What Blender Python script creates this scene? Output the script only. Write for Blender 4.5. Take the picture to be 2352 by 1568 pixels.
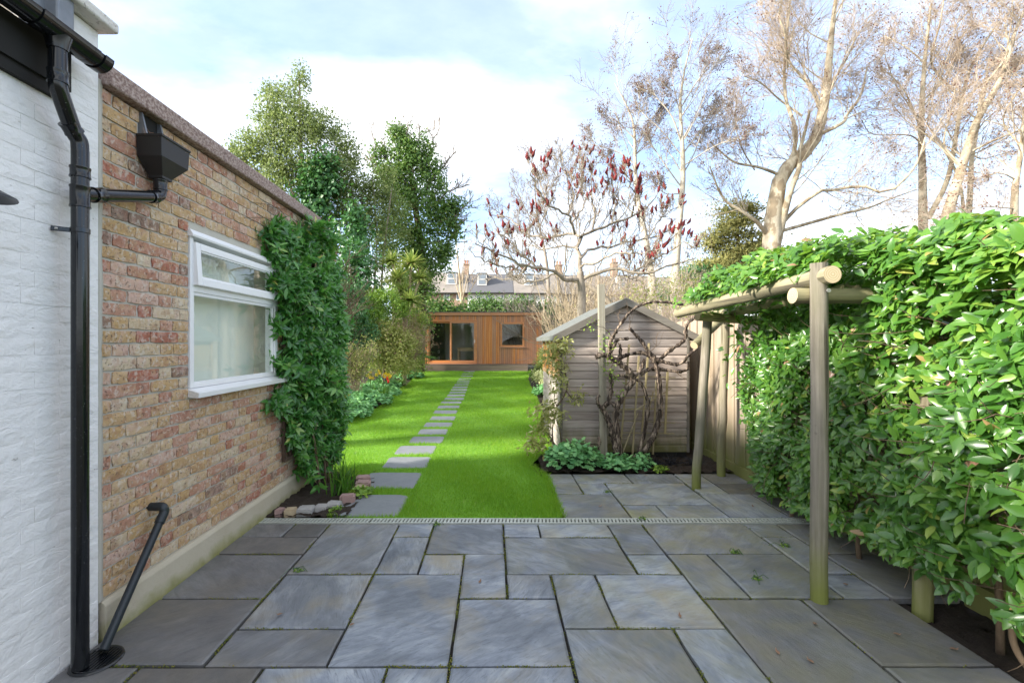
import bpy, math, random
import numpy as np
from mathutils import Vector, Matrix

for _o in list(bpy.data.objects):
    bpy.data.objects.remove(_o)
SC = bpy.context.scene
COL = SC.collection
RAD = math.radians

# ------------------------------------------------------------------ camera
CAM_H = 1.555
FPX = 1045.0            # focal length in pixels of a 2352 wide picture (16 mm on full frame)
VPX, VPY = 1132.0, 787.0
cam = bpy.data.cameras.new('camera')
cam.lens = 16.0
cam.sensor_width = 36.0
cam.shift_x = 44.0 / 2352
cam.shift_y = 3.0 / 2352
cam.clip_start = 0.05
cam.clip_end = 2000.0
cam_o = bpy.data.objects.new('camera', cam)
cam_o.location = (0, 0, CAM_H)
cam_o.rotation_euler = (RAD(90), 0, 0)
COL.objects.link(cam_o)
SC.camera = cam_o

# ------------------------------------------------------------------ sky and sun
SUN_AZ, SUN_EL = RAD(-108), RAD(25)
world = bpy.data.worlds.new('World')
SC.world = world
world.use_nodes = True
wn = world.node_tree.nodes
wl = world.node_tree.links
bg = wn['Background']
bg.inputs[1].default_value = 0.12
sky = wn.new('ShaderNodeTexSky')
sky.sky_type = 'NISHITA'
sky.sun_disc = False
sky.ozone_density = 3.0
sky.air_density = 0.9
sky.sun_elevation = SUN_EL
sky.sun_rotation = SUN_AZ
tc = wn.new('ShaderNodeTexCoord')
sep = wn.new('ShaderNodeSeparateXYZ')
wl.new(tc.outputs['Generated'], sep.inputs[0])
def wmath(op, a, b):
    m = wn.new('ShaderNodeMath'); m.operation = op
    for i, v in enumerate((a, b)):
        if isinstance(v, (int, float)): m.inputs[i].default_value = v
        else: wl.new(v, m.inputs[i])
    return m.outputs[0]
zz = wmath('MAXIMUM', wmath('ADD', sep.outputs[2], 0.22), 0.05)
comb = wn.new('ShaderNodeCombineXYZ')
wl.new(wmath('DIVIDE', sep.outputs[0], zz), comb.inputs[0])
wl.new(wmath('DIVIDE', sep.outputs[1], zz), comb.inputs[1])
cmap = wn.new('ShaderNodeMapping')
cmap.inputs['Location'].default_value = (4.4, 0.7, 0.0)
cmap.inputs['Rotation'].default_value = (0, 0, RAD(-32))
cmap.inputs['Scale'].default_value = (0.62, 1.0, 1.0)
wl.new(comb.outputs[0], cmap.inputs[0])
cn = wn.new('ShaderNodeTexNoise')
cn.inputs['Scale'].default_value = 0.85
cn.inputs['Detail'].default_value = 9
cn.inputs['Roughness'].default_value = 0.52
cn.inputs['Distortion'].default_value = 0.25
wl.new(cmap.outputs[0], cn.inputs['Vector'])
cr = wn.new('ShaderNodeValToRGB')
cr.color_ramp.elements[0].position = 0.42
cr.color_ramp.elements[0].color = (0.24, 0.24, 0.24, 1)
cr.color_ramp.elements[1].position = 0.58
cr.color_ramp.elements[1].color = (0.96, 0.96, 0.96, 1)
wl.new(cn.outputs['Fac'], cr.inputs[0])
cmix = wn.new('ShaderNodeMix'); cmix.data_type = 'RGBA'
wl.new(cr.outputs[0], cmix.inputs[0])
wl.new(sky.outputs[0], cmix.inputs[6])
cn2 = wn.new('ShaderNodeTexNoise')            # light and grey patches within the cloud sheet
cn2.inputs['Scale'].default_value = 2.3
cn2.inputs['Detail'].default_value = 8
cn2.inputs['Roughness'].default_value = 0.6
wl.new(cmap.outputs[0], cn2.inputs['Vector'])
cr2 = wn.new('ShaderNodeValToRGB')
cr2.color_ramp.elements[0].position = 0.36
cr2.color_ramp.elements[0].color = (2.3, 2.42, 2.6, 1)
cr2.color_ramp.elements[1].position = 0.60
cr2.color_ramp.elements[1].color = (4.2, 4.25, 4.3, 1)
wl.new(cn2.outputs['Fac'], cr2.inputs[0])
wl.new(cr2.outputs[0], cmix.inputs[7])
wl.new(cmix.outputs[2], bg.inputs[0])

sun = bpy.data.lights.new('sun', 'SUN')
sun.energy = 2.7
sun.angle = RAD(5.0)
sun.color = (1.0, 0.93, 0.82)
sun_o = bpy.data.objects.new('sun', sun)
to_sun = Vector((math.sin(SUN_AZ) * math.cos(SUN_EL), math.cos(SUN_AZ) * math.cos(SUN_EL), math.sin(SUN_EL)))
sun_o.rotation_euler = (-to_sun).to_track_quat('-Z', 'Y').to_euler()
sun_o.location = (-8, 4, 12)
COL.objects.link(sun_o)

SC.view_settings.view_transform = 'Standard'
SC.view_settings.look = 'None'
SC.view_settings.gamma = 1.0
SC.view_settings.use_curve_mapping = False
SC.view_settings.exposure = 2.05
SC.render.engine = 'CYCLES'
SC.cycles.max_bounces = 8
SC.cycles.transparent_max_bounces = 16

# ------------------------------------------------------------------ helpers
def PX(px, py, Y):
    """point seen at (px, py) of the 2352 px wide photograph, standing at distance Y"""
    return np.array([(px - VPX) * Y / FPX, Y, CAM_H - (py - VPY) * Y / FPX])

def nrm(v):
    v = np.asarray(v, float)
    return v / np.maximum(np.linalg.norm(v, axis=-1, keepdims=True), 1e-9)

WOFF = {}
def woff(o):
    return WOFF.get(o.name, np.zeros(3)) if o is not None else np.zeros(3)

def link(o, parent=None, at=(0, 0, 0)):
    COL.objects.link(o)
    at = np.asarray(at, float)
    if parent is not None:
        o.parent = parent
        o.location = tuple(at - woff(parent))
    else:
        o.location = tuple(at)
    WOFF[o.name] = at
    return o

def tag(o, label=None, cat=None, group=None, kind=None):
    if label: o['label'] = label
    if cat: o['category'] = cat
    if group: o['group'] = group
    if kind: o['kind'] = kind
    return o

def thing(name, loc, label, cat, group=None):
    o = bpy.data.objects.new(name, None)
    o.empty_display_size = 0.1
    link(o, None, loc)
    return tag(o, label, cat, group)

def rawmesh(name, V, F, mat, smooth=False, tint=None):
    """V (n,3); F list of (m,k) index arrays or lists of tuples"""
    me = bpy.data.meshes.new(name)
    V = np.asarray(V, np.float32).reshape(-1, 3)
    if not isinstance(F, list) or (len(F) and not isinstance(F[0], np.ndarray)):
        me.from_pydata([tuple(map(float, v)) for v in V], [], [tuple(int(i) for i in f) for f in F])
    else:
        F = [f for f in F if len(f)]
        nl = sum(f.size for f in F)
        npoly = sum(len(f) for f in F)
        me.vertices.add(len(V)); me.vertices.foreach_set('co', V.ravel())
        me.loops.add(nl); me.polygons.add(npoly)
        me.loops.foreach_set('vertex_index', np.concatenate([f.ravel() for f in F]).astype(np.int32))
        st, s0 = [], 0
        for f in F:
            st.append(s0 + np.arange(len(f)) * f.shape[1]); s0 += f.size
        me.polygons.foreach_set('loop_start', np.concatenate(st).astype(np.int32))
        me.update(calc_edges=True)
    if tint is not None:
        a = me.attributes.new('tint', 'FLOAT', 'POINT')
        a.data.foreach_set('value', np.asarray(tint, np.float32))
    if smooth:
        me.polygons.foreach_set('use_smooth', np.ones(len(me.polygons), bool))
    me.materials.append(mat)
    me.update()
    return me

def mesh(name, V, F, mat, parent=None, smooth=False, tint=None, at=(0, 0, 0)):
    return link(bpy.data.objects.new(name, rawmesh(name, V, F, mat, smooth, tint)), parent, at)

def piece(name, me, parent, at, rot=None, scale=None):
    o = bpy.data.objects.new(name, me)
    link(o, parent, at)
    if rot is not None: o.rotation_euler = rot
    if scale is not None: o.scale = scale
    return o

class MB:
    """collects polygons for one mesh"""
    def __init__(s):
        s.v, s.f = [], []
    def add(s, V, F):
        b = len(s.v)
        s.v += [tuple(map(float, p)) for p in V]
        s.f += [tuple(i + b for i in q) for q in F]
        return s
    def box(s, a, b):
        (x0, y0, z0), (x1, y1, z1) = a, b
        return s.add([(x0, y0, z0), (x1, y0, z0), (x1, y1, z0), (x0, y1, z0), (x0, y0, z1), (x1, y0, z1), (x1, y1, z1), (x0, y1, z1)],
                     [(0, 3, 2, 1), (4, 5, 6, 7), (0, 1, 5, 4), (1, 2, 6, 5), (2, 3, 7, 6), (3, 0, 4, 7)])
    def bar(s, p, q, w, h, up=(0, 0, 1)):
        p, q = np.array(p, float), np.array(q, float)
        d = nrm(q - p); x = np.cross(d, up)
        if np.linalg.norm(x) < 1e-6: x = np.cross(d, (1, 0, 0))
        x = nrm(x); u = np.cross(x, d)
        V = [c + x * a * w / 2 + u * b * h / 2 for c in (p, q) for a, b in ((-1, -1), (1, -1), (1, 1), (-1, 1))]
        return s.add(V, [(0, 1, 2, 3), (7, 6, 5, 4), (0, 4, 5, 1), (1, 5, 6, 2), (2, 6, 7, 3), (3, 7, 4, 0)])
    def tube(s, pts, rad, n=10, caps=True):
        V, F = tube_arr(np.array([pts], float), np.array([np.broadcast_to(rad, (len(pts),))], float), n)
        F = [tuple(q) for q in F]
        if caps:
            m = len(pts)
            F += [tuple(reversed(range(n))), tuple((m - 1) * n + i for i in range(n))]
        return s.add(V, F)
    def extrude(s, poly, axis, a, b):
        """poly: 2-D outline in the two other axes, extruded along axis from a to b"""
        k = len(poly)
        def pt(u, w, t):
            return {'x': (t, u, w), 'y': (u, t, w), 'z': (u, w, t)}[axis]
        V = [pt(u, w, a) for u, w in poly] + [pt(u, w, b) for u, w in poly]
        F = [tuple(range(k)), tuple(range(2 * k - 1, k - 1, -1))] + [(i, i + k, (i + 1) % k + k, (i + 1) % k) for i in range(k)]
        return s.add(V, F)
    def build(s, name, mat, parent=None, smooth=False, at=(0, 0, 0)):
        o = mesh(name, s.v, s.f, mat, parent, smooth, at=at)
        return o

def fixn(o):
    import bmesh
    bm = bmesh.new(); bm.from_mesh(o.data)
    bmesh.ops.recalc_face_normals(bm, faces=bm.faces)
    bm.to_mesh(o.data); bm.free()
    return o

def bev(o, w=0.004, seg=2):
    m = o.modifiers.new('bevel', 'BEVEL'); m.width = w; m.segments = seg; m.limit_method = 'ANGLE'
    return o

def autosmooth(o, ang=40):
    me = o.data
    me.polygons.foreach_set('use_smooth', np.ones(len(me.polygons), bool))
    import bmesh
    bm = bmesh.new(); bm.from_mesh(me)
    bmesh.ops.recalc_face_normals(bm, faces=bm.faces)
    for e in bm.edges:
        if len(e.link_faces) == 2 and e.calc_face_angle(0) > RAD(ang): e.smooth = False
    bm.to_mesh(me); bm.free()
    return o

def tube_arr(P, R, n):
    """P (N,m,3) polylines, R (N,m) radii -> verts, quads"""
    N, m, _ = P.shape
    T = np.gradient(P, axis=1)
    T = nrm(T)
    ref = np.where(np.abs(T[:, :1, 2:3]) > 0.9, np.array([1.0, 0, 0]), np.array([0, 0, 1.0]))
    ref = np.broadcast_to(ref, T.shape)
    U = nrm(np.cross(T, ref)); W = np.cross(T, U)
    # keep frames from flipping along a polyline
    for i in range(1, m):
        prev = U[:, i - 1]
        u = prev - (prev * T[:, i]).sum(-1, keepdims=True) * T[:, i]
        U[:, i] = nrm(u)
    W = np.cross(T, U)
    a = np.arange(n) * 2 * math.pi / n
    V = P[:, :, None, :] + R[:, :, None, None] * (np.cos(a)[None, None, :, None] * U[:, :, None, :] + np.sin(a)[None, None, :, None] * W[:, :, None, :])
    i = np.arange(n); j = (i + 1) % n
    base = (np.arange(N)[:, None, None] * m + np.arange(m - 1)[None, :, None]) * n
    F = np.stack([base + i, base + j, base + n + j, base + n + i], -1).reshape(-1, 4)
    return V.reshape(-1, 3), F

def smooth_path(pts, k=6):
    """Catmull-Rom through the points"""
    pts = np.asarray(pts, float)
    q = np.vstack([2 * pts[0] - pts[1], pts, 2 * pts[-1] - pts[-2]])
    out = []
    for i in range(1, len(q) - 2):
        p0, p1, p2, p3 = q[i - 1:i + 3]
        for t in np.arange(k) / k:
            out.append(0.5 * (2 * p1 + (p2 - p0) * t + (2 * p0 - 5 * p1 + 4 * p2 - p3) * t * t + (3 * p1 - p0 - 3 * p2 + p3) * t ** 3))
    out.append(pts[-1])
    return np.array(out)

def resample(pts, n):
    pts = np.asarray(pts, float)
    d = np.concatenate([[0], np.cumsum(np.linalg.norm(np.diff(pts, axis=0), axis=1))])
    t = np.linspace(0, d[-1], n)
    return np.stack([np.interp(t, d, pts[:, k]) for k in range(pts.shape[1])], 1)

# ---- leaves: a small folded mesh copied to many places in one go
LEAF = (np.array([[0, 0, 0], [0, .2, -.03], [0, .5, -.05], [0, .8, -.14], [0, 1, -.30],
                  [-.34, .2, .06], [.34, .2, .06], [-.5, .48, .09], [.5, .48, .09], [-.27, .8, -.05], [.27, .8, -.05]], float),
        [np.array([[0, 1, 5], [0, 6, 1], [3, 4, 9], [3, 10, 4]]), np.array([[1, 2, 7, 5], [1, 6, 8, 2], [2, 3, 9, 7], [2, 8, 10, 3]])])
LEAF2 = (np.array([[0, 0, 0], [-.5, .5, .14], [.5, .5, .14], [0, 1, -.05], [0, .5, -.06]], float),
         [np.array([[0, 4, 1], [0, 2, 4], [4, 3, 1], [4, 2, 3]])])
LEAFQ = (np.array([[0, 0, 0], [-.5, .5, .12], [0, 1, -.06], [.5, .5, .12]], float), [np.array([[0, 2, 1], [0, 3, 2]])])
_ang = np.linspace(0, 2 * math.pi, 15)[:-1]
_rr = np.where(np.arange(14) % 2 == 0, 0.56, 0.36)
LOBED = (np.vstack([[0, 0.45, -.08], np.stack([np.sin(_ang) * _rr, 0.45 - np.cos(_ang) * _rr, 0.05 + 0.05 * np.cos(3 * _ang)], 1)]),
         [np.array([[0, 1 + (k + 1) % 14, 1 + k] for k in range(14)])])
BLADE = (np.array([[-.5, 0, 0], [.5, 0, 0], [-.36, .55, 0], [.36, .55, 0], [0, 1, 0]], float), [np.array([[2, 3, 4]]), np.array([[0, 1, 3, 2]])])
OCTA = (np.array([[0, 0, -.5], [0, 0, .5], [.5, 0, 0], [-.5, 0, 0], [0, .5, 0], [0, -.5, 0]], float),
        [np.array([[1, 2, 4], [1, 4, 3], [1, 3, 5], [1, 5, 2], [0, 4, 2], [0, 3, 4], [0, 5, 3], [0, 2, 5]])])

def place(tpl, pos, axis, nor, ln, wd, tint):
    TV, TF = tpl
    N, k = len(pos), len(TV)
    y = nrm(axis)
    z = nor - (nor * y).sum(-1, keepdims=True) * y
    z = nrm(z + 1e-6)
    x = np.cross(y, z)
    ln = np.broadcast_to(ln, (N,))[:, None]; wd = np.broadcast_to(wd, (N,))[:, None]
    V = (pos[:, None, :] + TV[None, :, 0:1] * (x * wd)[:, None, :] + TV[None, :, 1:2] * (y * ln)[:, None, :] + TV[None, :, 2:3] * (z * wd)[:, None, :])
    F = [(f[None] + (np.arange(N) * k)[:, None, None]).reshape(-1, f.shape[1]) for f in TF]
    return V.reshape(-1, 3), F, np.repeat(np.broadcast_to(tint, (N,)), k)

def leafmesh(name, tpl, pos, axis, nor, ln, wd, tint, mat, parent=None, kind='stuff'):
    V, F, t = place(tpl, pos, axis, nor, ln, wd, tint)
    o = mesh(name, V, F, mat, parent, tpl is LEAF, t)
    if kind: o['kind'] = kind
    return o

def rdir(rng, n):
    return nrm(rng.normal(size=(n, 3)))

# ---- branching
def march(rng, P0, D0, L, R0, n, wob, up, taper):
    N = len(P0)
    P = np.zeros((N, n + 1, 3)); P[:, 0] = P0
    d = nrm(D0); upv = np.array([0, 0, 1.0])
    for i in range(n):
        d = nrm(d + rng.normal(0, wob, (N, 3)) + upv * up)
        P[:, i + 1] = P[:, i] + d * (L / n)[:, None]
    t = np.linspace(0, 1, n + 1)[None]
    R = R0[:, None] * (1 - t * (1 - taper))
    return P, R

def spawn(rng, P, R, k, t0, t1, ang, lmin, lmax, rr, upb=0.0):
    """k side shoots on every polyline; lengths relative to the polyline's own length"""
    N, m, _ = P.shape
    seg = np.linalg.norm(np.diff(P, axis=1), axis=-1)
    L = seg.sum(1)
    idx = np.repeat(np.arange(N), k)
    t = rng.uniform(t0, t1, len(idx)) * (m - 1)
    i = np.minimum(t.astype(int), m - 2); f = (t - i)[:, None]
    p = P[idx, i] * (1 - f) + P[idx, i + 1] * f
    tan = nrm(P[idx, i + 1] - P[idx, i])
    r = (R[idx, i] * (1 - f[:, 0]) + R[idx, i + 1] * f[:, 0])
    side = rdir(rng, len(idx)); side = nrm(side - (side * tan).sum(-1, keepdims=True) * tan + np.array([0, 0, upb]))
    a = np.radians(rng.normal(ang, 10, len(idx)))[:, None]
    d = nrm(tan * np.cos(a) + side * np.sin(a))
    ll = L[idx] * rng.uniform(lmin, lmax, len(idx)) * (1.15 - 0.6 * t / (m - 1))
    return p, d, ll, r * rr

def limbs(polys, n):
    """polylines of differing length -> same number of points"""
    return np.array([resample(smooth_path(p, 5), n) for p in polys])

# ------------------------------------------------------------------ materials
class NT:
    def __init__(s, name):
        s.m = bpy.data.materials.new(name); s.m.use_nodes = True
        s.t = s.m.node_tree; s.b = s.t.nodes['Principled BSDF']; s.out = s.t.nodes['Material Output']
    def n(s, typ, out=0, **kw):
        nd = s.t.nodes.new('ShaderNode' + typ)
        for k, v in kw.items():
            if k.startswith('_'): setattr(nd, k[1:], v)
        for k, v in kw.items():
            if k.startswith('_'): continue
            key = int(k[1:]) if k[0] == 'i' and k[1:].isdigit() else k.replace('__', ' ')
            s.set(nd.inputs[key], v)
        return nd.outputs[out]
    def set(s, sock, v):
        if isinstance(v, bpy.types.NodeSocket): s.t.links.new(v, sock)
        elif isinstance(v, tuple) and len(v) == 3 and sock.type == 'RGBA': sock.default_value = (*v, 1)
        else: sock.default_value = v
    def P(s, **kw):
        for k, v in kw.items(): s.set(s.b.inputs[k.replace('__', ' ')], v)
    def pos(s, scale=(1, 1, 1), rot=(0, 0, 0), loc=(0, 0, 0), obj=False):
        if obj: src = s.n('TexCoord', 3)
        else: src = s.n('NewGeometry', 0)
        return s.n('Mapping', i0=src, i1=loc, i2=tuple(RAD(a) for a in rot), i3=scale)
    def noise(s, vec, scale=5., detail=6., rough=.55, dist=0., out=0):
        return s.n('TexNoise', out, Vector=vec, Scale=float(scale), Detail=float(detail), Roughness=float(rough), Distortion=float(dist))
    def ramp(s, fac, stops, interp='LINEAR'):
        nd = s.t.nodes.new('ShaderNodeValToRGB'); nd.color_ramp.interpolation = interp
        el = nd.color_ramp.elements
        while len(el) < len(stops): el.new(0.5)
        for e, (p, c) in zip(el, stops):
            e.position = p; e.color = (c, c, c, 1) if isinstance(c, (int, float)) else (*c, 1)
        s.set(nd.inputs[0], fac)
        return nd.outputs[0]
    def mix(s, fac, a, b, mode='MIX'):
        nd = s.t.nodes.new('ShaderNodeMix'); nd.data_type = 'RGBA'; nd.blend_type = mode
        s.set(nd.inputs[0], fac); s.set(nd.inputs[6], a); s.set(nd.inputs[7], b)
        return nd.outputs[2]
    def math(s, op, a, b=0.0):
        return s.n('Math', _operation=op, i0=a, i1=b)
    def rand(s):
        return s.n('ObjectInfo', 5)
    def attr(s):
        return s.n('Attribute', 2, _attribute_name='tint')
    def bump(s, h, strength=.4, dist=.01):
        b = s.n('Bump', Strength=float(strength), Distance=float(dist), Height=h)
        s.set(s.b.inputs['Normal'], b); return b
    def shift(s, vec, amount):
        """move texture space by a random amount so that alike pieces differ"""
        r = s.n('CombineXYZ', X=s.math('MULTIPLY', amount, 37.0), Y=s.math('MULTIPLY', amount, 71.0), Z=s.math('MULTIPLY', amount, 53.0))
        return s.n('VectorMath', _operation='ADD', i0=vec, i1=r)

def plain(name, col, rough=.6, metal=0., noise=0.0, nscale=8., bump=0., spec=None):
    t = NT(name)
    if noise:
        f = t.noise(t.pos(), nscale)
        c = t.mix(f, tuple(v * (1 - noise) for v in col), tuple(min(1, v * (1 + noise)) for v in col))
    else: c = (*col, 1)
    t.P(Base__Color=c, Roughness=rough, Metallic=metal)
    if spec is not None: t.P(**{'Specular IOR Level': spec})
    if bump: t.bump(t.noise(t.pos(), nscale * 6), bump, .01)
    return t.m

def leafmat(name, stops, rough=.4, trans=.3, spec=.5, tcol=None):
    t = NT(name)
    c = t.ramp(t.attr(), stops)
    t.P(Base__Color=c, Roughness=rough)
    t.P(**{'Specular IOR Level': spec})
    tc_ = t.mix(.5, c, tcol or (.16, .30, .03), 'MIX')
    tr = t.n('BsdfTranslucent', Color=tc_)
    mx = t.n('MixShader', i0=trans, i1=t.b.outputs[0], i2=tr)
    t.set(t.out.inputs[0], mx)
    return t.m

def wood(name, axis, cols, gs=28., stretch=.05, rough=.65, bump=.25, rnd=.35, moss=None, obj=False, crack=0.0, stain=0.0):
    """grain stretched along axis; every board gets its own shade"""
    t = NT(name)
    sc_ = [1, 1, 1]; sc_['xyz'.index(axis)] = stretch
    r = t.rand()
    v = t.shift(t.pos(tuple(sc_), obj=obj), r)
    g = t.noise(v, gs, 6, .6, .4)
    g2 = t.noise(v, gs * .18, 3, .5, .8)
    c = t.ramp(t.math('ADD', t.math('MULTIPLY', g, .65), t.math('MULTIPLY', g2, .35)), cols)
    if crack: c = t.mix(t.ramp(t.noise(v, gs * .55, 2, .4), [(.34, crack), (.385, 0.)]), c, (.045, .035, .025))
    if stain:
        sc2 = [1, 1, 1]; sc2['xyz'.index(axis)] = .22
        sv = t.shift(t.pos(tuple(sc2)), r)
        c = t.mix(t.ramp(t.noise(sv, 9, 6, .65), [(.40, 0.), (.62, stain)]), c, (.15, .14, .075))
        c = t.mix(t.ramp(t.noise(t.shift(t.pos(), r), 7, 2, .5), [(.70, 0.), (.74, .85)]), c, (.07, .05, .03))
    hsv = t.n('HueSaturation', Saturation=t.math('ADD', .85, t.math('MULTIPLY', r, .3)), Value=t.math('ADD', 1 - rnd / 2, t.math('MULTIPLY', r, rnd)), Color=c)
    if moss:
        mcol, z0, z1 = moss
        z = t.n('SeparateXYZ', 2, Vector=t.n('NewGeometry', 0))
        m = t.n('MapRange', Value=t.math('ADD', z, t.math('MULTIPLY', t.noise(t.pos((1, 1, .35)), 7, 4), .5)), i1=z0 + .25, i2=z1 + .25, i3=.9, i4=0.)
        hsv = t.mix(m, hsv, mcol)
    t.P(Base__Color=hsv, Roughness=rough)
    t.bump(g, bump, .006)
    return t.m

def brickmat(name, use_attr):
    t = NT(name)
    r = t.attr() if use_attr else t.rand()
    v = t.shift(t.pos(), r)
    base = t.ramp(r, [(0, (.50, .31, .12)), (.11, (.55, .39, .22)), (.20, (.44, .21, .14)), (.30, (.52, .33, .15)), (.40, (.60, .49, .34)), (.48, (.38, .15, .09)),
                      (.56, (.48, .30, .13)), (.66, (.56, .36, .28)), (.75, (.36, .09, .05)), (.82, (.46, .28, .11)), (.88, (.55, .43, .28)), (.95, (.20, .115, .085))], 'CONSTANT')
    base = t.mix(.18, base, (.50, .385, .27))
    n1 = t.noise(v, 22, 5, .6)
    c = t.mix(t.ramp(n1, [(.44, 0.), (.56, .5)]), base, t.ramp(t.noise(v, 7, 2), [(.36, (.36, .19, .10)), (.46, (.56, .40, .24)), (.54, (.58, .40, .34)), (.64, (.30, .13, .085))]))
    n2 = t.noise(v, 60, 4, .7)
    c = t.mix(t.ramp(n2, [(.575, 0.), (.66, .8)]), c, (.10, .065, .05))
    n3 = t.noise(v, 34, 5, .65, .5)
    c = t.mix(t.ramp(n3, [(.53, 0.), (.62, .55)]), c, (.66, .60, .52))
    t.P(Base__Color=c, Roughness=.9)
    t.bump(t.math('SUBTRACT', t.noise(v, 75, 6, .65), t.ramp(n2, [(.58, 0.), (.68, .8)])), .65, .007)
    return t.m

M = {}
M['brick'] = brickmat('brick', False)
M['brick_far'] = brickmat('brick_far', True)
t = NT('mortar')
t.P(Base__Color=t.mix(t.noise(t.pos(), 6), (.43, .405, .345), (.55, .525, .465)), Roughness=.95)
t.bump(t.noise(t.pos(), 140, 4), .5, .006); M['mortar'] = t.m
t = NT('white_paint')
v = t.pos()
dirt = t.ramp(t.noise(t.pos((1, 1, 2.5)), 7, 8, .7), [(.57, 0.), (.74, .4)])
chip = t.ramp(t.noise(t.pos((1, .5, 1.6)), 26, 6, .7), [(.68, 0.), (.72, .75)])
c = t.mix(dirt, (.82, .805, .80), (.58, .53, .46))
c = t.mix(chip, c, (.33, .27, .20))
t.P(Base__Color=c, Roughness=.72)
t.bump(t.math('SUBTRACT', t.math('ADD', t.noise(t.pos((1, .75, 1.3)), 13, 8, .6, .5), t.math('MULTIPLY', t.noise(v, 90, 3), .15)), t.math('MULTIPLY', chip, .5)), .8, .016); M['white_paint'] = t.m
t = NT('render_plinth')
c = t.mix(t.noise(t.pos(), 4, 6), (.42, .37, .27), (.56, .51, .41))
zz_ = t.n('SeparateXYZ', 2, Vector=t.n('NewGeometry', 0))
alg = t.n('MapRange', Value=t.math('ADD', zz_, t.math('MULTIPLY', t.noise(t.pos(), 9, 5), .14)), i1=.07, i2=.16, i3=.85, i4=0.)
c = t.mix(alg, c, t.mix(t.noise(t.pos(), 14), (.28, .27, .06), (.16, .17, .05)))
t.P(Base__Color=c, Roughness=.9); t.bump(t.noise(t.pos(), 55, 5), .3, .008); M['plinth'] = t.m
t = NT('coping_stone')
c = t.mix(t.ramp(t.noise(t.pos((1, .8, 1.)), 60, 6, .7), [(.42, 0.), (.6, 1.)]), (.20, .13, .11), (.46, .36, .32))
t.P(Base__Color=c, Roughness=.9); t.bump(t.noise(t.pos(), 70, 5), .6, .01); M['coping'] = t.m
t = NT('coping_painted')
c = t.mix(t.ramp(t.noise(t.pos(), 45, 6, .75), [(.55, 0.), (.66, .8)]), (.66, .63, .59), (.22, .19, .16))
t.P(Base__Color=c, Roughness=.85); t.bump(t.noise(t.pos(), 60, 5), .5, .01); M['coping_white'] = t.m
t = NT('black_plastic')
sp = t.ramp(t.noise(t.pos(), 150, 2, .5), [(.71, 0.), (.74, .5)])
du = t.ramp(t.noise(t.pos((1, 1, .3)), 9, 6), [(.5, 0.), (.8, .25)])
c = t.mix(sp, t.mix(du, (.007, .008, .010), (.035, .038, .042)), (.3, .3, .3))
t.P(Base__Color=c, Roughness=t.ramp(t.noise(t.pos(), 14, 5), [(.3, .10), (.7, .20)])); M['black_plastic'] = t.m
M['grey_plastic'] = plain('grey_plastic', (.016, .022, .028), .42, noise=.3)
M['hopper'] = plain('hopper_plastic', (.014, .014, .015), .5, noise=.4, nscale=12)
t = NT('lead')
c = t.mix(t.noise(t.pos(), 8, 7, .65), (.10, .115, .14), (.30, .32, .35))
t.P(Base__Color=c, Roughness=.5, Metallic=.35); t.bump(t.noise(t.pos(), 25, 4), .2, .01); M['lead'] = t.m
M['dark_board'] = plain('dark_board', (.012, .011, .010), .8, noise=.4)
t = NT('mossy_tile')
t.P(Base__Color=t.mix(t.ramp(t.noise(t.pos(), 30, 6, .7), [(.4, 0.), (.6, 1.)]), (.10, .085, .06), (.19, .18, .05)), Roughness=1.); t.bump(t.noise(t.pos(), 80, 5), 1., .02); M['mossy_tile'] = t.m
t = NT('white_frame')
t.P(Base__Color=t.mix(t.ramp(t.noise(t.pos((1, .4, 1)), 30, 6, .7), [(.62, 0.), (.75, .4)]), (.82, .82, .83), (.5, .48, .45)), Roughness=.4); t.bump(t.noise(t.pos((1, .3, 1)), 40, 4), .08, .005); M['white_frame'] = t.m
M['chipped_paint'] = plain('chipped_paint', (.62, .60, .57), .7, noise=.35, nscale=50)
def glassmat(name, tint=(.9, .95, .93), refl=1.0, ior=1.5):
    t = NT(name)
    fr = t.n('Fresnel', IOR=ior)
    gl = t.n('BsdfGlossy', Color=(1, 1, 1), Roughness=.005)
    tr = t.n('BsdfTransparent', Color=tint)
    t.set(t.out.inputs[0], t.n('MixShader', i0=t.math('MINIMUM', t.math('MULTIPLY', t.math('MULTIPLY', fr, t.math('SUBTRACT', 1.0, t.n('NewGeometry', 6))), refl), 1.0), i1=tr, i2=gl))
    return t.m
M['glass'] = glassmat('window_glass', (.95, .97, .96), 1.3)
M['glass_dark'] = glassmat('office_glass', (.88, .9, .88), 1.6)
t = NT('obscure_blind')
t.P(Base__Color=(.74, .78, .72, 1), Roughness=.8)
M['blind'] = t.m
M['galv'] = plain('galvanised_steel', (.50, .52, .47), .5, .35, noise=.3, nscale=18)
M['drain_dark'] = plain('drain_dark', (.01, .01, .009), .9)
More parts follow.
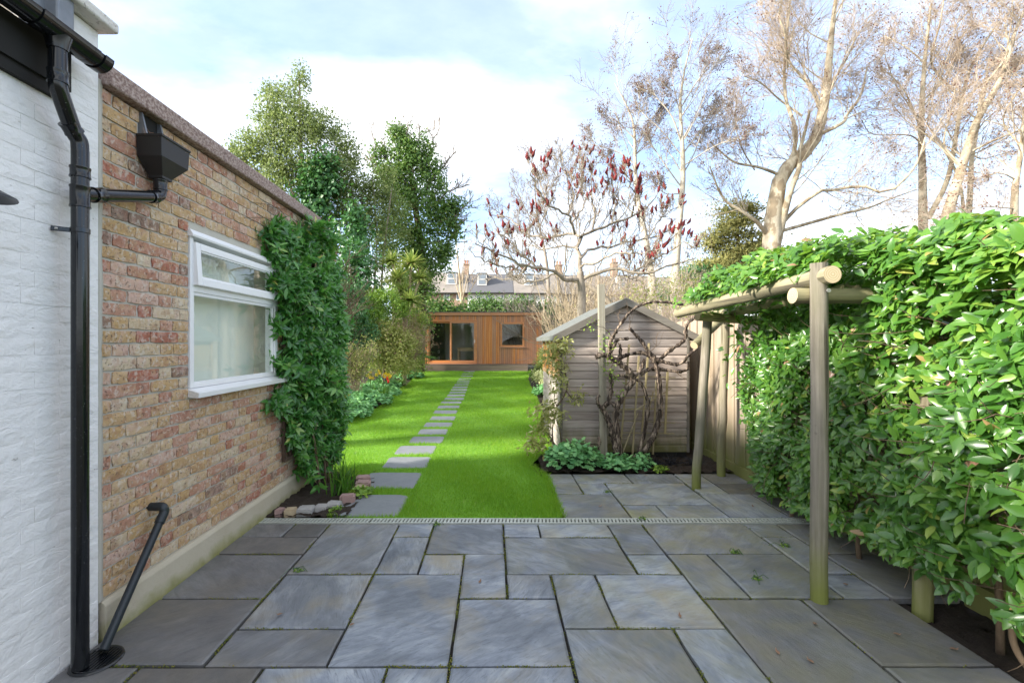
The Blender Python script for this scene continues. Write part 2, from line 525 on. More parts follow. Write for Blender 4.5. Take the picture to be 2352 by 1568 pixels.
# slate paving
def slatemat(name):
    t = NT(name)
    r = t.rand()
    v0 = t.pos()
    ang = t.n('VectorRotate', _rotation_type='Z_AXIS', Vector=v0, Angle=t.math('MULTIPLY', r, 6.2832))
    v = t.shift(ang, r)
    vs = t.n('Mapping', i0=v, i3=(1.0, 2.7, 1.0))
    big = t.noise(v, 2.2, 5, .6, .6)
    st = t.noise(vs, 3.6, 10, .66, .9)
    c = t.ramp(st, [(.30, (.15, .17, .205)), (.46, (.225, .25, .292)), (.56, (.285, .312, .352)), (.72, (.39, .41, .43))])
    fine = t.noise(t.n('Mapping', i0=v, i3=(1.0, 5.5, 1.0)), 13, 9, .72, .8)
    c = t.mix(t.ramp(fine, [(.34, .6), (.47, 0.)]), c, (.06, .068, .082))
    c = t.mix(t.ramp(fine, [(.60, 0.), (.74, .45)]), c, (.40, .41, .42))
    blot = t.noise(v, 3.1, 4, .5, .3)
    c = t.mix(t.ramp(blot, [(.42, .55), (.56, 0.)]), c, (.10, .112, .13))
    oc = t.math('MULTIPLY', t.ramp(big, [(.48, 0.), (.70, .85)]), t.math('ADD', .25, t.math('MULTIPLY', t.noise(vs, 7, 5), .9)))
    c = t.mix(oc, c, (.30, .255, .16))
    # algae grown on some slabs
    algae = t.math('MULTIPLY', t.n('SeparateColor', 1, Color=t.n('ObjectInfo', 1)), t.ramp(t.noise(v0, 4.5, 6, .65), [(.40, 0.), (.62, 1.)]))
    c = t.mix(algae, c, (.27, .26, .11))
    tone = t.n('SeparateColor', 0, Color=t.n('ObjectInfo', 1))       # tone set per slab by its position: 1 blue-grey, 0 dark
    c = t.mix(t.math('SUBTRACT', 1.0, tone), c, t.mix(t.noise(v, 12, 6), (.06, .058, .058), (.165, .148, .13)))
    white = t.ramp(t.noise(v, 26, 7, .75), [(.69, 0.), (.76, .5)])
    c = t.mix(white, c, (.36, .37, .37))
    dots = t.ramp(t.noise(v0, 150, 2, .5), [(.73, 0.), (.76, .6)])
    c = t.mix(dots, c, (.4, .4, .38))
    hs = t.n('HueSaturation', Value=t.math('ADD', .78, t.math('MULTIPLY', t.n('ObjectInfo', 5), .5)), Color=c)
    t.P(Base__Color=hs, Roughness=t.ramp(st, [(.3, .62), (.7, .36)]))
    h = t.math('ADD', t.math('ADD', t.math('MULTIPLY', st, .7), t.math('MULTIPLY', fine, .35)), t.math('MULTIPLY', t.noise(v, 40, 5), .2))
    t.bump(h, .55, .012)
    return t.m
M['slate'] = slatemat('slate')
t = NT('step_slate')
v = t.shift(t.pos(), t.rand())
t.P(Base__Color=t.mix(t.noise(v, 8, 7, .65), (.165, .178, .195), (.27, .28, .295)), Roughness=.5); t.bump(t.noise(v, 30, 6), .35, .008); M['step_slate'] = t.m
t = NT('joint_soil')
mo = t.ramp(t.noise(t.pos(), 5, 6, .7), [(.52, 0.), (.62, 1.)])
t.P(Base__Color=t.mix(mo, (.018, .015, .011), (.07, .085, .015)), Roughness=1.); t.bump(t.noise(t.pos(), 90, 4), 1., .01); M['joint_soil'] = t.m
t = NT('soil')
t.P(Base__Color=t.mix(t.noise(t.pos(), 25, 8, .7), (.012, .008, .006), (.065, .045, .030)), Roughness=1.); t.bump(t.noise(t.pos(), 40, 8, .7), 1., .03); M['soil'] = t.m
t = NT('lawn_ground')
t.P(Base__Color=t.mix(t.noise(t.pos(), 3, 7, .6), (.11, .28, .018), (.18, .36, .03)), Roughness=1.); M['lawn'] = t.m
t = NT('far_ground')
t.P(Base__Color=t.mix(t.noise(t.pos(), .6, 7), (.04, .045, .02), (.07, .06, .035)), Roughness=1.); M['far_ground'] = t.m
t = NT('grass_blade')
c = t.ramp(t.attr(), [(0, (.11, .24, .018)), (.35, (.19, .39, .028)), (.7, (.28, .49, .04)), (.92, (.39, .55, .06)), (1, (.52, .49, .19))])
pat = t.ramp(t.noise(t.pos(), 1.3, 5, .6), [(.38, 0.), (.66, .6)])
c = t.mix(pat, c, (.30, .50, .035))
t.P(Base__Color=c, Roughness=.5)
tr = t.n('BsdfTranslucent', Color=t.mix(.5, c, (.25, .52, .02)))
t.set(t.out.inputs[0], t.n('MixShader', i0=.45, i1=t.b.outputs[0], i2=tr)); M['grass'] = t.m
M['moss'] = leafmat('moss', [(0, (.08, .11, .012)), (.6, (.20, .23, .025)), (1, (.28, .22, .05))], .9, .15)
# timber
M['cedar'] = wood('cedar', 'z', [(.25, (.26, .105, .045)), (.5, (.45, .20, .09)), (.75, (.60, .32, .155))], 24, .04, .5, .15, .5)
M['cedar_h'] = wood('cedar_trim', 'x', [(.25, (.29, .115, .05)), (.5, (.47, .21, .095)), (.75, (.58, .29, .135))], 24, .04, .5, .15, .3)
M['deck'] = wood('deck_wood', 'x', [(.25, (.10, .075, .06)), (.5, (.17, .13, .105)), (.75, (.27, .22, .18))], 24, .05, .8, .3, .3)
M['shed_x'] = wood('shed_board', 'x', [(.28, (.20, .155, .13)), (.45, (.34, .285, .25)), (.58, (.44, .38, .335)), (.75, (.54, .49, .44))], 26, .07, .8, .35, .34, ((.12, .12, .03), .12, .42))
M['shed_y'] = wood('shed_side_board', 'y', [(.28, (.17, .14, .12)), (.5, (.33, .29, .26)), (.75, (.48, .45, .42))], 26, .07, .8, .35, .3)
M['shed_warm'] = wood('shed_warm_wood', 'z', [(.25, (.32, .17, .065)), (.5, (.45, .27, .11)), (.75, (.55, .36, .17))], 24, .06, .7, .2, .2)
M['trim'] = wood('shed_trim', 'x', [(.25, (.10, .085, .07)), (.5, (.165, .15, .125)), (.75, (.24, .22, .19))], 26, .08, .8, .3, .2)
M['felt'] = plain('roof_felt', (.14, .15, .14), .95, noise=.35, nscale=10, bump=.5)
M['fence'] = wood('fence_board', 'z', [(.25, (.24, .185, .125)), (.5, (.37, .30, .22)), (.75, (.48, .41, .32))], 22, .05, .85, .3, .3, ((.17, .19, .04), .1, .6))
M['log_v'] = wood('log_upright', 'z', [(.28, (.11, .092, .066)), (.45, (.215, .185, .138)), (.56, (.30, .262, .20)), (.75, (.40, .355, .28))], 40, .03, .8, .8, .15, ((.15, .17, .025), .0, .42), crack=.9, stain=.6)
M['log_y'] = wood('log_beam', 'y', [(.25, (.20, .16, .085)), (.45, (.34, .29, .17)), (.6, (.40, .35, .20)), (.75, (.42, .40, .20))], 34, .03, .8, .7, .15, crack=.8, stain=.7)
M['log_x'] = wood('log_cross', 'x', [(.25, (.19, .16, .07)), (.45, (.31, .28, .15)), (.6, (.37, .33, .19)), (.75, (.38, .38, .16))], 34, .03, .8, .7, .15, crack=.8, stain=.7)
t = NT('log_end')
wv = t.n('TexWave', 0, _wave_type='RINGS', _rings_direction='SPHERICAL', Vector=t.n('TexCoord', 3), Scale=26., Distortion=3., Detail=3.)
t.P(Base__Color=t.mix(wv, (.42, .33, .19), (.56, .47, .31)), Roughness=.85); M['log_end'] = t.m
M['post_wood'] = wood('old_post_wood', 'z', [(.25, (.20, .175, .12)), (.5, (.33, .30, .22)), (.75, (.44, .41, .32))], 30, .04, .85, .5, .25)
M['lath'] = wood('trellis_lath', 'z', [(.25, (.17, .135, .075)), (.5, (.29, .245, .14)), (.75, (.39, .345, .21))], 30, .04, .85, .4, .4)
M['dark_lath'] = wood('dark_trellis', 'z', [(.25, (.045, .025, .015)), (.5, (.085, .05, .03)), (.75, (.13, .085, .055))], 30, .04, .8, .4, .3)
# bark
def barkmat(name, a, b, scale=8, stretch=.25, patch=None, bump=.6, lo=.35, hi=.65):
    t = NT(name)
    n = t.noise(t.pos((1, 1, stretch)), scale, 7, .7, .4)
    c = t.mix(t.ramp(n, [(lo, 0.), (hi, 1.)]), a, b)
    if patch: c = t.mix(t.ramp(t.noise(t.pos((1, 1, .6)), patch[1], 4), [(.5, 0.), (.56, .85)]), c, patch[0])
    t.P(Base__Color=c, Roughness=.9); t.bump(n, bump, .02)
    return t.m
M['vine_bark'] = barkmat('vine_bark', (.030, .019, .013), (.40, .31, .235), 30, .16, bump=1., lo=.47, hi=.62)
M['plane_bark'] = barkmat('plane_bark', (.36, .30, .20), (.60, .53, .40), 2.2, .5, ((.25, .19, .12), 2.))
M['twig_tan'] = barkmat('twig_tan', (.36, .28, .21), (.52, .43, .34), 3)
M['birch_bark'] = barkmat('alder_bark', (.34, .29, .21), (.56, .51, .42), 3, .6)
M['sumac_bark'] = barkmat('sumac_bark', (.18, .15, .11), (.38, .325, .255), 9, .5)
M['pale_stem'] = barkmat('pale_stem', (.28, .215, .13), (.48, .40, .28), 6, .3)
M['brown_stem'] = barkmat('brown_stem', (.075, .05, .03), (.17, .12, .075), 9, .3)
M['grey_twig'] = barkmat('grey_twig', (.22, .18, .145), (.36, .305, .25), 4)
M['seed_brown'] = plain('seed_brown', (.17, .085, .065), .9, noise=.4, nscale=3)
t = NT('sumac_cone')
v = t.shift(t.pos(), t.rand())
t.P(Base__Color=t.mix(t.rand(), t.mix(t.noise(v, 40, 4), (.10, .010, .012), (.30, .030, .026)), (.15, .035, .03)), Roughness=.9); t.bump(t.noise(v, 90, 3), 1., .02); M['cone'] = t.m
# foliage
M['hedge_leaf'] = leafmat('hedge_leaf', [(0, (0.032, 0.102, 0.020)), (.35, (0.074, 0.202, 0.032)), (.65, (0.133, 0.290, 0.042)), (.86, (0.230, 0.387, 0.062)), (.955, (0.387, 0.475, 0.087)), (.975, (0.458, 0.298, 0.123)), (1, (0.528, 0.282, 0.211))], .30, .40, .7, (0.352, 0.599, 0.053))
M['climber_leaf'] = leafmat('climber_leaf', [(0, (0.032, 0.131, 0.037)), (.4, (0.070, 0.225, 0.044)), (.75, (0.139, 0.340, 0.070)), (.95, (0.252, 0.453, 0.113)), (1, (0.504, 0.504, 0.124))], .28, .32, .7, (0.252, 0.654, 0.075))
t_ = M['geranium'] = leafmat('geranium_leaf', [(0, (0.095, 0.262, 0.106)), (.5, (0.201, 0.450, 0.179)), (1, (0.357, 0.642, 0.262))], .55, .22, .3, (0.332, 0.665, 0.142))
M['ever_leaf'] = leafmat('evergreen_leaf', [(0, (0.099, 0.143, 0.050)), (.4, (0.187, 0.242, 0.083)), (.8, (0.297, 0.352, 0.132)), (1, (0.418, 0.440, 0.198))], .5, .42, .35, (0.374, 0.484, 0.132))
M['ivy_leaf'] = leafmat('ivy_leaf', [(0, (0.039, 0.094, 0.028)), (.4, (0.099, 0.198, 0.044)), (.75, (0.176, 0.286, 0.066)), (1, (0.308, 0.374, 0.099))], .42, .36, .4, (0.264, 0.440, 0.066))
M['light_leaf'] = leafmat('light_leaf', [(0, (0.137, 0.216, 0.039)), (.5, (0.255, 0.333, 0.069)), (1, (0.470, 0.490, 0.137))], .5, .3, .3, (0.510, 0.627, 0.098))
M['dark_leaf'] = leafmat('dark_leaf', [(0, (0.022, 0.076, 0.027)), (.5, (0.054, 0.158, 0.050)), (1, (0.112, 0.259, 0.068))], .4, .2, .4, (0.180, 0.450, 0.068))
M['bay_leaf'] = leafmat('bay_leaf', [(0, (0.078, 0.167, 0.027)), (.5, (0.189, 0.332, 0.044)), (1, (0.376, 0.508, 0.066))], .4, .25, .4, (0.486, 0.707, 0.066))
M['yellow_leaf'] = leafmat('yellow_leaf', [(0, (0.210, 0.285, 0.060)), (.4, (0.375, 0.420, 0.112)), (.72, (0.540, 0.525, 0.195)), (.9, (0.660, 0.570, 0.330)), (1, (0.690, 0.420, 0.315))], .6, .35, .3, (0.570, 0.600, 0.150))
M['pink_leaf'] = leafmat('pink_leaf', [(0, (.24, .13, .08)), (.5, (.40, .24, .17)), (1, (.50, .33, .27))], .7, .3, .2, (.4, .25, .15))
M['varieg'] = leafmat('variegated_leaf', [(0, (0.175, 0.225, 0.050)), (.4, (0.338, 0.362, 0.100)), (.75, (0.525, 0.500, 0.213)), (1, (0.650, 0.613, 0.350))], .45, .3, .35, (0.562, 0.562, 0.150))
M['conifer'] = leafmat('conifer_leaf', [(0, (0.135, 0.158, 0.053)), (.5, (0.285, 0.285, 0.098)), (1, (0.480, 0.435, 0.165))], .7, .3, .2, (0.510, 0.480, 0.150))
M['cordyline'] = leafmat('cordyline_leaf', [(0, (0.130, 0.216, 0.043)), (.4, (0.282, 0.389, 0.098)), (.8, (0.541, 0.605, 0.194)), (1, (0.821, 0.691, 0.346))], .45, .25, .4, (0.605, 0.734, 0.173))
M['fern'] = leafmat('fern_leaf', [(0, (0.078, 0.190, 0.056)), (.5, (0.168, 0.336, 0.090)), (1, (0.314, 0.493, 0.134))], .55, .25, .3, (0.336, 0.672, 0.112))
M['strap_leaf'] = leafmat('strap_leaf', [(0, (0.035, 0.112, 0.017)), (.5, (0.077, 0.210, 0.028)), (1, (0.182, 0.336, 0.042))], .4, .3, .4, (0.224, 0.504, 0.028))
M['black_grass'] = leafmat('black_grass', [(0, (.008, .009, .012)), (1, (.035, .037, .045))], .45, .05, .5, (.02, .02, .02))
M['dry_leaf'] = plain('dry_leaf', (.22, .125, .075), .8, noise=.5, nscale=60)
M['petal_yellow'] = leafmat('petal_yellow', [(0, (.75, .48, .015)), (1, (.85, .66, .04))], .6, .3, .2, (.8, .6, .03))
M['petal_red'] = plain('petal_red', (.75, .03, .012), .5, noise=.2)
M['petal_blue'] = plain('petal_blue', (.05, .12, .6), .6)
M['petal_cream'] = leafmat('petal_cream', [(0, (.45, .5, .2)), (1, (.65, .68, .4))], .6, .3, .2, (.6, .65, .3))
M['stone_tan'] = plain('edging_tan', (.44, .35, .23), .9, noise=.3, nscale=22, bump=.5)
M['stone_grey'] = plain('edging_grey', (.36, .35, .34), .9, noise=.3, nscale=22, bump=.5)
M['stone_pink'] = plain('edging_pink', (.36, .24, .22), .9, noise=.35, nscale=22, bump=.5)
# far houses
M['house_brick'] = plain('house_brick', (.36, .24, .17), .9, noise=.25, nscale=3)
M['house_white'] = plain('house_white', (.72, .70, .66), .85, noise=.08, nscale=2)
t = NT('roof_slate')
bt = t.n('TexBrick', 0, Vector=t.pos((1, 0, 1), rot=(0, 0, 0)), Scale=2.2, Mortar__Size=.02, Color1=(.24, .215, .20), Color2=(.32, .29, .27), Mortar=(.14, .13, .12))
t.P(Base__Color=t.mix(t.noise(t.pos(), 1.2, 5), bt, (.33, .29, .25)), Roughness=.85); M['roof_slate'] = t.m
t = NT('roof_slate_blue')
bt = t.n('TexBrick', 0, Vector=t.pos((1, 0, 1)), Scale=2.2, Mortar__Size=.02, Color1=(.19, .195, .215), Color2=(.26, .265, .285), Mortar=(.11, .11, .12))
t.P(Base__Color=bt, Roughness=.8); M['roof_blue'] = t.m
t = NT('house_pane'); t.P(Base__Color=(.22, .26, .30, 1), Roughness=.12); M['pane_far'] = t.m
M['pot'] = plain('terracotta', (.42, .20, .12), .9, noise=.2)
M['lamp_metal'] = plain('lamp_metal', (.035, .037, .042), .4, .3, noise=.2)
M['lamp_glass'] = plain('lamp_glass', (.5, .5, .46), .2)
M['white_wall_in'] = plain('inner_wall', (.8, .8, .78), .9)
M['cabinet'] = plain('cabinet_black', (.015, .014, .014), .4)
M['handle'] = plain('handle_metal', (.6, .6, .58), .3, .8)
M['table_wood'] = plain('table_wood', (.50, .38, .25), .6, noise=.15)
M['bolt'] = plain('bolt_steel', (.5, .5, .48), .45, .7)

# ================================================================== ground
def gz(y):
    """the garden rises gently from the drain towards the office"""
    return np.interp(y, [4.05, 21.0, 60.0], [0.0, 0.29, 0.6])
rng = np.random.default_rng(7)
ys = np.array([-300, -20, 0, 4.05, 8, 12, 16, 21, 30, 60, 120, 400, 900.0])
xs = np.array([-900, -200, -40, -10, -4, 0, 4, 10, 40, 200, 900.0])
V = np.array([[x, y, gz(y) - 0.12] for y in ys for x in xs])
nx = len(xs)
F = [np.array([[j * nx + i, j * nx + i + 1, (j + 1) * nx + i + 1, (j + 1) * nx + i] for j in range(len(ys) - 1) for i in range(nx - 1)])]
tag(mesh('ground', V, F, M['far_ground'], smooth=True), kind='structure')

# soil sheet under beds and borders, lumpy
def sheet(name, x0, x1, y0, y1, st, zf, mat, kind='structure'):
    gx = np.arange(x0, x1 + st / 2, st); gy = np.arange(y0, y1 + st / 2, st)
    X, Y = np.meshgrid(gx, gy)
    Z = zf(X, Y)
    n = len(gx)
    q = np.arange(len(gy) - 1)[:, None] * n + np.arange(n - 1)[None]
    q = q.ravel()
    o = mesh(name, np.stack([X.ravel(), Y.ravel(), Z.ravel()], 1), [np.stack([q, q + 1, q + n + 1, q + n], 1)], mat, smooth=True)
    return tag(o, kind=kind)
def lump(a):
    return lambda X, Y: gz(Y) - 0.035 + rng.uniform(-a, a, X.shape)
sheet('soil_bed', 0.60, 2.95, 5.44, 6.5, .05, lambda X, Y: gz(Y) - .012 + rng.uniform(-.02, .02, X.shape), M['soil'])
sheet('soil_bed', -2.05, -1.30, 4.05, 5.5, .05, lambda X, Y: .015 + rng.uniform(-.02, .02, X.shape), M['soil'])
sheet('soil_bed', 2.42, 3.2, 0.6, 2.80, .05, lambda X, Y: -.05 + rng.uniform(-.02, .02, X.shape), M['soil'])
sheet('soil_bed', -6.0, -1.8, 5.5, 21.5, .14, lump(.02), M['soil'])
sheet('soil_bed', 0.80, 4.0, 6.52, 21.5, .14, lump(.02), M['soil'])

# ---- patio: a bed of grit with slate slabs let into it
pb = MB().box((-2.06, 0.2, -.12), (2.43, 3.925, -.022)).box((2.43, 2.785, -.12), (2.92, 3.925, -.022)).box((0.62, 4.04, -.12), (2.92, 5.43, -.022))
patio = tag(pb.build('patio', M['joint_soil']), kind='structure')
XI = lambda i: -.208 + .2975 * i
WL, XS = -2.045, 2.435
J = {'o': 3.922, 'a': 3.6515, 'b': 3.36, 'c': 3.0685, 'd': 2.777, 'e': 2.4855, 'f': 2.194, 'g': 1.9025, 'h': 1.611, 'i': 1.32, 'j': 1.0}
slabs = [(WL, XI(-5), 'o', 'a'), (XI(-5), XI(-4), 'o', 'a'), (WL, XI(-4), 'a', 'b'), (WL, XI(-4), 'b', 'd'), (WL, XI(-4), 'd', 'f'),
         (XI(-4), XI(-2), 'o', 'c'), (XI(-4), XI(-2), 'c', 'e'), (XI(-4), XI(-2), 'e', 'f'), (XI(-2), XI(-1), 'o', 'a'), (XI(-2), XI(-1), 'a', 'c'),
         (XI(-1), XI(1), 'o', 'b'), (XI(-1), XI(0), 'b', 'c'), (XI(0), XI(1), 'b', 'd'), (XI(-2), XI(0), 'c', 'f'), (XI(0), XI(2), 'd', 'f'), (XI(1), XI(2), 'c', 'd'),
         (XI(1), XI(2), 'o', 'a'), (XI(2), XI(4), 'o', 'a'), (XI(1), XI(4), 'a', 'c'), (XI(4), XI(5), 'o', 'b'), (XI(4), XI(5), 'b', 'c'),
         (XI(2), XI(3), 'c', 'e'), (XI(3), XI(5), 'c', 'e'), (XI(2), XI(4), 'e', 'g'), (XI(4), XI(5), 'e', 'h'), (XI(5), 2.15, 'o', 'b'), (XI(5), XI(6), 'b', 'd'),
         (XI(6), 2.15, 'b', 'd'), (XI(5), XI(7), 'd', 'g'), (XI(7), XS, 'd', 'f'), (2.15, XS, 'o', 'a'), (2.15, XS, 'a', 'c'), (2.15, XS, 'c', 'd'), (XS, 2.91, 'o', 'b'), (XS, 2.91, 'b', 'd'),
         (XI(7), XS, 'f', 'h'), (WL, XI(-5), 'f', 'h'), (XI(-5), XI(-3), 'f', 'g'), (XI(-3), XI(-1), 'f', 'g'), (XI(-1), XI(0), 'f', 'g'), (XI(0), XI(2), 'f', 'g'),
         (XI(-5), XI(-3), 'g', 'i'), (XI(-3), XI(0), 'g', 'i'), (XI(0), XI(2), 'g', 'i'), (XI(2), XI(4), 'g', 'i'), (XI(5), XI(7), 'g', 'i'), (XI(4), XI(5), 'h', 'i')]
back = [(.63, .94, 5.41, 4.69), (.94, 1.56, 5.41, 5.05), (1.56, 2.14, 5.41, 5.05), (.94, 1.24, 5.05, 4.69), (1.24, 2.12, 5.05, 4.374), (.63, 1.24, 4.69, 4.045),
        (1.24, 1.56, 4.374, 4.045), (1.56, 2.12, 4.374, 4.045), (2.14, 2.45, 5.41, 4.69), (2.45, 2.88, 5.41, 5.05), (2.45, 2.88, 5.05, 4.69), (2.12, 2.66, 4.69, 4.045), (2.66, 2.9, 4.69, 4.045)]
R = random.Random(4)
joints = []
for (x0, x1, a, b) in [(p, q, J[u], J[w]) for p, q, u, w in slabs] + back:
    g = .0078
    xa, xb, ya, yb = x0 + g, x1 - g, b + g, a - g
    if x0 == WL: xa = x0
    joints += [((x0, b), (x1, b)), ((x0, b), (x0, a))]
    w, d = xb - xa, yb - ya
    cx, cy = (xa + xb) / 2, (ya + yb) / 2
    out = []
    for (p, q) in (((xa, ya), (xb, ya)), ((xb, ya), (xb, yb)), ((xb, yb), (xa, yb)), ((xa, yb), (xa, ya))):
        nseg = max(2, int(math.hypot(q[0] - p[0], q[1] - p[1]) / .13))
        for k in range(nseg):
            f = k / nseg
            j = .003
            out.append((p[0] + (q[0] - p[0]) * f - cx + R.uniform(-j, j), p[1] + (q[1] - p[1]) * f - cy + R.uniform(-j, j)))
    n = len(out)
    tx, ty, tz = R.uniform(-.004, .004), R.uniform(-.004, .004), R.uniform(-.003, .003)
    top = lambda x, y: tz + tx * x + ty * y
    ins = [(x * (1 - .012 / w * 2), y * (1 - .012 / d * 2)) for x, y in out]
    V = [(x, y, top(x, y)) for x, y in ins] + [(x, y, top(x, y) - .006 + R.uniform(-.002, .002)) for x, y in out] + [(x, y, -.04) for x, y in out]
    F = [tuple(range(n))] + [(i, i + n, (i + 1) % n + n, (i + 1) % n) for i in range(n)] + [(i + n, i + 2 * n, (i + 1) % n + 2 * n, (i + 1) % n + n) for i in range(n)]
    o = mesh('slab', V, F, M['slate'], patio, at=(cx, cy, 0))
    fixn(o)
    tone = 0.20 + R.uniform(-.1, .12) if cx < -1.35 else (0.6 + R.uniform(-.15, .15) if cx < -.85 else (1.0 - R.uniform(0, .15) if cx < 1.3 else (0.28 if cy < 2.8 else .6) + R.uniform(-.15, .15)))  # tone drops from mid-patio towards the left wall and the right side
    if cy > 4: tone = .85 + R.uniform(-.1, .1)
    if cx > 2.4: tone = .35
    alg = 0.0 if cx < .5 else (.25 if cx < 1.2 else R.uniform(.35, .8))
    if cy > 4: alg = R.uniform(.3, .75)
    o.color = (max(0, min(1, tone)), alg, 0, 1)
# moss and weeds along the joints
mp = []
for (p, q) in joints:
    L = math.hypot(q[0] - p[0], q[1] - p[1])
    for k in range(int(L / .003)):
        f = k * .003 / L
        x, y = p[0] + (q[0] - p[0]) * f, p[1] + (q[1] - p[1]) * f
        den = math.sin(x * 9.1 + y * 5.3) + math.sin(x * 3.7 - y * 11.0 + 1) + .8 * math.sin(x * 23 + y * 17)
        if den + R.gauss(0, .35) > .65 and x > -1.9 and y < 5.3 and (x < 1.5 or R.random() < .4):
            mp.append((x + R.gauss(0, .0045), y + R.gauss(0, .0045), R.uniform(-.012, .001)))
mp = np.array(mp); n = len(mp)
rg = np.random.default_rng(3)
V, F, tt = place(OCTA, mp, rdir(rg, n), rdir(rg, n), rg.uniform(.004, .010, n), rg.uniform(.004, .010, n), rg.uniform(0, 1, n))
o = mesh('moss', V, F, M['moss'], None, False, tt)
tag(o, 'green and brown moss growing in the joints of the slate paving', 'moss', kind='stuff')

# ---- lawn
XLY = [4.05, 4.62, 4.75, 5.0, 5.35, 6.0, 7.0, 8.0, 8.9, 10.2, 12.0, 13.0, 15.0, 17.0, 18.5, 20.5]
XLX = [-1.43, -1.43, -1.40, -1.36, -1.75, -2.3, -2.6, -2.75, -2.75, -2.50, -2.62, -2.72, -2.75, -2.9, -3.1, -3.1]
XRY = [4.05, 5.2, 5.45, 5.7, 6.1, 6.3, 8.3, 10.0, 12.0, 14.0, 16.5, 18.5, 20.5]
XRX = [.615, .625, .52, .45, .60, .82, .86, 1.05, 1.1, 1.15, 1.25, 1.45, 1.7]
xl = lambda y: np.interp(y, XLY, XLX)
xr = lambda y: np.interp(y, XRY, XRX)
yy = np.linspace(4.045, 20.5, 120)
V, F = [], []
for i, y in enumerate(yy):
    for k in range(9):
        x = xl(y) + (xr(y) - xl(y)) * k / 8
        V.append((x, y, gz(y) + (-.03 if k in (0, 8) else 0)))
for i in range(len(yy) - 1):
    for k in range(8):
        F.append((i * 9 + k, i * 9 + k + 1, (i + 1) * 9 + k + 1, (i + 1) * 9 + k))
tag(mesh('lawn', V, F, M['lawn'], smooth=True), kind='structure')

# stepping stones
steps = [(-1.155, 4.345, .62, .55), (-1.14, 5.09, .615, .56), (-1.09, 5.80, .56, .50), (-1.085, 6.43, .55, .47), (-1.02, 7.05, .515, .44), (-1.00, 7.63, .48, .42), (-.985, 8.23, .50, .40),
         (-.975, 8.85, .49, .45), (-1.0, 9.58, .50, .44), (-.99, 10.25, .50, .42), (-1.0, 10.9, .50, .42), (-.98, 11.55, .50, .42), (-.98, 12.2, .49, .42), (-.99, 12.8, .48, .40),
         (-1.0, 13.42, .49, .42), (-1.01, 14.1, .49, .42), (-1.02, 14.8, .48, .4), (-1.02, 15.45, .46, .36), (-1.03, 16.1, .46, .34), (-1.03, 16.8, .48, .36), (-1.03, 17.9, .50, .40), (-1.04, 18.95, .50, .42), (-1.05, 20.2, .52, .5)]
ordw = ['first', 'second', 'third', 'fourth', 'fifth', 'sixth', 'seventh', 'eighth', 'ninth', 'tenth', 'eleventh', 'twelfth', 'thirteenth', 'fourteenth', 'fifteenth', 'sixteenth', 'seventeenth', 'eighteenth', 'nineteenth', 'twentieth', 'twenty-first', 'twenty-second', 'twenty-third']
for k, (x, y, w, d) in enumerate(steps):
    out = []
    m = 22
    for i in range(m):
        a = 2 * math.pi * i / m
        c, s_ = math.cos(a), math.sin(a)
        e = 0.22
        out.append((np.sign(c) * abs(c) ** e * w / 2 * R.uniform(.97, 1.02), np.sign(s_) * abs(s_) ** e * d / 2 * R.uniform(.96, 1.02)))
    sl = .017
    V = [(a * .97, b * .96, .008 + b * sl) for a, b in out] + [(a, b, .0 + b * sl) for a, b in out] + [(a, b, -.05) for a, b in out]
    F = [tuple(range(m))] + [(i, i + m, (i + 1) % m + m, (i + 1) % m) for i in range(m)] + [(i + m, i + 2 * m, (i + 1) % m + 2 * m, (i + 1) % m + m) for i in range(m)]
    o = fixn(mesh('stepping_stone', V, F, M['step_slate'], at=(x, y, float(gz(y)))))
    tag(o, f'grey slate stepping stone set in the lawn, {ordw[k]} counted from the drain', 'stepping stone', 'stepping stones across the lawn')

# grass
rg = np.random.default_rng(11)
def grass_points(n, y0, y1, pw=1.0):
    u = rg.uniform(0, 1, n)
    y = y0 * (y1 / y0) ** (u ** pw)
    x = xl(y) - .045 + (xr(y) - xl(y) + .075) * rg.uniform(0, 1, n)
    keep = np.ones(n, bool)
    for (sx, sy, w, d) in steps:
        keep &= ~((np.abs(x - sx) < w / 2 - .01) & (np.abs(y - sy) < d / 2 - .008))
    keep &= ~((x > .86) & (y > 5.98) & (y < 8.35))
    return x[keep], y[keep]
gx, gy = grass_points(215000, 4.05, 20.4)
n = len(gx)
pos = np.stack([gx, gy, gz(gy) - .006], 1)
edge = np.minimum(gx - xl(gy), xr(gy) - gx)
ax = np.stack([rg.normal(0, .45, n), rg.normal(0, .45, n), np.ones(n)], 1)
ln = rg.uniform(.022, .055, n) * np.where(edge < .05, 1.7, 1.0) * (1 + .25 * np.sin(gx * 5 + gy * 3))
nr = np.stack([rg.normal(0, 1, n), rg.normal(-.6, 1, n), rg.normal(0, .3, n)], 1)
wd = .0032 * np.maximum(1, gy / 5.5)
V, F, tt = place(BLADE, pos, ax, nr, ln, wd, np.clip(rg.normal(.45, .22, n) + .1 * np.sin(gx * 2.3 + 1) * np.sin(gy * 1.1), 0, 1))
tag(mesh('grass', V, F, M['grass'], None, False, tt), 'bright green short grass covering the lawn', 'grass', kind='stuff')

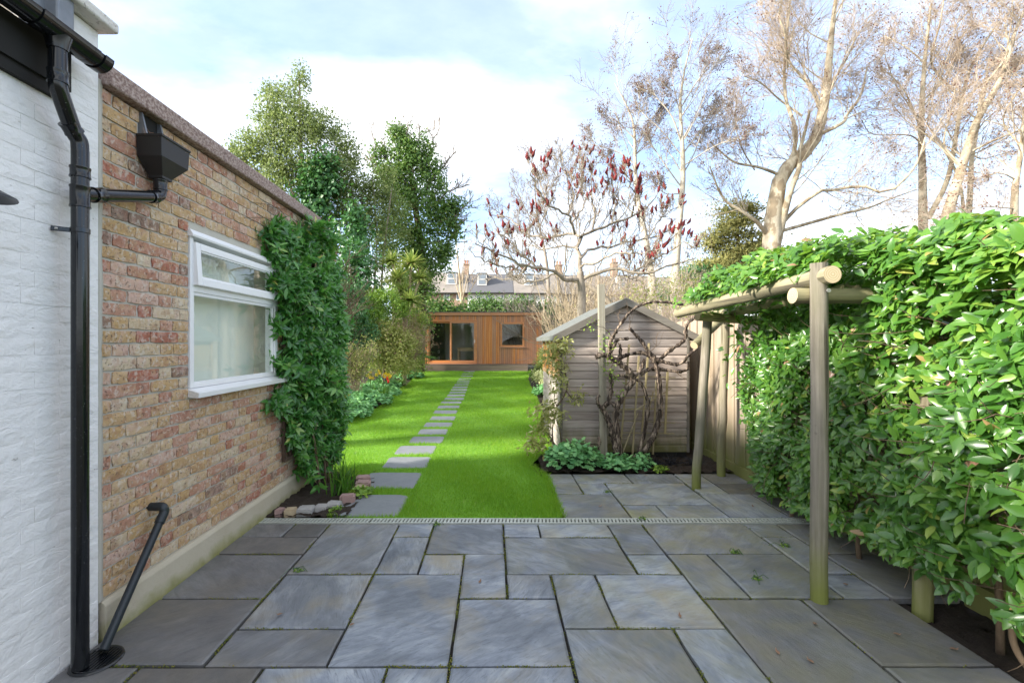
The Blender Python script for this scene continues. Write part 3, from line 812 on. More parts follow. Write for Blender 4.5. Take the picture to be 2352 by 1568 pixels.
# ================================================================== channel drain
dr = thing('channel_drain', (0, 3.98, 0), 'galvanised slotted channel drain running across the paving in front of the lawn', 'drain')
MB().box((-2.03, 3.93, -.10), (2.78, 4.033, -.035)).build('channel', M['drain_dark'], dr)
gx0 = -2.03
for k in range(5):
    L = .96
    mb = MB()
    x0, x1 = gx0 + .002, gx0 + L - .002
    mb.box((x0, 3.928, -.02), (x1, 3.945, .003)); mb.box((x0, 4.018, -.02), (x1, 4.035, .003))
    m = int(L / .0315)
    for i in range(m):
        a = x0 + .004 + i * (L - .008) / m
        mb.add([(a, 3.945, -.012), (a + .0185, 3.945, -.012), (a + .0265, 4.018, -.012), (a + .008, 4.018, -.012),
                (a, 3.945, .001), (a + .0185, 3.945, .001), (a + .0265, 4.018, .001), (a + .008, 4.018, .001)],
               [(0, 3, 2, 1), (4, 5, 6, 7), (0, 1, 5, 4), (1, 2, 6, 5), (2, 3, 7, 6), (3, 0, 4, 7)])
    mb.build('grate', M['galv'], dr)
    gx0 += L

# ================================================================== brick wall with window
WX = -2.056
WY0, WY1, WZ0, WZ1 = 3.08, 4.34, 1.215, 2.31            # window opening
CY0, CY1, CZ0 = 2.655, 2.80, 2.74                        # outlet opening under the coping
WALL0, WALL1 = 2.385, 5.28
wall = thing('brick_wall', (WX, 3.8, 0), 'tall old stock brick wall with pale mortar, stone coping and white window', 'wall')
mb = MB()
xb, xf = WX - .25, WX - .010
mb.box((xb, WALL0 - .019, 0), (xf - .02, WALL0, 2.90)); mb.box((xb, WALL0, 0), (xf, WY0, 2.90)); mb.box((xb, WY1, 0), (xf, WALL1, 2.90))
mb.box((xb, WY0, 0), (xf, WY1, WZ0 - .01)); mb.box((xb, WY0, WZ1), (xf, WY1, 2.90))
mb.build('mortar_core', M['mortar'], wall)

def brick_mesh(L, H, seed, jit=.003, dep=.02, rec=.0022):
    r = random.Random(seed)
    nu, nv = 5, 4
    V = []
    for j in range(nv):
        for i in range(nu):
            u, w = i / (nu - 1) - .5, j / (nv - 1) - .5
            edge = i in (0, nu - 1) or j in (0, nv - 1)
            corner = i in (0, nu - 1) and j in (0, nv - 1)
            x = (-rec if edge else 0) + (-rec * .45 if corner else 0) + r.uniform(-jit, jit) * .35
            y = u * L + (r.uniform(-jit, jit) if edge else 0) - (u * .03 * H if corner else 0)
            z = w * H + (r.uniform(-jit, jit) * .7 if edge else 0) - (w * .06 * H if corner else 0)
            V.append((x, y, z))
    F = [(j * nu + i, j * nu + i + 1, (j + 1) * nu + i + 1, (j + 1) * nu + i) for j in range(nv - 1) for i in range(nu - 1)]
    ring = [i for i in range(nu)] + [j * nu + nu - 1 for j in range(1, nv)] + [(nv - 1) * nu + i for i in range(nu - 2, -1, -1)] + [j * nu for j in range(nv - 2, 0, -1)]
    b = len(V)
    V += [(-dep, V[i][1], V[i][2]) for i in ring]
    m = len(ring)
    F += [(ring[k], b + k, b + (k + 1) % m, ring[(k + 1) % m]) for k in range(m)]
    return V, F
SV = [brick_mesh(.227, .0635, 100 + i, .0045) for i in range(9)]
HV = [brick_mesh(.1015, .0635, 200 + i, .0045) for i in range(7)]
def to_me(vf, mat, nm):
    me = rawmesh(nm, vf[0], vf[1], mat, False); return me
S_ME = [to_me(q, M['brick'], 'brick') for q in SV]
H_ME = [to_me(q, M['brick'], 'brick') for q in HV]
PITCH = .075
bricks = []
R = random.Random(21)
z, row = .205, 0
while z + .06 < 2.905:
    y = WALL0 - (.0 if row % 2 == 0 else .176) + .004 + R.uniform(-.008, .008)
    k = 0
    while y < WALL1 - .02:
        st = k % 2 == 0
        L = .24 if st else .1125
        a, b = max(y, WALL0 + .004), min(y + L, WALL1)
        if b - a > .035:
            bricks.append([a + .005, b - .005, z, st])
        y += L * R.uniform(.97, 1.03); k += 1
    z += PITCH; row += 1
def clip(bl, y0, y1, z0, z1):
    out = []
    for a, b, z, st in bl:
        if z + .068 < z0 or z > z1 or b < y0 or a > y1: out.append([a, b, z, st]); continue
        if a < y0 - .03: out.append([a, y0 - .006, z, st])
        if b > y1 + .03: out.append([y1 + .006, b, z, st])
    return out
bricks = clip(clip(bricks, WY0, WY1, WZ0, WZ1), CY0, CY1, CZ0, 3.0)
bricks.sort(key=lambda q: -(q[1] - q[0]) / q[0] ** 2 + (5 if q[2] > 2.98 else 0))
FV, FF, FT = [], [], []
for i, (a, b, z, st) in enumerate(bricks):
    L = b - a
    lst, lme, base = (SV, S_ME, .225) if L > .15 else (HV, H_ME, .100)
    k = R.randrange(len(lst))
    px = WX + R.uniform(-.003, .002)
    if i < 300:
        piece('brick', lme[k], wall, (px, (a + b) / 2, z + .034), rot=(R.uniform(-.012, .012), 0, 0), scale=(1, L / base, R.uniform(.98, 1.04)))
    else:
        o0 = len(FV)
        FV += [(px + v[0], (a + b) / 2 + v[1] * L / base, z + .034 + v[2]) for v in lst[k][0]]
        FF += [tuple(q + o0 for q in f) for f in lst[k][1]]
        FT += [R.random()] * len(lst[k][0])
tag(mesh('brick_courses', FV, FF, M['brick_far'], wall, False, FT), kind='stuff')
# rendered plinth, coping, cement fillet at the corner
mb = MB(); mb.extrude([(WX - .2, -.05), (WX + .035, -.05), (WX + .028, .175), (WX + .012, .197), (WX - .2, .21)], 'y', WALL0, WALL1)
bev(fixn(mb.build('plinth', M['plinth'], wall)), .006)
cy = WALL0
for L in (1.02, .93, .96, .03 + WALL1 - WALL0 - 2.91):
    o = MB().box((WX - .30, cy + .002, 2.905 + R.uniform(-.002, .002)), (WX + .055, cy + L - .003, 3.012)).build('coping_stone', M['coping'], wall)
    bev(o, .012, 3); cy += L
mb = MB()
fz = np.linspace(.2, 2.93, 40)
ring = [(WX - .004 + R.uniform(0, .006), WALL0 - .022 + R.uniform(-.004, .002), zz) for zz in fz] 
V, F = [], []
for i, (x, y, zz) in enumerate(ring):
    V += [(WX - .02, y, zz), (x + .004, y + .004, zz), (x + .002, WALL0 + .012 + R.uniform(-.002, .003), zz), (WX - .02, WALL0 + .012, zz)]
for i in range(len(ring) - 1):
    F += [(i * 4 + k, i * 4 + k + 1, i * 4 + 5 + k, i * 4 + 4 + k) for k in range(3)]
fixn(mesh('cement_fillet', V, F, M['mortar'], wall, True))

# ---- window
win = thing('window', (WX, 3.7, WZ0), 'white painted timber window with open top vent set in the brick wall', 'window')
X = WX
def frame_box(p, y0, y1, z0, z1, x0, x1, name, mat='white_frame', w=.004):
    return bev(MB().box((x0, y0, z0), (x1, y1, z1)).build(name, M[mat], p), w)
ya, yb = WY0 + .004, WY1 - .004
frame = bev(MB().box((X - .09, ya, WZ0 + .03), (X + .006, ya + .035, WZ1)).box((X - .09, yb - .05, WZ0 + .03), (X + .006, yb, WZ1))
            .box((X - .09, ya + .035, 1.905), (X + .004, yb - .05, 1.96)).box((X - .09, ya + .035, WZ0 + .03), (X + .004, yb - .05, WZ0 + .06)).build('frame', M['white_frame'], win), .004)
hd = MB(); hd.extrude([(X - .09, WZ1 - .03), (X + .03, WZ1 - .035), (X + .034, WZ1 - .02), (X + .012, WZ1 + .015), (X - .09, WZ1 + .02)], 'y', ya - .012, yb + .004)
bev(fixn(hd.build('head_board', M['white_frame'], win)), .003)
sl = MB(); sl.extrude([(X - .09, WZ0 - .02), (X + .072, WZ0 - .035), (X + .075, WZ0 + .002), (X - .005, WZ0 + .028), (X - .09, WZ0 + .035)], 'y', ya - .008, yb + .075)
sill = bev(fixn(sl.build('sill', M['white_frame'], win)), .004)
fixn(MB().extrude([(X + .004, WZ0 - .031), (X + .066, WZ0 - .034), (X + .070, WZ0 - .002), (X + .004, WZ0 + .018)], 'y', ya - .0115, ya - .0085).build('chipped_end', M['chipped_paint'], sill))
# beads round the fixed light
bev(MB().box((X - .03, ya + .035, WZ0 + .06), (X - .004, ya + .055, 1.905)).box((X - .03, yb - .075, WZ0 + .06), (X - .004, yb - .05, 1.905))
    .box((X - .03, ya + .055, 1.882), (X - .006, yb - .075, 1.905)).box((X - .03, ya + .055, WZ0 + .06), (X - .006, yb - .075, WZ0 + .07)).build('glazing_bead', M['white_frame'], win), .002)
MB().box((X - .022, ya + .05, WZ0 + .062), (X - .018, yb - .07, 1.89)).build('fixed_pane', M['glass'], win)
# top hung vent, tilted a little open
vo = 0.02
v0, v1, vz0, vz1 = ya + .03, yb - .03, 1.95, 2.245
def vp(x, z):      # tilt about the top edge
    return x + vo * (vz1 - z) / (vz1 - vz0)
vent = MB()
def vbox(mb, x0, x1, y0, y1, z0, z1):
    mb.add([(vp(x0, z0), y0, z0), (vp(x1, z0), y0, z0), (vp(x1, z0), y1, z0), (vp(x0, z0), y1, z0), (vp(x0, z1), y0, z1), (vp(x1, z1), y0, z1), (vp(x1, z1), y1, z1), (vp(x0, z1), y1, z1)],
           [(0, 3, 2, 1), (4, 5, 6, 7), (0, 1, 5, 4), (1, 2, 6, 5), (2, 3, 7, 6), (3, 0, 4, 7)])
vbox(vent, X - .02, X + .024, v0, v0 + .05, vz0, vz1); vbox(vent, X - .02, X + .024, v1 - .05, v1, vz0, vz1)
vbox(vent, X - .02, X + .024, v0 + .05, v1 - .05, vz0, vz0 + .055); vbox(vent, X - .02, X + .024, v0 + .05, v1 - .05, vz1 - .05, vz1)
vs = bev(vent.build('vent_sash', M['white_frame'], win), .004)
bd = MB(); 
for q in ((v0 + .05, v0 + .06, vz0 + .055, vz1 - .05), (v1 - .06, v1 - .05, vz0 + .055, vz1 - .05), (v0 + .06, v1 - .06, vz0 + .055, vz0 + .066), (v0 + .06, v1 - .06, vz1 - .061, vz1 - .05)):
    vbox(bd, X - .01, X + .015, *q)
bd.build('glazing_bead', M['white_frame'], vs)
pn = MB(); vbox(pn, X + .001, X + .004, v0 + .05, v1 - .05, vz0 + .055, vz1 - .05); pn.build('pane', M['glass'], vs)
MB().box((X - .16, ya - .1, WZ0), (X - .15, ya + .80, 2.30)).build('blind', M['blind'], win)
MB().box((X - .235, ya + .72, WZ0), (X - .225, yb + .1, 2.30)).build('inner_blind', M['blind'], win)

# ================================================================== painted house wall, parapet, eaves
HX = -2.048
PW0 = .55
house = thing('painted_house_wall', (HX, 1.8, 0), 'white painted brick side wall of the house with eaves and lead flashing', 'wall')
mb = MB().box((HX - .25, PW0, -.05), (HX - .0034, WALL0 - .02, 2.74)).box((HX - .25, 2.17, 2.74), (HX - .0034, WALL0 - .02, 3.165))
mb.build('wall_core', M['white_paint'], house)
W_S = [to_me(brick_mesh(.236, .0725, 300 + i, .0010, .02, .0014), M['white_paint'], 'painted_brick') for i in range(6)]
W_H = [to_me(brick_mesh(.112, .0725, 400 + i, .0010, .02, .0014), M['white_paint'], 'painted_brick') for i in range(5)]
z, row = .0, 0
R = random.Random(5)
while z < 3.13:
    y = PW0 - (0 if row % 2 else .18)
    k = 0
    while y < WALL0 - .03:
        st = k % 2 == 0
        L = .24 if st else .116
        a, b = max(y, PW0, 2.172 if z > 2.70 else -9), min(y + L, WALL0 - .022)
        if b - a > .04:
            base = .236 if st else .112
            piece('painted_brick', R.choice(W_S if st else W_H), house, (HX + R.uniform(-.0015, .0015), (a + b) / 2, z + .0375 if z < 3.1 else z + .03), rot=(R.uniform(-.01, .01), 0, 0), scale=(1, (b - a - .002) / base, 1.0))
        y += L; k += 1
    z += PITCH; row += 1
o = MB().box((HX - .35, 2.10, 3.17), (HX + .085, WALL0 + .012, 3.225)).build('parapet_coping', M['coping_white'], house); bev(o, .014, 3)
MB().box((HX - .12, PW0, 2.69), (HX + .025, 2.168, 2.745)).build('soffit_board', M['dark_board'], house)
MB().box((HX - .02, PW0, 2.745), (HX + .04, 2.168, 2.93)).build('fascia', M['dark_board'], house)
# roof: tiles with mossy lower edge, lead upstand against the parapet
rf = MB(); rf.extrude([(HX + .085, 2.945), (HX + .085, 2.975), (HX - 1.2, 3.87), (HX - 1.2, 3.83)], 'y', PW0, 2.16)
roof = fixn(rf.build('roof', M['mossy_tile'], house))
R = random.Random(8)
y = PW0
while y < 2.1:
    L = R.uniform(.15, .175)
    tl = MB(); tl.extrude([(HX + .10, 2.955 + R.uniform(-.004, .004)), (HX + .10, 2.99), (HX - .15, 3.17), (HX - .15, 3.13)], 'y', y, min(y + L - .004, 2.20))
    bev(fixn(tl.build('eaves_tile', M['mossy_tile'], roof)), .006); y += L
lf = MB()
lf.extrude([(HX + .055, 2.985), (HX + .055, 3.5), (HX - .5, 3.9), (HX - .5, 3.35)], 'y', 2.085, 2.172)
bev(fixn(lf.build('lead_upstand', M['lead'], house)), .01)
MB().add([(HX + .0, 1.35, 3.10), (HX + .0, 2.09, 3.04), (HX - .05, 2.09, 3.62), (HX - .05, 1.35, 3.68)], [(0, 1, 2, 3)]).build('lead_flashing', M['lead'], house)

# ---- gutter
GX = HX + .118
gut = thing('gutter', (GX, 1.4, 2.9), 'black plastic half-round gutter along the eaves of the white wall', 'gutter')
def half_round(y0, y1, z0, z1, r, nseg=14, wall=.004):
    V, F = [], []
    for (y, zc) in ((y0, z0), (y1, z1)):
        for rr in (r, r - wall):
            for i in range(nseg + 1):
                a = math.pi + math.pi * i / nseg
                V.append((GX + rr * math.cos(a), y, zc + rr * math.sin(a)))
    m = nseg + 1
    for i in range(nseg):
        F += [(i, i + 1, 2 * m + i + 1, 2 * m + i), (m + i, 3 * m + i, 3 * m + i + 1, m + i + 1), (i, m + i, m + i + 1, i + 1), (2 * m + i, 2 * m + i + 1, 3 * m + i + 1, 3 * m + i)]
    F += [(0, 2 * m, 3 * m, m), (nseg, m + nseg, 3 * m + nseg, 2 * m + nseg)]
    return V, F
zg = lambda y: 2.965 - .012 * (y - .5)
V, F = half_round(PW0, 2.235, zg(PW0), zg(2.235), .056)
autosmooth(mesh('gutter_run', V, F, M['black_plastic'], gut))
for (a, b, r_) in ((1.90, 1.945, .062), (2.145, 2.175, .061), (2.20, 2.24, .0625)):
    V, F = half_round(a, b, zg(a), zg(b), r_)
    autosmooth(mesh('gutter_joint', V, F, M['black_plastic'], gut))
mb = MB(); 
cap = [(GX + .0625 * math.cos(math.pi + math.pi * i / 14), 2.241, zg(2.24) + .0625 * math.sin(math.pi + math.pi * i / 14)) for i in range(15)]
mb.add(cap + [(x, y + .006, z) for x, y, z in cap], [tuple(range(15)), tuple(range(29, 14, -1))] + [(i, i + 1, i + 16, i + 15) for i in range(14)] + [(14, 0, 15, 29)])
fixn(mb.build('stop_end', M['black_plastic'], gut))
OY = 2.02
V, F = half_round(1.94, 2.15, zg(1.94), zg(2.15), .060)
autosmooth(mesh('outlet_body', V, F, M['black_plastic'], gut))
mb = MB(); mb.tube([(GX, OY, zg(OY) - .035), (GX, OY, zg(OY) - .07), (GX, OY, zg(OY) - .095)], [.052, .042, .038], 20)
autosmooth(mb.build('outlet_spigot', M['black_plastic'], gut))

# ---- downpipe with swan neck
DX, DY = -1.955, 2.156
dp = thing('downpipe', (DX, DY, 0), 'black plastic downpipe with swan neck running down the white wall', 'downpipe')
z0 = zg(OY) - .09
path = smooth_path([(GX, OY, z0 + .02), (GX, OY, z0 - .10), (GX, OY, z0 - .155), (GX - .005, OY + .02, z0 - .20), (DX, DY - .035, z0 - .315), (DX, DY - .006, z0 - .35), (DX, DY, z0 - .40)], 8)
autosmooth(MB().tube(path, .034, 20).build('swan_neck', M['black_plastic'], dp))
autosmooth(MB().tube([(DX, DY, z0 - .39), (DX, DY, 1.0), (DX, DY, .02)], .034, 24).build('pipe', M['black_plastic'], dp))
def collar(p, c, dirv, L, r, name='collar'):
    c = np.array(c, float); d = nrm(dirv)
    q = [c - d * L / 2, c - d * (L / 2 - .006), c - d * (L / 2 - .012), c + d * (L / 2 - .012), c + d * (L / 2 - .006), c + d * L / 2]
    return autosmooth(MB().tube(q, [r + .0045, r + .0045, r + .002, r + .002, r + .0045, r + .0045], 24).build(name, M['black_plastic'], p), 25)
collar(dp, (GX, OY, z0 - .125), (0, 0, 1), .055, .0345)
collar(dp, (DX, DY - .045, z0 - .305), (0, .12, -.115), .05, .035)
collar(dp, (DX, DY, 2.36), (0, 0, 1), .05, .036)
collar(dp, (DX, DY, 2.245), (0, 0, 1), .10, .036, 'branch_socket')
br = MB(); br.tube([(DX + .0, DY, 2.085 - .012), (DX, DY, 2.085 + .012)], .0375, 20)
br.bar((DX - .02, DY - .01, 2.085), (HX + .006, DY - .055, 2.085), .008, .022)
brk = bev(br.build('pipe_bracket', M['black_plastic'], dp), .002)
MB().tube([(HX + .022, DY - .052, 2.085), (HX + .03, DY - .045, 2.085)], .005, 8).build('screw', M['bolt'], brk)

# ---- hopper with branch pipe
hp = thing('rainwater_hopper', (-1.98, 2.74, 2.5), 'black rainwater hopper head below the coping with a side pipe', 'hopper')
hy0, hy1, hx0, hx1 = 2.617, 2.86, WX + .004, -1.905
def ringpts(x0, x1, y0, y1, z): return [(x0, y0, z), (x1, y0, z), (x1, y1, z), (x0, y1, z)]
hb = MB()
rings = [ringpts(hx0, hx1 + .006, hy0 - .004, hy1 + .004, 2.758), ringpts(hx0, hx1 + .006, hy0 - .004, hy1 + .004, 2.745), ringpts(hx0, hx1, hy0, hy1, 2.742), ringpts(hx0, hx1 - .004, hy0 + .006, hy1 - .006, 2.635),
         ringpts(hx0 + .012, hx1 - .05, hy0 + .075, hy1 - .085, 2.545), ringpts(hx0 + .012, hx1 - .05, hy0 + .075, hy1 - .085, 2.53)]
inner = [ringpts(hx0 + .006, hx1 - .002, hy0 + .004, hy1 - .004, 2.758), ringpts(hx0 + .008, hx1 - .01, hy0 + .01, hy1 - .01, 2.64)]
Vh = [p for r_ in rings + inner for p in r_]
Fh = [(4 * i + k, 4 * i + (k + 1) % 4, 4 * i + 4 + (k + 1) % 4, 4 * i + 4 + k) for i in range(5) for k in range(4)] + [(20, 21, 22, 23)]
Fh += [(k, (k + 1) % 4, 24 + (k + 1) % 4, 24 + k) for k in range(4)] + [(24 + k, 24 + (k + 1) % 4, 28 + (k + 1) % 4, 28 + k) for k in range(4)] + [(28, 29, 30, 31)]
hb.add(Vh, Fh)
bev(fixn(hb.build('hopper_head', M['hopper'], hp)), .003)
HCX, HCY = (hx0 + .012 + hx1 - .05) / 2, (hy0 + .075 + hy1 - .085) / 2
autosmooth(MB().tube(smooth_path([(HCX, HCY, 2.545), (HCX, HCY, 2.47), (HCX + .003, HCY - .012, 2.435), (HCX + .006, HCY - .05, 2.415)], 6), .0335, 20).build('outlet_elbow', M['black_plastic'], hp))
collar(hp, (HCX, HCY, 2.50), (0, 0, 1), .06, .034)
e0, e1 = np.array((HCX + .006, HCY - .04, 2.418)), np.array((DX + .0, DY + .02, 2.262))
autosmooth(MB().tube([e0, (e0 + e1) / 2, e1], .0325, 20).build('branch_pipe', M['black_plastic'], hp))
collar(hp, e0 * .94 + e1 * .06, e1 - e0, .045, .0335)
collar(hp, e0 * .15 + e1 * .85, e1 - e0, .06, .034)
ch = MB()      # lead chute from the wall opening into the hopper
for y in (CY0 - .006, CY1 - .004):
    ch.add([(WX - .15, y, 2.72), (WX + .045, y, 2.75), (WX + .012, y, 2.895), (WX - .15, y, 2.90), (WX - .15, y + .012, 2.72), (WX + .045, y + .012, 2.75), (WX + .012, y + .012, 2.895), (WX - .15, y + .012, 2.90)],
           [(0, 1, 2, 3), (7, 6, 5, 4), (0, 4, 5, 1), (1, 5, 6, 2), (2, 6, 7, 3), (3, 7, 4, 0)])
fixn(ch.build('lead_cheek', M['lead'], hp))
MB().box((WX - .0068, CY0 + .007, 2.745), (WX - .0058, CY1 - .005, 2.90)).build('outlet_opening', M['drain_dark'], hp)
rg = np.random.default_rng(2)
n = 240
pos = np.stack([rg.uniform(hx0 + .012, hx1 - .02, n), rg.uniform(hy0 + .02, hy1 - .02, n), 2.735 + rg.uniform(0, .035, n)], 1)
leafmesh('twig_debris', BLADE, pos, rdir(rg, n) * [1, 1, .5], rdir(rg, n), .06, .003, rg.uniform(0, 1, n), M['pink_leaf'], hp)

# ---- waste pipe and gully
wp = thing('waste_pipe', (-1.98, 2.73, .57), 'thin dark plastic waste pipe slanting from brick wall to the gully', 'pipe')
pa = [(WX - .03, 2.735, .572), (WX + .045, 2.735, .572)]
autosmooth(MB().tube(pa, .024, 16).build('wall_stub', M['grey_plastic'], wp))
q0, q1 = np.array((WX + .085, 2.72, .53)), np.array((-1.935, 2.262, .03))
autosmooth(MB().tube(smooth_path([(WX + .03, 2.735, .572), (WX + .06, 2.735, .572), (WX + .078, 2.732, .565), q0 + (q0 - q1) * .02, q0 + (q1 - q0) * .06], 6), .0255, 16).build('elbow', M['grey_plastic'], wp))
autosmooth(MB().tube([q0, q1], .0215, 18).build('pipe', M['grey_plastic'], wp))
cl = autosmooth(MB().tube([q0 + (q1 - q0) * .02, q0 + (q1 - q0) * .075], .0265, 18).build('collar', M['grey_plastic'], wp))
gl = thing('gully_grate', (-1.94, 2.225, 0), 'round black gully grate at the foot of the downpipe', 'drain grate')
gc = np.array((-1.935, 2.225))
V, F = [], []
for i in range(32):
    a = 2 * math.pi * i / 32
    for r_, zz in ((.108, .002), (.104, .012), (.092, .012), (.090, .003)):
        V.append((gc[0] + r_ * math.cos(a), gc[1] + r_ * math.sin(a), zz))
for i in range(32):
    j = (i + 1) % 32
    F += [(i * 4 + k, j * 4 + k, j * 4 + k + 1, i * 4 + k + 1) for k in range(3)]
mesh('rim', V, F, M['black_plastic'], gl, True)
MB().add([(gc[0] + .092 * math.cos(2 * math.pi * i / 24), gc[1] + .092 * math.sin(2 * math.pi * i / 24), .0035) for i in range(24)], [tuple(range(24))]).build('sump', M['drain_dark'], gl)
for k in range(-5, 6):
    x = k * .0165
    h = math.sqrt(.092 ** 2 - x * x)
    MB().bar((gc[0] + x, gc[1] - h, .009), (gc[0] + x, gc[1] + h, .009), .008, .006).build('bar', M['black_plastic'], gl)

# ---- lantern at the left edge
lm = thing('wall_lantern', (-1.96, 1.66, 2.0), 'dark metal wall lantern with conical hood on the white wall', 'lantern')
lc = np.array((-1.86, 1.64, 2.09))
def lathe(prof, c, n=24):
    V, F = [], []
    for i in range(n):
        a = 2 * math.pi * i / n
        V += [(c[0] + r_ * math.cos(a), c[1] + r_ * math.sin(a), c[2] + z) for r_, z in prof]
    m = len(prof)
    for i in range(n):
        j = (i + 1) % n
        F += [(i * m + k, j * m + k, j * m + k + 1, i * m + k + 1) for k in range(m - 1)]
    return V, F
V, F = lathe([(.002, .075), (.012, .07), (.016, .055), (.03, .05), (.05, .03), (.105, -.002), (.106, -.008), (.10, -.006), (.05, .02), (.03, .03)], lc)
autosmooth(mesh('hood', V, F, M['lamp_metal'], lm), 35)
V, F = lathe([(.038, .03), (.042, -.02), (.040, -.12), (.02, -.135), (.001, -.14)], lc)
mesh('globe', V, F, M['lamp_glass'], lm, True)
mb = MB(); mb.tube(smooth_path([lc + (0, 0, .06), lc + (-.05, 0, .1), lc + (-.11, 0, .07), (HX + .004, 1.64, 2.06)], 5), .008, 8); mb.box((HX + .001, 1.61, 1.98), (HX + .016, 1.67, 2.12))
mb.build('bracket', M['lamp_metal'], lm)

# ================================================================== fence on the right
fence = thing('board_fence', (2.92, 6.5, 0), 'pale vertical board fence along the right side behind the hedge', 'fence')
R = random.Random(31)
FXR = 2.92
y = 1.0
fb = [rawmesh('board', *(lambda mb: (mb.v, mb.f))(MB().box((-.009, 0, 0), (.009, .148, 1.84))), M['fence']) for _ in range(1)]
while y < 13.0:
    off = .018 if int(round(y / .125)) % 2 else 0
    o = piece('board', fb[0], fence, (FXR + off + R.uniform(-.003, .003), y, float(gz(y)) + .0 + R.uniform(-.015, .0)), rot=(R.uniform(-.006, .006), 0, R.uniform(-.02, .02)))
    y += .125
for y in (2.6, 5.1, 7.6, 10.1):
    MB().box((FXR + .03, y, -.1), (FXR + .12, y + .09, 1.86)).build('post', M['fence'], fence)
for z in (.35, 1.0, 1.6):
    MB().box((FXR + .03, 1.0, z), (FXR + .07, 13.1, z + .08)).build('rail', M['fence'], fence)
gb = MB().box((FXR - .035, 1.0, -.05), (FXR - .013, 8.0, .11)).build('gravel_board', M['fence'], fence)

# ================================================================== shed
SY0, SY1 = 6.10, 8.22
SX0, SX1 = .905, 2.63
SB, EAV, APX = .09, 1.665, 2.105
SXM = (SX0 + SX1) / 2
shed = thing('garden_shed', (SXM, 7.1, SB), 'weathered apex timber shed with overlapping boards and felt roof behind the gnarled vine', 'shed')
bh = .109
slope = (APX - EAV) / (SXM - SX0)
z, k = SB, 0
R = random.Random(12)
while z < APX - .02:
    z1 = min(z + bh, APX - .004)
    def hw(zz):
        return (SX1 - SX0) / 2 if zz <= EAV else max(.004, (APX - zz) / slope)
    pts = []
    yf = SY0
    # shiplap section: full thickness at the foot, thin lip at the top
    for (zz, d) in ((z + .003, 0.0), (z + bh * .70, .002), (z + bh * .84, .010), (z1, .012)):
        zz = min(zz, z1)
        h = hw(zz)
        pts.append([(SXM - h + .03, yf + d, zz), (SXM + h - .03, yf + d, zz)])
    V = [p for row in pts for p in row] + [(SXM - hw(z1) + .03, yf + .02, z1), (SXM + hw(z1) - .03, yf + .02, z1), (SXM - hw(z) + .03, yf + .02, z + .003), (SXM + hw(z) - .03, yf + .02, z + .003)]
    F = [(0, 1, 3, 2), (2, 3, 5, 4), (4, 5, 7, 6), (6, 7, 9, 8), (8, 9, 11, 10), (10, 11, 1, 0), (0, 2, 4, 6, 8, 10), (1, 11, 9, 7, 5, 3)]
    fixn(mesh('board', V, F, M['shed_x'], shed))
    z += bh; k += 1
# left side: boards below, window above
z = SB
SWZ = 1.06
while z < SWZ - .03:
    z1 = z + bh
    V = []
    for y in (SY0 + .03, SY1 - .02):
        V += [(SX0, y, z + .003), (SX0 + .002, y, z + bh * .7), (SX0 + .010, y, z + bh * .84), (SX0 + .012, y, z1), (SX0 + .02, y, z1), (SX0 + .02, y, z + .003)]
    F = [(i, (i + 1) % 6, (i + 1) % 6 + 6, i + 6) for i in range(6)] + [tuple(range(6)), tuple(range(11, 5, -1))]
    fixn(mesh('side_board', V, F, M['shed_y'], shed))
    z += bh
sw = bev(MB().box((SX0 - .01, SY0 + .03, SWZ), (SX0 + .03, SY1 - .02, SWZ + .06)).box((SX0 - .005, SY0 + .03, EAV - .10), (SX0 + .03, SY1 - .02, EAV - .01)).build('window_frame', M['shed_warm'], shed), .003)
ny = 4
for i in range(ny + 1):
    y = SY0 + .035 + (SY1 - SY0 - .10) * i / ny
    MB().box((SX0 - .006, y, SWZ + .06), (SX0 + .028, y + .045, EAV - .10)).build('mullion', M['shed_warm'], shed)
for i in range(ny):
    y = SY0 + .035 + (SY1 - SY0 - .10) * i / ny
    y2 = SY0 + .035 + (SY1 - SY0 - .10) * (i + 1) / ny
    MB().box((SX0 + .009, y + .045, SWZ + .06), (SX0 + .012, y2, EAV - .10)).build('window_pane', M['glass'], shed)
    MB().box((SX0 + .03, y + .01, SWZ + .03), (SX0 + .04, y2 + .03, EAV - .06)).build('inner_board', M['shed_warm'], shed)
MB().box((SX1 - .02, SY0 + .03, SB), (SX1, SY1, EAV)).box((SX0 + .02, SY1 - .02, SB), (SX1 - .02, SY1, EAV)).build('rear_wall', M['shed_y'], shed)
for x0, x1 in ((SX0 - .004, SX0 + .028), (SX1 - .028, SX1 + .004)):
    bev(MB().box((x0, SY0 - .006, SB), (x1, SY0 + .03, EAV - (.0))).build('corner_trim', M['trim'], shed), .003)
MB().box((SX0 + .03, SY0 + .02, SB - .07), (SX1 - .03, SY1 - .03, SB - .002)).build('bearer', M['dark_board'], shed)
# roof: two felted slopes with barge boards
ov, ys0, ys1 = .10, SY0 - .07, SY1 + .07
for s in (-1, 1):
    xe = SXM + s * ((SX1 - SX0) / 2 + ov)
    ze = EAV - ov * slope
    mb = MB(); mb.extrude([(SXM, APX + .012), (xe, ze + .012), (xe, ze + .036), (SXM, APX + .04)], 'y', ys0, ys1)
    fixn(mb.build('roof_felt', M['felt'], shed))
    mb = MB(); mb.extrude([(SXM, APX - .055), (xe + s * .004, ze - .058), (xe + s * .004, ze + .042), (SXM, APX + .046)], 'y', ys0 - .018, ys0 - .001)
    bb = fixn(mb.build('barge_board', M['trim'], shed)); bev(bb, .003)
    MB().box((min(xe, xe + s * .012), ys0, ze - .03), (max(xe, xe + s * .012), ys1, ze + .034)).build('eave_edge', M['felt'], shed)

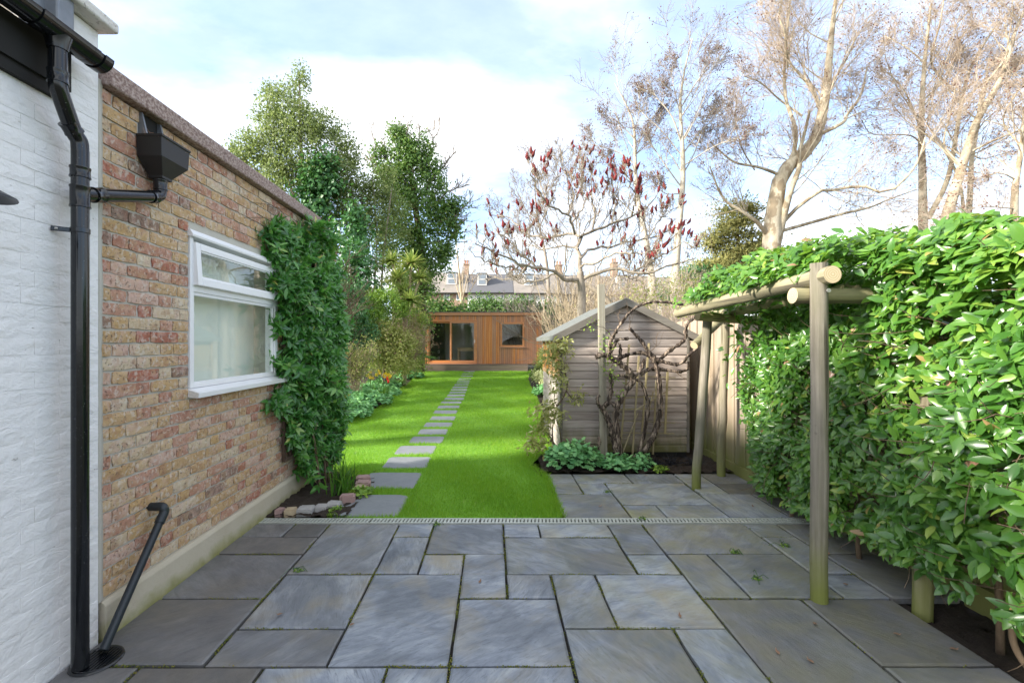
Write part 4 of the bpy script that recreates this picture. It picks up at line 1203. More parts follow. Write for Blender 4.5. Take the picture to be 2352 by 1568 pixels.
# ================================================================== post, trellis laths and vine in front of the shed
def R6(x, y, Y): return PX(1161.5 + x * .3704, 616.9 + y * .3704, Y)
pv = thing('tall_post', tuple(R6(608, 1172, 5.88) * [1, 1, 0]), 'tall weathered square timber post standing before the shed, left of the vine', 'post')
a, b = R6(608, 1172, 5.88), R6(588, 97, 5.88)
mb = MB(); mb.bar((a[0], 5.88, -.05), (b[0] + .01, 5.9, b[2]), .082, .075, (0, 1, 0))
bev(mb.build('upright', M['post_wood'], pv), .004)
c = R6(585, 400, 5.84); d = R6(590, 1172, 5.84)
mb = MB(); mb.bar((d[0] + .01, 5.825, .0), (c[0] + .01, 5.84, c[2]), .055, .022, (0, 1, 0)); bev(mb.build('cover_board', M['post_wood'], pv), .003)
tr = thing('old_trellis', tuple(R6(850, 1180, 5.95) * [1, 1, 0]), 'broken grey-green lath trellis leaning between the vine stems and the shed', 'trellis')
for (p, q, w) in (((785, 1165), (826, 540), .022), ((712, 1110), (765, 470), .024), ((845, 1010), (888, 462), .022), ((988, 1022), (1004, 640), .026), ((912, 1150), (935, 690), .022)):
    mb = MB(); mb.bar(R6(*p, 5.93), R6(*q, 5.97), w, .014, (0, 1, 0)); mb.build('upright_lath', M['lath'], tr)
for (p, q) in (((700, 872), (930, 868)), ((690, 940), (1050, 955)), ((705, 1015), (1045, 1022)), ((830, 665), (1052, 675)), ((740, 800), (930, 790))):
    mb = MB(); mb.bar(R6(*p, 5.985), R6(*q, 5.985), .014, .020, (0, 1, 0)); mb.build('cross_lath', M['lath'], tr)
for k, (p, q, r_, lab) in enumerate((((720, 1152), (822, 890), .010, 'pale straight stick leaning against the trellis low between the vine stems'), ((820, 1182), (915, 760), .011, 'greenish long cane leaning on the trellis beside the right vine trunk'), ((800, 880), (1026, 744), .008, 'thin twig lying slantwise across the trellis right of the vine'))):
    o = MB().tube(resample([R6(*p, 5.78), R6(*q, 5.90)], 6), np.linspace(r_, r_ * .7, 6), 8).build('garden_cane', M['lath'], None)
    tag(o, lab, 'cane', 'canes by the trellis')

vine = thing('old_vine', tuple(R6(760, 1170, 5.72) * [1, 1, 0]), 'gnarled old climbing vine with twisted peeling stems in front of the shed', 'vine')
vs_ = [([(705, 1170), (675, 1080), (650, 985), (622, 905), (600, 870), (640, 815), (656, 720), (650, 640)], .040, .022, 5.72, 5.74),
       ([(712, 1172), (690, 1010), (685, 880), (740, 760), (792, 690), (760, 630), (690, 575), (610, 535), (556, 548)], .042, .030, 5.70, 5.66),
       ([(600, 872), (572, 835), (568, 800), (585, 785)], .022, .016, 5.72, 5.68),
       ([(795, 680), (835, 705), (868, 775), (884, 850), (868, 965), (850, 1065), (802, 1180)], .016, .024, 5.69, 5.76),
       ([(812, 1182), (895, 1080), (948, 940), (958, 800), (945, 660), (925, 585), (880, 505), (825, 430), (766, 370)], .036, .018, 5.74, 5.66),
       ([(930, 590), (1000, 520), (1088, 462), (1114, 420), (1122, 350), (1170, 300), (1212, 262)], .026, .011, 5.72, 5.5),
       ([(900, 530), (960, 570), (1075, 592), (1140, 530), (1195, 488)], .026, .012, 5.70, 5.55),
       ([(690, 570), (760, 532), (862, 524), (935, 570)], .022, .024, 5.74, 5.72),
       ([(835, 655), (900, 620), (980, 626), (1060, 637), (1124, 626), (1131, 575)], .020, .013, 5.76, 5.72),
       ([(640, 560), (645, 480), (665, 420), (705, 355), (772, 268), (862, 215), (960, 205), (1100, 222)], .020, .011, 5.70, 5.35),
       ([(650, 520), (690, 445), (762, 434)], .022, .017, 5.68, 5.62),
       ([(700, 560), (712, 500), (705, 465)], .018, .014, 5.68, 5.66),
       ([(792, 690), (840, 620), (862, 560)], .020, .018, 5.72, 5.74),
       ([(560, 1140), (580, 1080), (576, 1040)], .022, .016, 5.74, 5.78),
       ([(640, 700), (700, 660), (790, 685)], .016, .020, 5.75, 5.72), ([(690, 860), (650, 830), (612, 850)], .022, .020, 5.70, 5.70)]
rg = np.random.default_rng(9)
for pts, r0, r1, Y0, Y1 in vs_:
    m = len(pts)
    P = [R6(x, y, Y0 + (Y1 - Y0) * i / (m - 1) + rg.normal(0, .012)) for i, (x, y) in enumerate(pts)]
    P[0][2] = max(P[0][2], -.02)
    P = smooth_path(P, 7)
    rad = np.linspace(r0, r1, len(P)) * (1 + rg.normal(0, .14, len(P)))
    V, F = tube_arr(P[None], rad[None], 11)
    V = V + nrm(V - np.repeat(P, 11, 0)) * rg.normal(0, .005, (len(V), 1))
    mb = MB(); mb.add(V, [tuple(q) for q in F] + [tuple(reversed(range(11))), tuple((len(P) - 1) * 11 + i for i in range(11))])
    fixn(mb.build('stem', M['vine_bark'], vine, True))
tw = []
for (p, d, L) in [((650, 640), (-.1, 0, 1), .5), ((766, 370), (-.2, 0, .8), .35), ((860, 215), (.2, 0, .5), .4), ((1060, 637), (.2, 0, -.6), .2), ((660, 430), (-.5, 0, .6), .35), ((705, 355), (.4, 0, .8), .4), ((900, 510), (.5, 0, .6), .35), ((700, 465), (-.4, 0, .7), .35), ((960, 205), (.3, 0, .5), .35), ((1100, 222), (.5, -.1, -.4), .5)]:
    tw.append((R6(*p, 5.68), np.array(d), L))
P0 = np.array([q[0] for q in tw]); D0 = np.array([q[1] for q in tw]); LL = np.array([q[2] for q in tw])
P, Rr = march(rg, P0, D0, LL, np.full(len(tw), .005), 8, .25, .0, .4)
p2 = spawn(rg, P, Rr, 5, .2, 1., 50, .3, .7, .6); P2, R2 = march(rg, *p2, 5, .25, .0, .4)
V1, F1 = tube_arr(P, Rr, 5); V2, F2 = tube_arr(P2, R2, 4)
tag(mesh('twigs', np.vstack([V1, V2]), [np.vstack([F1, F2 + len(V1)])], M['brown_stem'], vine), kind='stuff')
# fresh leaves on the vine by the post
n = 170
cl = np.array([R6(x, y, 5.66) for x, y in ((640, 440), (650, 560), (640, 650), (690, 690), (700, 790), (650, 620), (530, 340), (620, 480), (1230, 210))])
pos = cl[rg.integers(0, len(cl), n)] + rg.normal(0, .045, (n, 3))
leafmesh('young_leaves', LEAF2, pos, rdir(rg, n) + [0, 0, -.2], rdir(rg, n) + [0, -.5, .6], rg.uniform(.025, .045, n), .02, rg.uniform(.2, 1, n), M['bay_leaf'], vine)

# ================================================================== rustic log pergola
perg = thing('log_pergola', (2.2, 3.8, 0), 'rustic round log pergola with upright posts carrying the evergreen climber', 'pergola')
def log(p, q, r, mat, name, parent=perg, ends=True, seed=0):
    p, q = np.array(p, float), np.array(q, float)
    rg_ = np.random.default_rng(seed)
    P = resample([p, q], 9) + rg_.normal(0, .003, (9, 3))
    V, F = tube_arr(P[None], (r * (1 + rg_.normal(0, .012, 9)))[None], 20)
    mb = MB(); mb.add(V, [tuple(f) for f in F])
    o = mb.build(name, M[mat], parent, True)
    if ends:
        for i, c in ((0, p), (8, q)):
            ring = V[i * 20:(i + 1) * 20]
            e = MB(); e.add(ring - c, [tuple(range(20)) if i else tuple(reversed(range(20)))])
            eo = e.build('end_grain', M['log_end'], o, at=c)
    return o
pA = log((1.974, 2.75, -.03), (1.974, 2.75, 2.035), .046, 'log_v', 'post', seed=1)
bt = MB().tube([(1.990, 2.699, 1.865), (1.990, 2.693, 1.865)], .012, 12).build('bolt', M['bolt'], pA)
log((2.178, 4.88, -.02), (2.315, 4.90, 1.80), .047, 'log_v', 'post', seed=2)
log((2.665, 5.33, -.02), (2.74, 5.36, 1.79), .047, 'log_v', 'post', seed=3)
log((2.51, 2.66, -.1), (2.52, 2.68, 1.9), .048, 'log_v', 'post', seed=4)
log((1.985, 2.66, 1.955), (2.03, 4.98, 1.885), .052, 'log_y', 'beam', seed=5)
log((2.52, 2.55, 1.95), (2.60, 5.3, 1.88), .05, 'log_y', 'beam', seed=6)
log((1.86, 2.825, 1.848), (2.75, 2.86, 1.845), .049, 'log_x', 'cross_log', seed=7)
log((2.16, 4.80, 1.838), (2.9, 4.95, 1.79), .049, 'log_x', 'cross_log', seed=8)
log((2.19, 4.95, 1.53), (2.62, 5.25, 1.80), .043, 'log_x', 'brace', seed=9)

# ================================================================== evergreen climber hedge over pergola and fence
hedge = thing('evergreen_hedge', (2.6, 3.0, 0), 'large glossy evergreen climber forming a hedge over fence and pergola', 'hedge')
rg = np.random.default_rng(17)
def hnoise(y, z):
    return .5 * np.sin(y * 3.1 + z * 1.7) + .35 * np.sin(y * 6.3 - z * 4.9 + 1.3) + .3 * np.sin(z * 8.1 + y * 2.2 + .5) + .25 * np.sin(y * 13.1 + z * 9.0)
ztop = lambda y: np.interp(y, [0.8, 2.0, 2.4, 2.8, 3.3, 3.8, 4.3, 4.75, 5.0], [2.08, 2.10, 2.13, 2.20, 2.27, 2.24, 2.13, 1.98, 1.9])
zbot = lambda y: np.interp(y, [0.8, 2.0, 2.9, 3.6, 4.2, 4.8], [.27, .27, .25, .17, .09, .08])
def xface(y, z):
    base = np.interp(y, [0.8, 2.0, 2.8, 3.6, 4.2, 4.8], [2.27, 2.30, 2.34, 2.40, 2.50, 2.66])
    tuck = np.clip((.75 - z) / .5, 0, 1) * .10 + np.clip((z - 1.45) / .3, 0, 1) * np.clip((y - 2.85) / .3, 0, 1) * .16
    return base + tuck - .05 * hnoise(y, z) - .035 * hnoise(y * 2.6 + 1, z * 2.7)
def face_pts(n, dep):
    y = 1.0 + 3.85 * rg.uniform(0, 1, n) ** .8
    y = 5.75 - y if False else y
    z = zbot(y) + (np.minimum(ztop(y), 2.05) - zbot(y)) * rg.uniform(0, 1, n)
    keep = rg.uniform(-1.1, 1, n) < 1.5 * hnoise(y * 2.3 + 2, z * 2.4) + .35
    y, z = y[keep], z[keep]
    d = np.abs(rg.normal(0, dep, len(y)))
    x = xface(y, z) + d
    nor = np.stack([-np.ones(len(y)), rg.normal(-.25, .25, len(y)), rg.normal(.45, .25, len(y))], 1)
    return np.stack([x, y, z], 1), nrm(nor), d
def top_pts(n, th):
    y = rg.uniform(1.0, 4.95, n)
    lo = np.where(y > 2.75, 1.93 + .05 * np.sin(y * 7), 2.22)
    x = lo + (2.95 - lo) * rg.uniform(0, 1, n) ** 1.25
    edge = np.clip((x - lo) / .28, 0, 1)
    z = ztop(y) - (1 - edge) ** 2 * (ztop(y) - 2.0) + .05 * np.sin(x * 9 + y * 5) + .04 * np.sin(y * 17)
    d = np.abs(rg.normal(0, th, n))
    z = z - d
    nor = np.stack([-1.0 * (1 - edge) + rg.normal(-.15, .3, n), rg.normal(-.2, .3, n), np.full(n, .9)], 1)
    ok = z > np.where(x < 2.2, 1.97, 1.7)
    return np.stack([x, y, z], 1)[ok], nrm(nor)[ok], d[ok]
P1, N1, d1 = face_pts(24000, .06)
P2, N2, d2 = top_pts(11500, .06)
P3, N3, d3 = face_pts(3000, .20)
nf = 4200
P4 = np.stack([rg.uniform(2.42, 2.92, nf), rg.uniform(1.0, 4.8, nf), rg.uniform(1.1, 2.08, nf)], 1); P4[:, 2] = np.minimum(P4[:, 2], ztop(P4[:, 1]) - .08); N4 = nrm(rdir(rg, nf) + np.array([-.6, 0, .6]))
pos = np.vstack([P1, P2, P3, P4]); nor = np.vstack([N1, N2, N3, N4]); n = len(pos)
tan = rdir(rg, n); tan = nrm(tan - (tan * nor).sum(-1, keepdims=True) * nor)
axis = nrm(tan * .95 + nor * rg.uniform(.0, .75, (n, 1)) + np.array([0, -.05, -.22]))
nor = nrm(nor + rdir(rg, n) * .45)
ln = rg.uniform(.048, .112, n) * np.interp(pos[:, 1], [1.5, 3.0, 4.8], [1.05, .95, .85]); wd = ln * rg.uniform(.36, .48, n)
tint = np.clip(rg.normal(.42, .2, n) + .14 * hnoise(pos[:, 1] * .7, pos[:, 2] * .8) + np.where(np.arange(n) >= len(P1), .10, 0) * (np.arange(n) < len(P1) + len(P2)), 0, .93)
odd = rg.uniform(0, 1, n)
tint = np.where(odd > .982, rg.uniform(.96, 1, n), tint)
# the 300 leaves that show largest are parts of their own
dist = np.linalg.norm(pos - np.array([0, 0, CAM_H]), axis=1)
vis = (pos[:, 0] / pos[:, 1] * FPX + VPX < 2340) & (np.concatenate([d1, d2, d3, np.ones(nf)]) < .03)
score = np.where(vis, ln / dist, 0)
big = np.argsort(-score)[:300]
rest = np.setdiff1d(np.arange(n), big)
leafmesh('foliage', LEAF, pos[rest], axis[rest], nor[rest], ln[rest], wd[rest], tint[rest], M['hedge_leaf'], hedge)
lv = []
for k in range(8):
    V, F, tt = place(LEAF, np.zeros((1, 3)), np.array([[0, 1., 0]]), np.array([[0, 0, 1.]]), 1., .41, .15 + .1 * k)
    lv.append(rawmesh('leaf', V, F, M['hedge_leaf'], True, tt))
for i in big:
    y = nrm(axis[i]); z = nor[i] - (nor[i] @ y) * y; z = nrm(z); x = np.cross(y, z)
    o = piece('leaf', lv[min(7, max(0, int((tint[i] - .1) * 10)))], hedge, pos[i])
    o.rotation_euler = Matrix(((x[0], y[0], z[0]), (x[1], y[1], z[1]), (x[2], y[2], z[2]))).to_euler()
    o.scale = (ln[i], ln[i], ln[i])
# woody stems inside and thin twigs
n = 620
y = rg.uniform(1.0, 4.7, n); z = rg.uniform(.2, 1.75, n)
P0 = np.stack([xface(y, z) + rg.uniform(.10, .32, n), y, z], 1)
D0 = nrm(np.stack([rg.normal(-.5, .3, n), rg.normal(-.1, .7, n), rg.normal(.15, .5, n)], 1))
P, Rr = march(rg, P0, D0, rg.uniform(.2, .5, n), np.full(n, .0035), 5, .22, .05, .5)
V1, F1 = tube_arr(P, Rr, 4)
tag(mesh('twigs', V1, [F1], M['brown_stem'], hedge), kind='stuff')
for k, (x, y) in enumerate(((2.62, 2.35), (2.7, 1.9), (2.66, 3.3), (2.72, 2.9), (2.68, 1.5), (2.70, 4.1))):
    P = smooth_path([(x, y, -.06), (x - .06, y - .05, .25), (x + .03, y + .06, .7), (x - .04, y, 1.2), (x, y + .1, 1.8)], 5)
    mb = MB(); mb.tube(P, np.linspace(.018, .01, len(P)), 8); mb.build('stem', M['brown_stem'], hedge, True)
# low arching stems by the soil at the near end
mb = MB(); mb.tube(smooth_path([(2.62, 2.12, -.05), (2.50, 2.10, .02), (2.46, 2.15, .14), (2.52, 2.2, .3)], 6), .014, 8); mb.build('stem', M['brown_stem'], hedge, True)

# ================================================================== climber on the brick wall
clb = thing('wall_climber', (-1.95, 4.8, 0), 'dark green glossy climber covering the end of the brick wall beside the window', 'climber')
rg = np.random.default_rng(23)
def cl_lo(z):   # left outline along the wall, by height
    return np.interp(z, [.15, .35, .55, .85, 1.0, 1.12, 1.3, 2.2, 2.45, 2.62, 2.75], [4.75, 4.62, 4.52, 4.35, 4.10, 4.30, 4.30, 4.20, 4.05, 4.02, 4.45])
def cl_th(y, z):
    b = np.interp(y, [4.0, 4.4, 4.8, 5.25, 5.5], [.05, .14, .26, .36, .30])
    return b * np.interp(z, [.1, .4, 1.2, 2.2, 2.7], [.65, .85, 1., .95, .45])
def cl_pts(n, dep):
    z = rg.uniform(.18, 2.74, n)
    lo = cl_lo(z) + .05 * np.sin(z * 17)
    y = lo + (5.52 - lo) * rg.uniform(0, 1, n)
    hn = hnoise(y * 1.6, z * 1.5 + 3)
    keep = rg.uniform(-1.2, 1, n) < 1.3 * hnoise(y * 2.6, z * 2.3 + 1) + .4
    y, z, hn = y[keep], z[keep], hn[keep]
    d = np.abs(rg.normal(0, dep, len(y)))
    endc = np.clip((y - 5.25) / .27, 0, 1)
    x = WX + cl_th(y, z) * (1 - .8 * endc ** 2) + .05 * hn - d
    x = np.maximum(x, WX + .015)
    nor = np.stack([np.ones(len(y)), rg.normal(-.35, .3, len(y)) + endc, rg.normal(.35, .3, len(y))], 1)
    return np.stack([x, y, z], 1), nrm(nor), d
C1, M1, e1 = cl_pts(1500, .04); C2, M2, e2 = cl_pts(700, .12)
n = 90
C3 = np.stack([rg.uniform(-2.3, -1.75, n), rg.uniform(4.75, 5.5, n), 2.74 + rg.uniform(0, .14, n)], 1); M3 = nrm(np.stack([rg.normal(.3, .4, n), rg.normal(-.3, .4, n), np.ones(n)], 1))
ns_ = 26                                        # stray shoots reaching out past the mass
S0, SM, _e = cl_pts(ns_ * 4, .02); S0, SM = S0[:ns_], SM[:ns_]
sd = nrm(SM + rdir(rg, len(S0)) * .7 + np.array([0, -.2, .25])); sl_ = rg.uniform(.10, .26, len(S0))
SP = S0[:, None] + sd[:, None] * (np.linspace(0, 1, 5)[None, :, None] * sl_[:, None, None]); SP[:, :, 2] -= .05 * np.linspace(0, 1, 5) ** 2
Vs, Fs = tube_arr(SP, np.full(SP.shape[:2], .0022), 4)
tag(mesh('shoots', Vs, [Fs], M['brown_stem'], clb), kind='stuff')
C4 = np.vstack([SP[:, 2], SP[:, 4]]); M4 = np.vstack([sd, sd])
C3 = np.vstack([C3, C4]); M3 = np.vstack([M3, M4]); n = len(C3)
cc = np.vstack([C1, C2, C3]); mm = nrm(np.vstack([M1, M2, M3]) + rdir(rg, len(C1) + len(C2) + n) * .35); dd = np.concatenate([e1, e2, np.zeros(n)])
k = 7                                           # leaves stand in whorls at the shoot tips
u = nrm(np.cross(mm, rdir(rg, len(cc)))); w = np.cross(mm, u)
a = (np.arange(k)[None] * 2.399 + rg.uniform(0, 6.28, (len(cc), 1))) + rg.normal(0, .25, (len(cc), k))
tilt = rg.uniform(.15, .95, (len(cc), k))
ax = (np.cos(a)[..., None] * u[:, None] + np.sin(a)[..., None] * w[:, None]) * np.cos(tilt)[..., None] + mm[:, None] * np.sin(tilt)[..., None] + np.array([0, 0, -.22])
pos = (cc[:, None] + rg.normal(0, .012, (len(cc), k, 3)) - mm[:, None] * rg.uniform(0, .05, (len(cc), k, 1))).reshape(-1, 3)
axis = nrm(ax.reshape(-1, 3)); nor = nrm(np.repeat(mm, k, 0) + np.array([0, 0, .25]) + rdir(rg, len(pos)) * .2)
dall = np.repeat(dd, k); n = len(pos)
ln = rg.uniform(.07, .125, n); wd = ln * rg.uniform(.30, .39, n)
tint = np.clip(rg.normal(.45, .15, n) + np.repeat(rg.normal(0, .17, len(cc)), k), 0, .96)
tint = np.where(rg.uniform(0, 1, n) > .99, 1.0, tint)
dist = np.linalg.norm(pos - np.array([0, 0, CAM_H]), axis=1)
score = np.where(dall < .03, ln / dist, 0)
big = np.argsort(-score)[:300]; rest = np.setdiff1d(np.arange(n), big)
leafmesh('foliage', LEAF, pos[rest], axis[rest], nor[rest], ln[rest], wd[rest], tint[rest], M['climber_leaf'], clb)
lv = []
for k in range(8):
    V, F, tt = place(LEAF, np.zeros((1, 3)), np.array([[0, 1., 0]]), np.array([[0, 0, 1.]]), 1., .30, .1 + .1 * k)
    lv.append(rawmesh('leaf', V, F, M['climber_leaf'], True, tt))
for i in big:
    y = nrm(axis[i]); z = nor[i] - (nor[i] @ y) * y; z = nrm(z); x = np.cross(y, z)
    o = piece('leaf', lv[min(7, max(0, int(tint[i] * 8)))], clb, pos[i])
    o.rotation_euler = Matrix(((x[0], y[0], z[0]), (x[1], y[1], z[1]), (x[2], y[2], z[2]))).to_euler()
    o.scale = (ln[i], ln[i], ln[i])
for (a, b) in (((4.75, .12), (4.6, 1.0)), ((4.9, .1), (5.1, 1.4)), ((5.0, .1), (4.7, 2.0)), ((5.1, .1), (5.3, 2.3))):
    P = smooth_path([(-1.80, a[0], 0.0), (-1.88, (a[0] * 2 + b[0]) / 3 + .05, .3 + b[1] * .3), (-1.98, (a[0] + b[0]) / 2, b[1] * .7), (-2.0, b[0], b[1])], 6)
    mb = MB(); mb.tube(P, np.linspace(.014, .006, len(P)), 7); mb.build('stem', M['brown_stem'], clb, True)
for p in ((4.0, 2.66), (4.1, 2.80), (4.4, 2.85)):      # bare runners on the bricks
    P = smooth_path([(WX + .012, p[0] + .5, p[1] - .05), (WX + .02, p[0] + .2, p[1] + .03), (WX + .01, p[0] - .25, p[1] - .12 + .1 * R.random())], 6)
    mb = MB(); mb.tube(P, .0022, 5); mb.build('runner', M['brown_stem'], clb)
tl = thing('wall_trellis', (-2.03, 4.9, .4), 'dark brown timber trellis on the brick wall under the climber', 'trellis')
for y in (4.42, 4.55, 4.85, 5.15): MB().box((WX + .008, y, .40), (WX + .034, y + .035, 2.6)).build('upright', M['dark_lath'], tl)
for z in (.40, .95, 1.5, 2.05): MB().box((WX + .035, 4.40, z), (WX + .052, 5.2, z + .035)).build('cross_bar', M['dark_lath'], tl)

# ================================================================== garden office
OFY = 21.0
def PO(px, py, Y=OFY): return PX(px, py, Y)
off = thing('garden_office', (-.5, OFY + 1.5, .3), 'low flat roofed cedar clad garden office at the end of the lawn', 'garden office')
oxl, oxr = PO(969.4, 0)[0], PO(1245, 0)[0]
oz0, oz1 = .585, PO(0, 724)[2]
ow = [PO(980.5, 834.7), PO(1095.8, 734.7)]      # door opening
wi = [PO(1148.6, 797.2), PO(1204.8, 739.6)]     # window opening
R = random.Random(44)
x = oxl
while x < oxr - .02:
    w = R.uniform(.082, .098)
    x1 = min(x + w, oxr)
    spans = [(oz0, oz1)]
    xm = (x + x1) / 2
    if ow[0][0] - .0 < xm < ow[1][0]: spans = [(ow[1][2], oz1)]
    elif wi[0][0] < xm < wi[1][0]: spans = [(oz0, wi[0][2]), (wi[1][2], oz1)]
    d = R.uniform(0, .006)
    for a, b in spans:
        MB().box((x + .0035, OFY - .02 - d, a), (x1 - .0035, OFY, b)).build('cladding_board', M['cedar'], off)
    x = x1
mb = MB().box((oxl, OFY, oz0), (ow[0][0], OFY + .06, oz1)).box((ow[1][0], OFY, oz0), (wi[0][0], OFY + .06, oz1)).box((wi[1][0], OFY, oz0), (oxr, OFY + .06, oz1))
mb.box((ow[0][0], OFY, ow[1][2]), (ow[1][0], OFY + .06, oz1)).box((wi[0][0], OFY, oz0), (wi[1][0], OFY + .06, wi[0][2])).box((wi[0][0], OFY, wi[1][2]), (wi[1][0], OFY + .06, oz1))
mb.build('front_wall', M['dark_board'], off)
MB().box((oxl, OFY + .06, oz0), (oxl + .08, OFY + 3.0, oz1)).build('side_wall', M['cedar'], off)
MB().box((oxr - .08, OFY + .06, oz0), (oxr, OFY + 3.0, oz1)).build('side_wall', M['cedar'], off)
MB().box((oxl + .08, OFY + 2.92, oz0), (oxr - .08, OFY + 3.0, oz1)).build('back_wall', M['white_wall_in'], off)
MB().box((oxl + .08, OFY + .06, oz0 - .06), (oxr - .08, OFY + 2.92, oz0)).build('floor', M['table_wood'], off)
fz0, fz1 = PO(0, 724.5)[2], PO(0, 717.6)[2]
for a, b in ((963.8, 1127), (1127.4, 1248)):
    bev(MB().box((PO(a, 0)[0], OFY - .10, fz0), (PO(b, 0)[0], OFY - .05, fz1)).build('fascia', M['cedar_h'], off), .004)
MB().box((PO(963.8, 0)[0], OFY - .05, fz0), (PO(1248, 0)[0], OFY + 3.05, fz1 - .02)).build('roof', M['felt'], off)
MB().box((PO(963, 0)[0], OFY - .115, fz1), (PO(1248.6, 0)[0], OFY + .1, fz1 + .022)).build('roof_edge', M['felt'], off)
# sliding doors
def rect_frame(name, x0, x1, z0, z1, w, y0, y1, mat, parent):
    return bev(MB().box((x0, y0, z0), (x0 + w, y1, z1)).box((x1 - w, y0, z0), (x1, y1, z1)).box((x0 + w, y0, z0), (x1 - w, y1, z0 + w)).box((x0 + w, y0, z1 - w), (x1 - w, y1, z1)).build(name, M[mat], parent), .004)
rect_frame('door_frame', ow[0][0], ow[1][0], ow[0][2], ow[1][2], .075, OFY - .045, OFY + .03, 'cedar_h', off)
xm = PO(1036, 0)[0]
for k, (a, b, yo) in enumerate(((ow[0][0] + .075, xm + .05, .035), (xm - .05, ow[1][0] - .075, -.02))):
    z0, z1 = ow[0][2] + .075, ow[1][2] - .075
    dl = rect_frame('sliding_door', a, b, z0, z1, .07, OFY + yo - .02, OFY + yo + .02, 'cedar_h', off)
    MB().box((a + .07, OFY + yo - .004, z0 + .07), (b - .07, OFY + yo + .004, z1 - .07)).build('glass', M['glass_dark'], dl)
    if k: MB().box((b - .045, OFY + yo - .035, 1.55), (b - .02, OFY + yo - .02, 1.70)).build('handle', M['handle'], dl)
MB().box((ow[0][0] + .02, OFY - .10, ow[0][2] - .02), (ow[1][0] - .02, OFY - .02, ow[0][2] + .03)).build('door_sill', M['cedar_h'], off)
wf = rect_frame('window_frame', wi[0][0], wi[1][0], wi[0][2], wi[1][2], .095, OFY - .05, OFY + .03, 'cedar_h', off)
MB().box((wi[0][0] + .095, OFY - .006, wi[0][2] + .095), (wi[1][0] - .095, OFY + .002, wi[1][2] - .095)).build('glass', M['glass_dark'], wf)
MB().box((wi[0][0] - .04, OFY - .085, wi[0][2] - .03), (wi[1][0] + .04, OFY - .02, wi[0][2] + .02)).build('sill', M['cedar_h'], wf)
# deck step
dx0, dx1 = PO(978, 0, 20.6)[0], PO(1212, 0, 20.6)[0]
for k in range(3):
    bev(MB().box((dx0, 20.52 + k * .155, .545), (dx1, 20.52 + k * .155 + .148, .575)).build('deck_board', M['deck'], off), .004)
for a, b in ((.40, .535), (.27, .392)):
    MB().box((dx0, 20.52, a), (dx1, 20.545, b)).build('deck_riser', M['deck'], off)
MB().box((dx0 + .02, 20.55, .26), (dx1 - .02, 20.98, .54)).build('deck_frame', M['dark_board'], off)
# things inside
tb = thing('office_table', (-.8, 22.2, oz0), 'plain wooden table seen through the right sliding door of the office', 'table')
tx0, tx1, ty = PO(1049.5, 0, 22.0)[0], .35, 22.0
tz = PX(0, 798, 22.0)[2]
MB().box((tx0, ty, tz - .03), (tx1, ty + .9, tz)).build('table_top', M['table_wood'], tb)
MB().box((tx0 + .02, ty + .03, tz - .17), (tx1 - .02, ty + .05, tz - .03)).build('apron', M['table_wood'], tb)
for x in (tx0 + .02, tx1 - .11):
    for y in (ty + .052, ty + .79): MB().box((x, y, oz0), (x + .09, y + .09, tz - .03)).build('leg', M['table_wood'], tb)
cb = thing('black_cabinet', (-2.2, 22.4, oz0), 'black cabinet with square handles seen through the left sliding door', 'cabinet')
cx0, cx1 = PO(989, 0, 22.4)[0], PO(1021, 0, 22.4)[0]
MB().box((cx0, 22.4, oz0), (cx1, 22.85, 2.5)).build('carcass', M['cabinet'], cb)
for z in (.75, 1.05):
    rect_frame('handle', PO(1006, 0, 22.4)[0], PO(1010, 0, 22.4)[0], z, z + .13, .015, 22.38, 22.398, 'handle', cb)

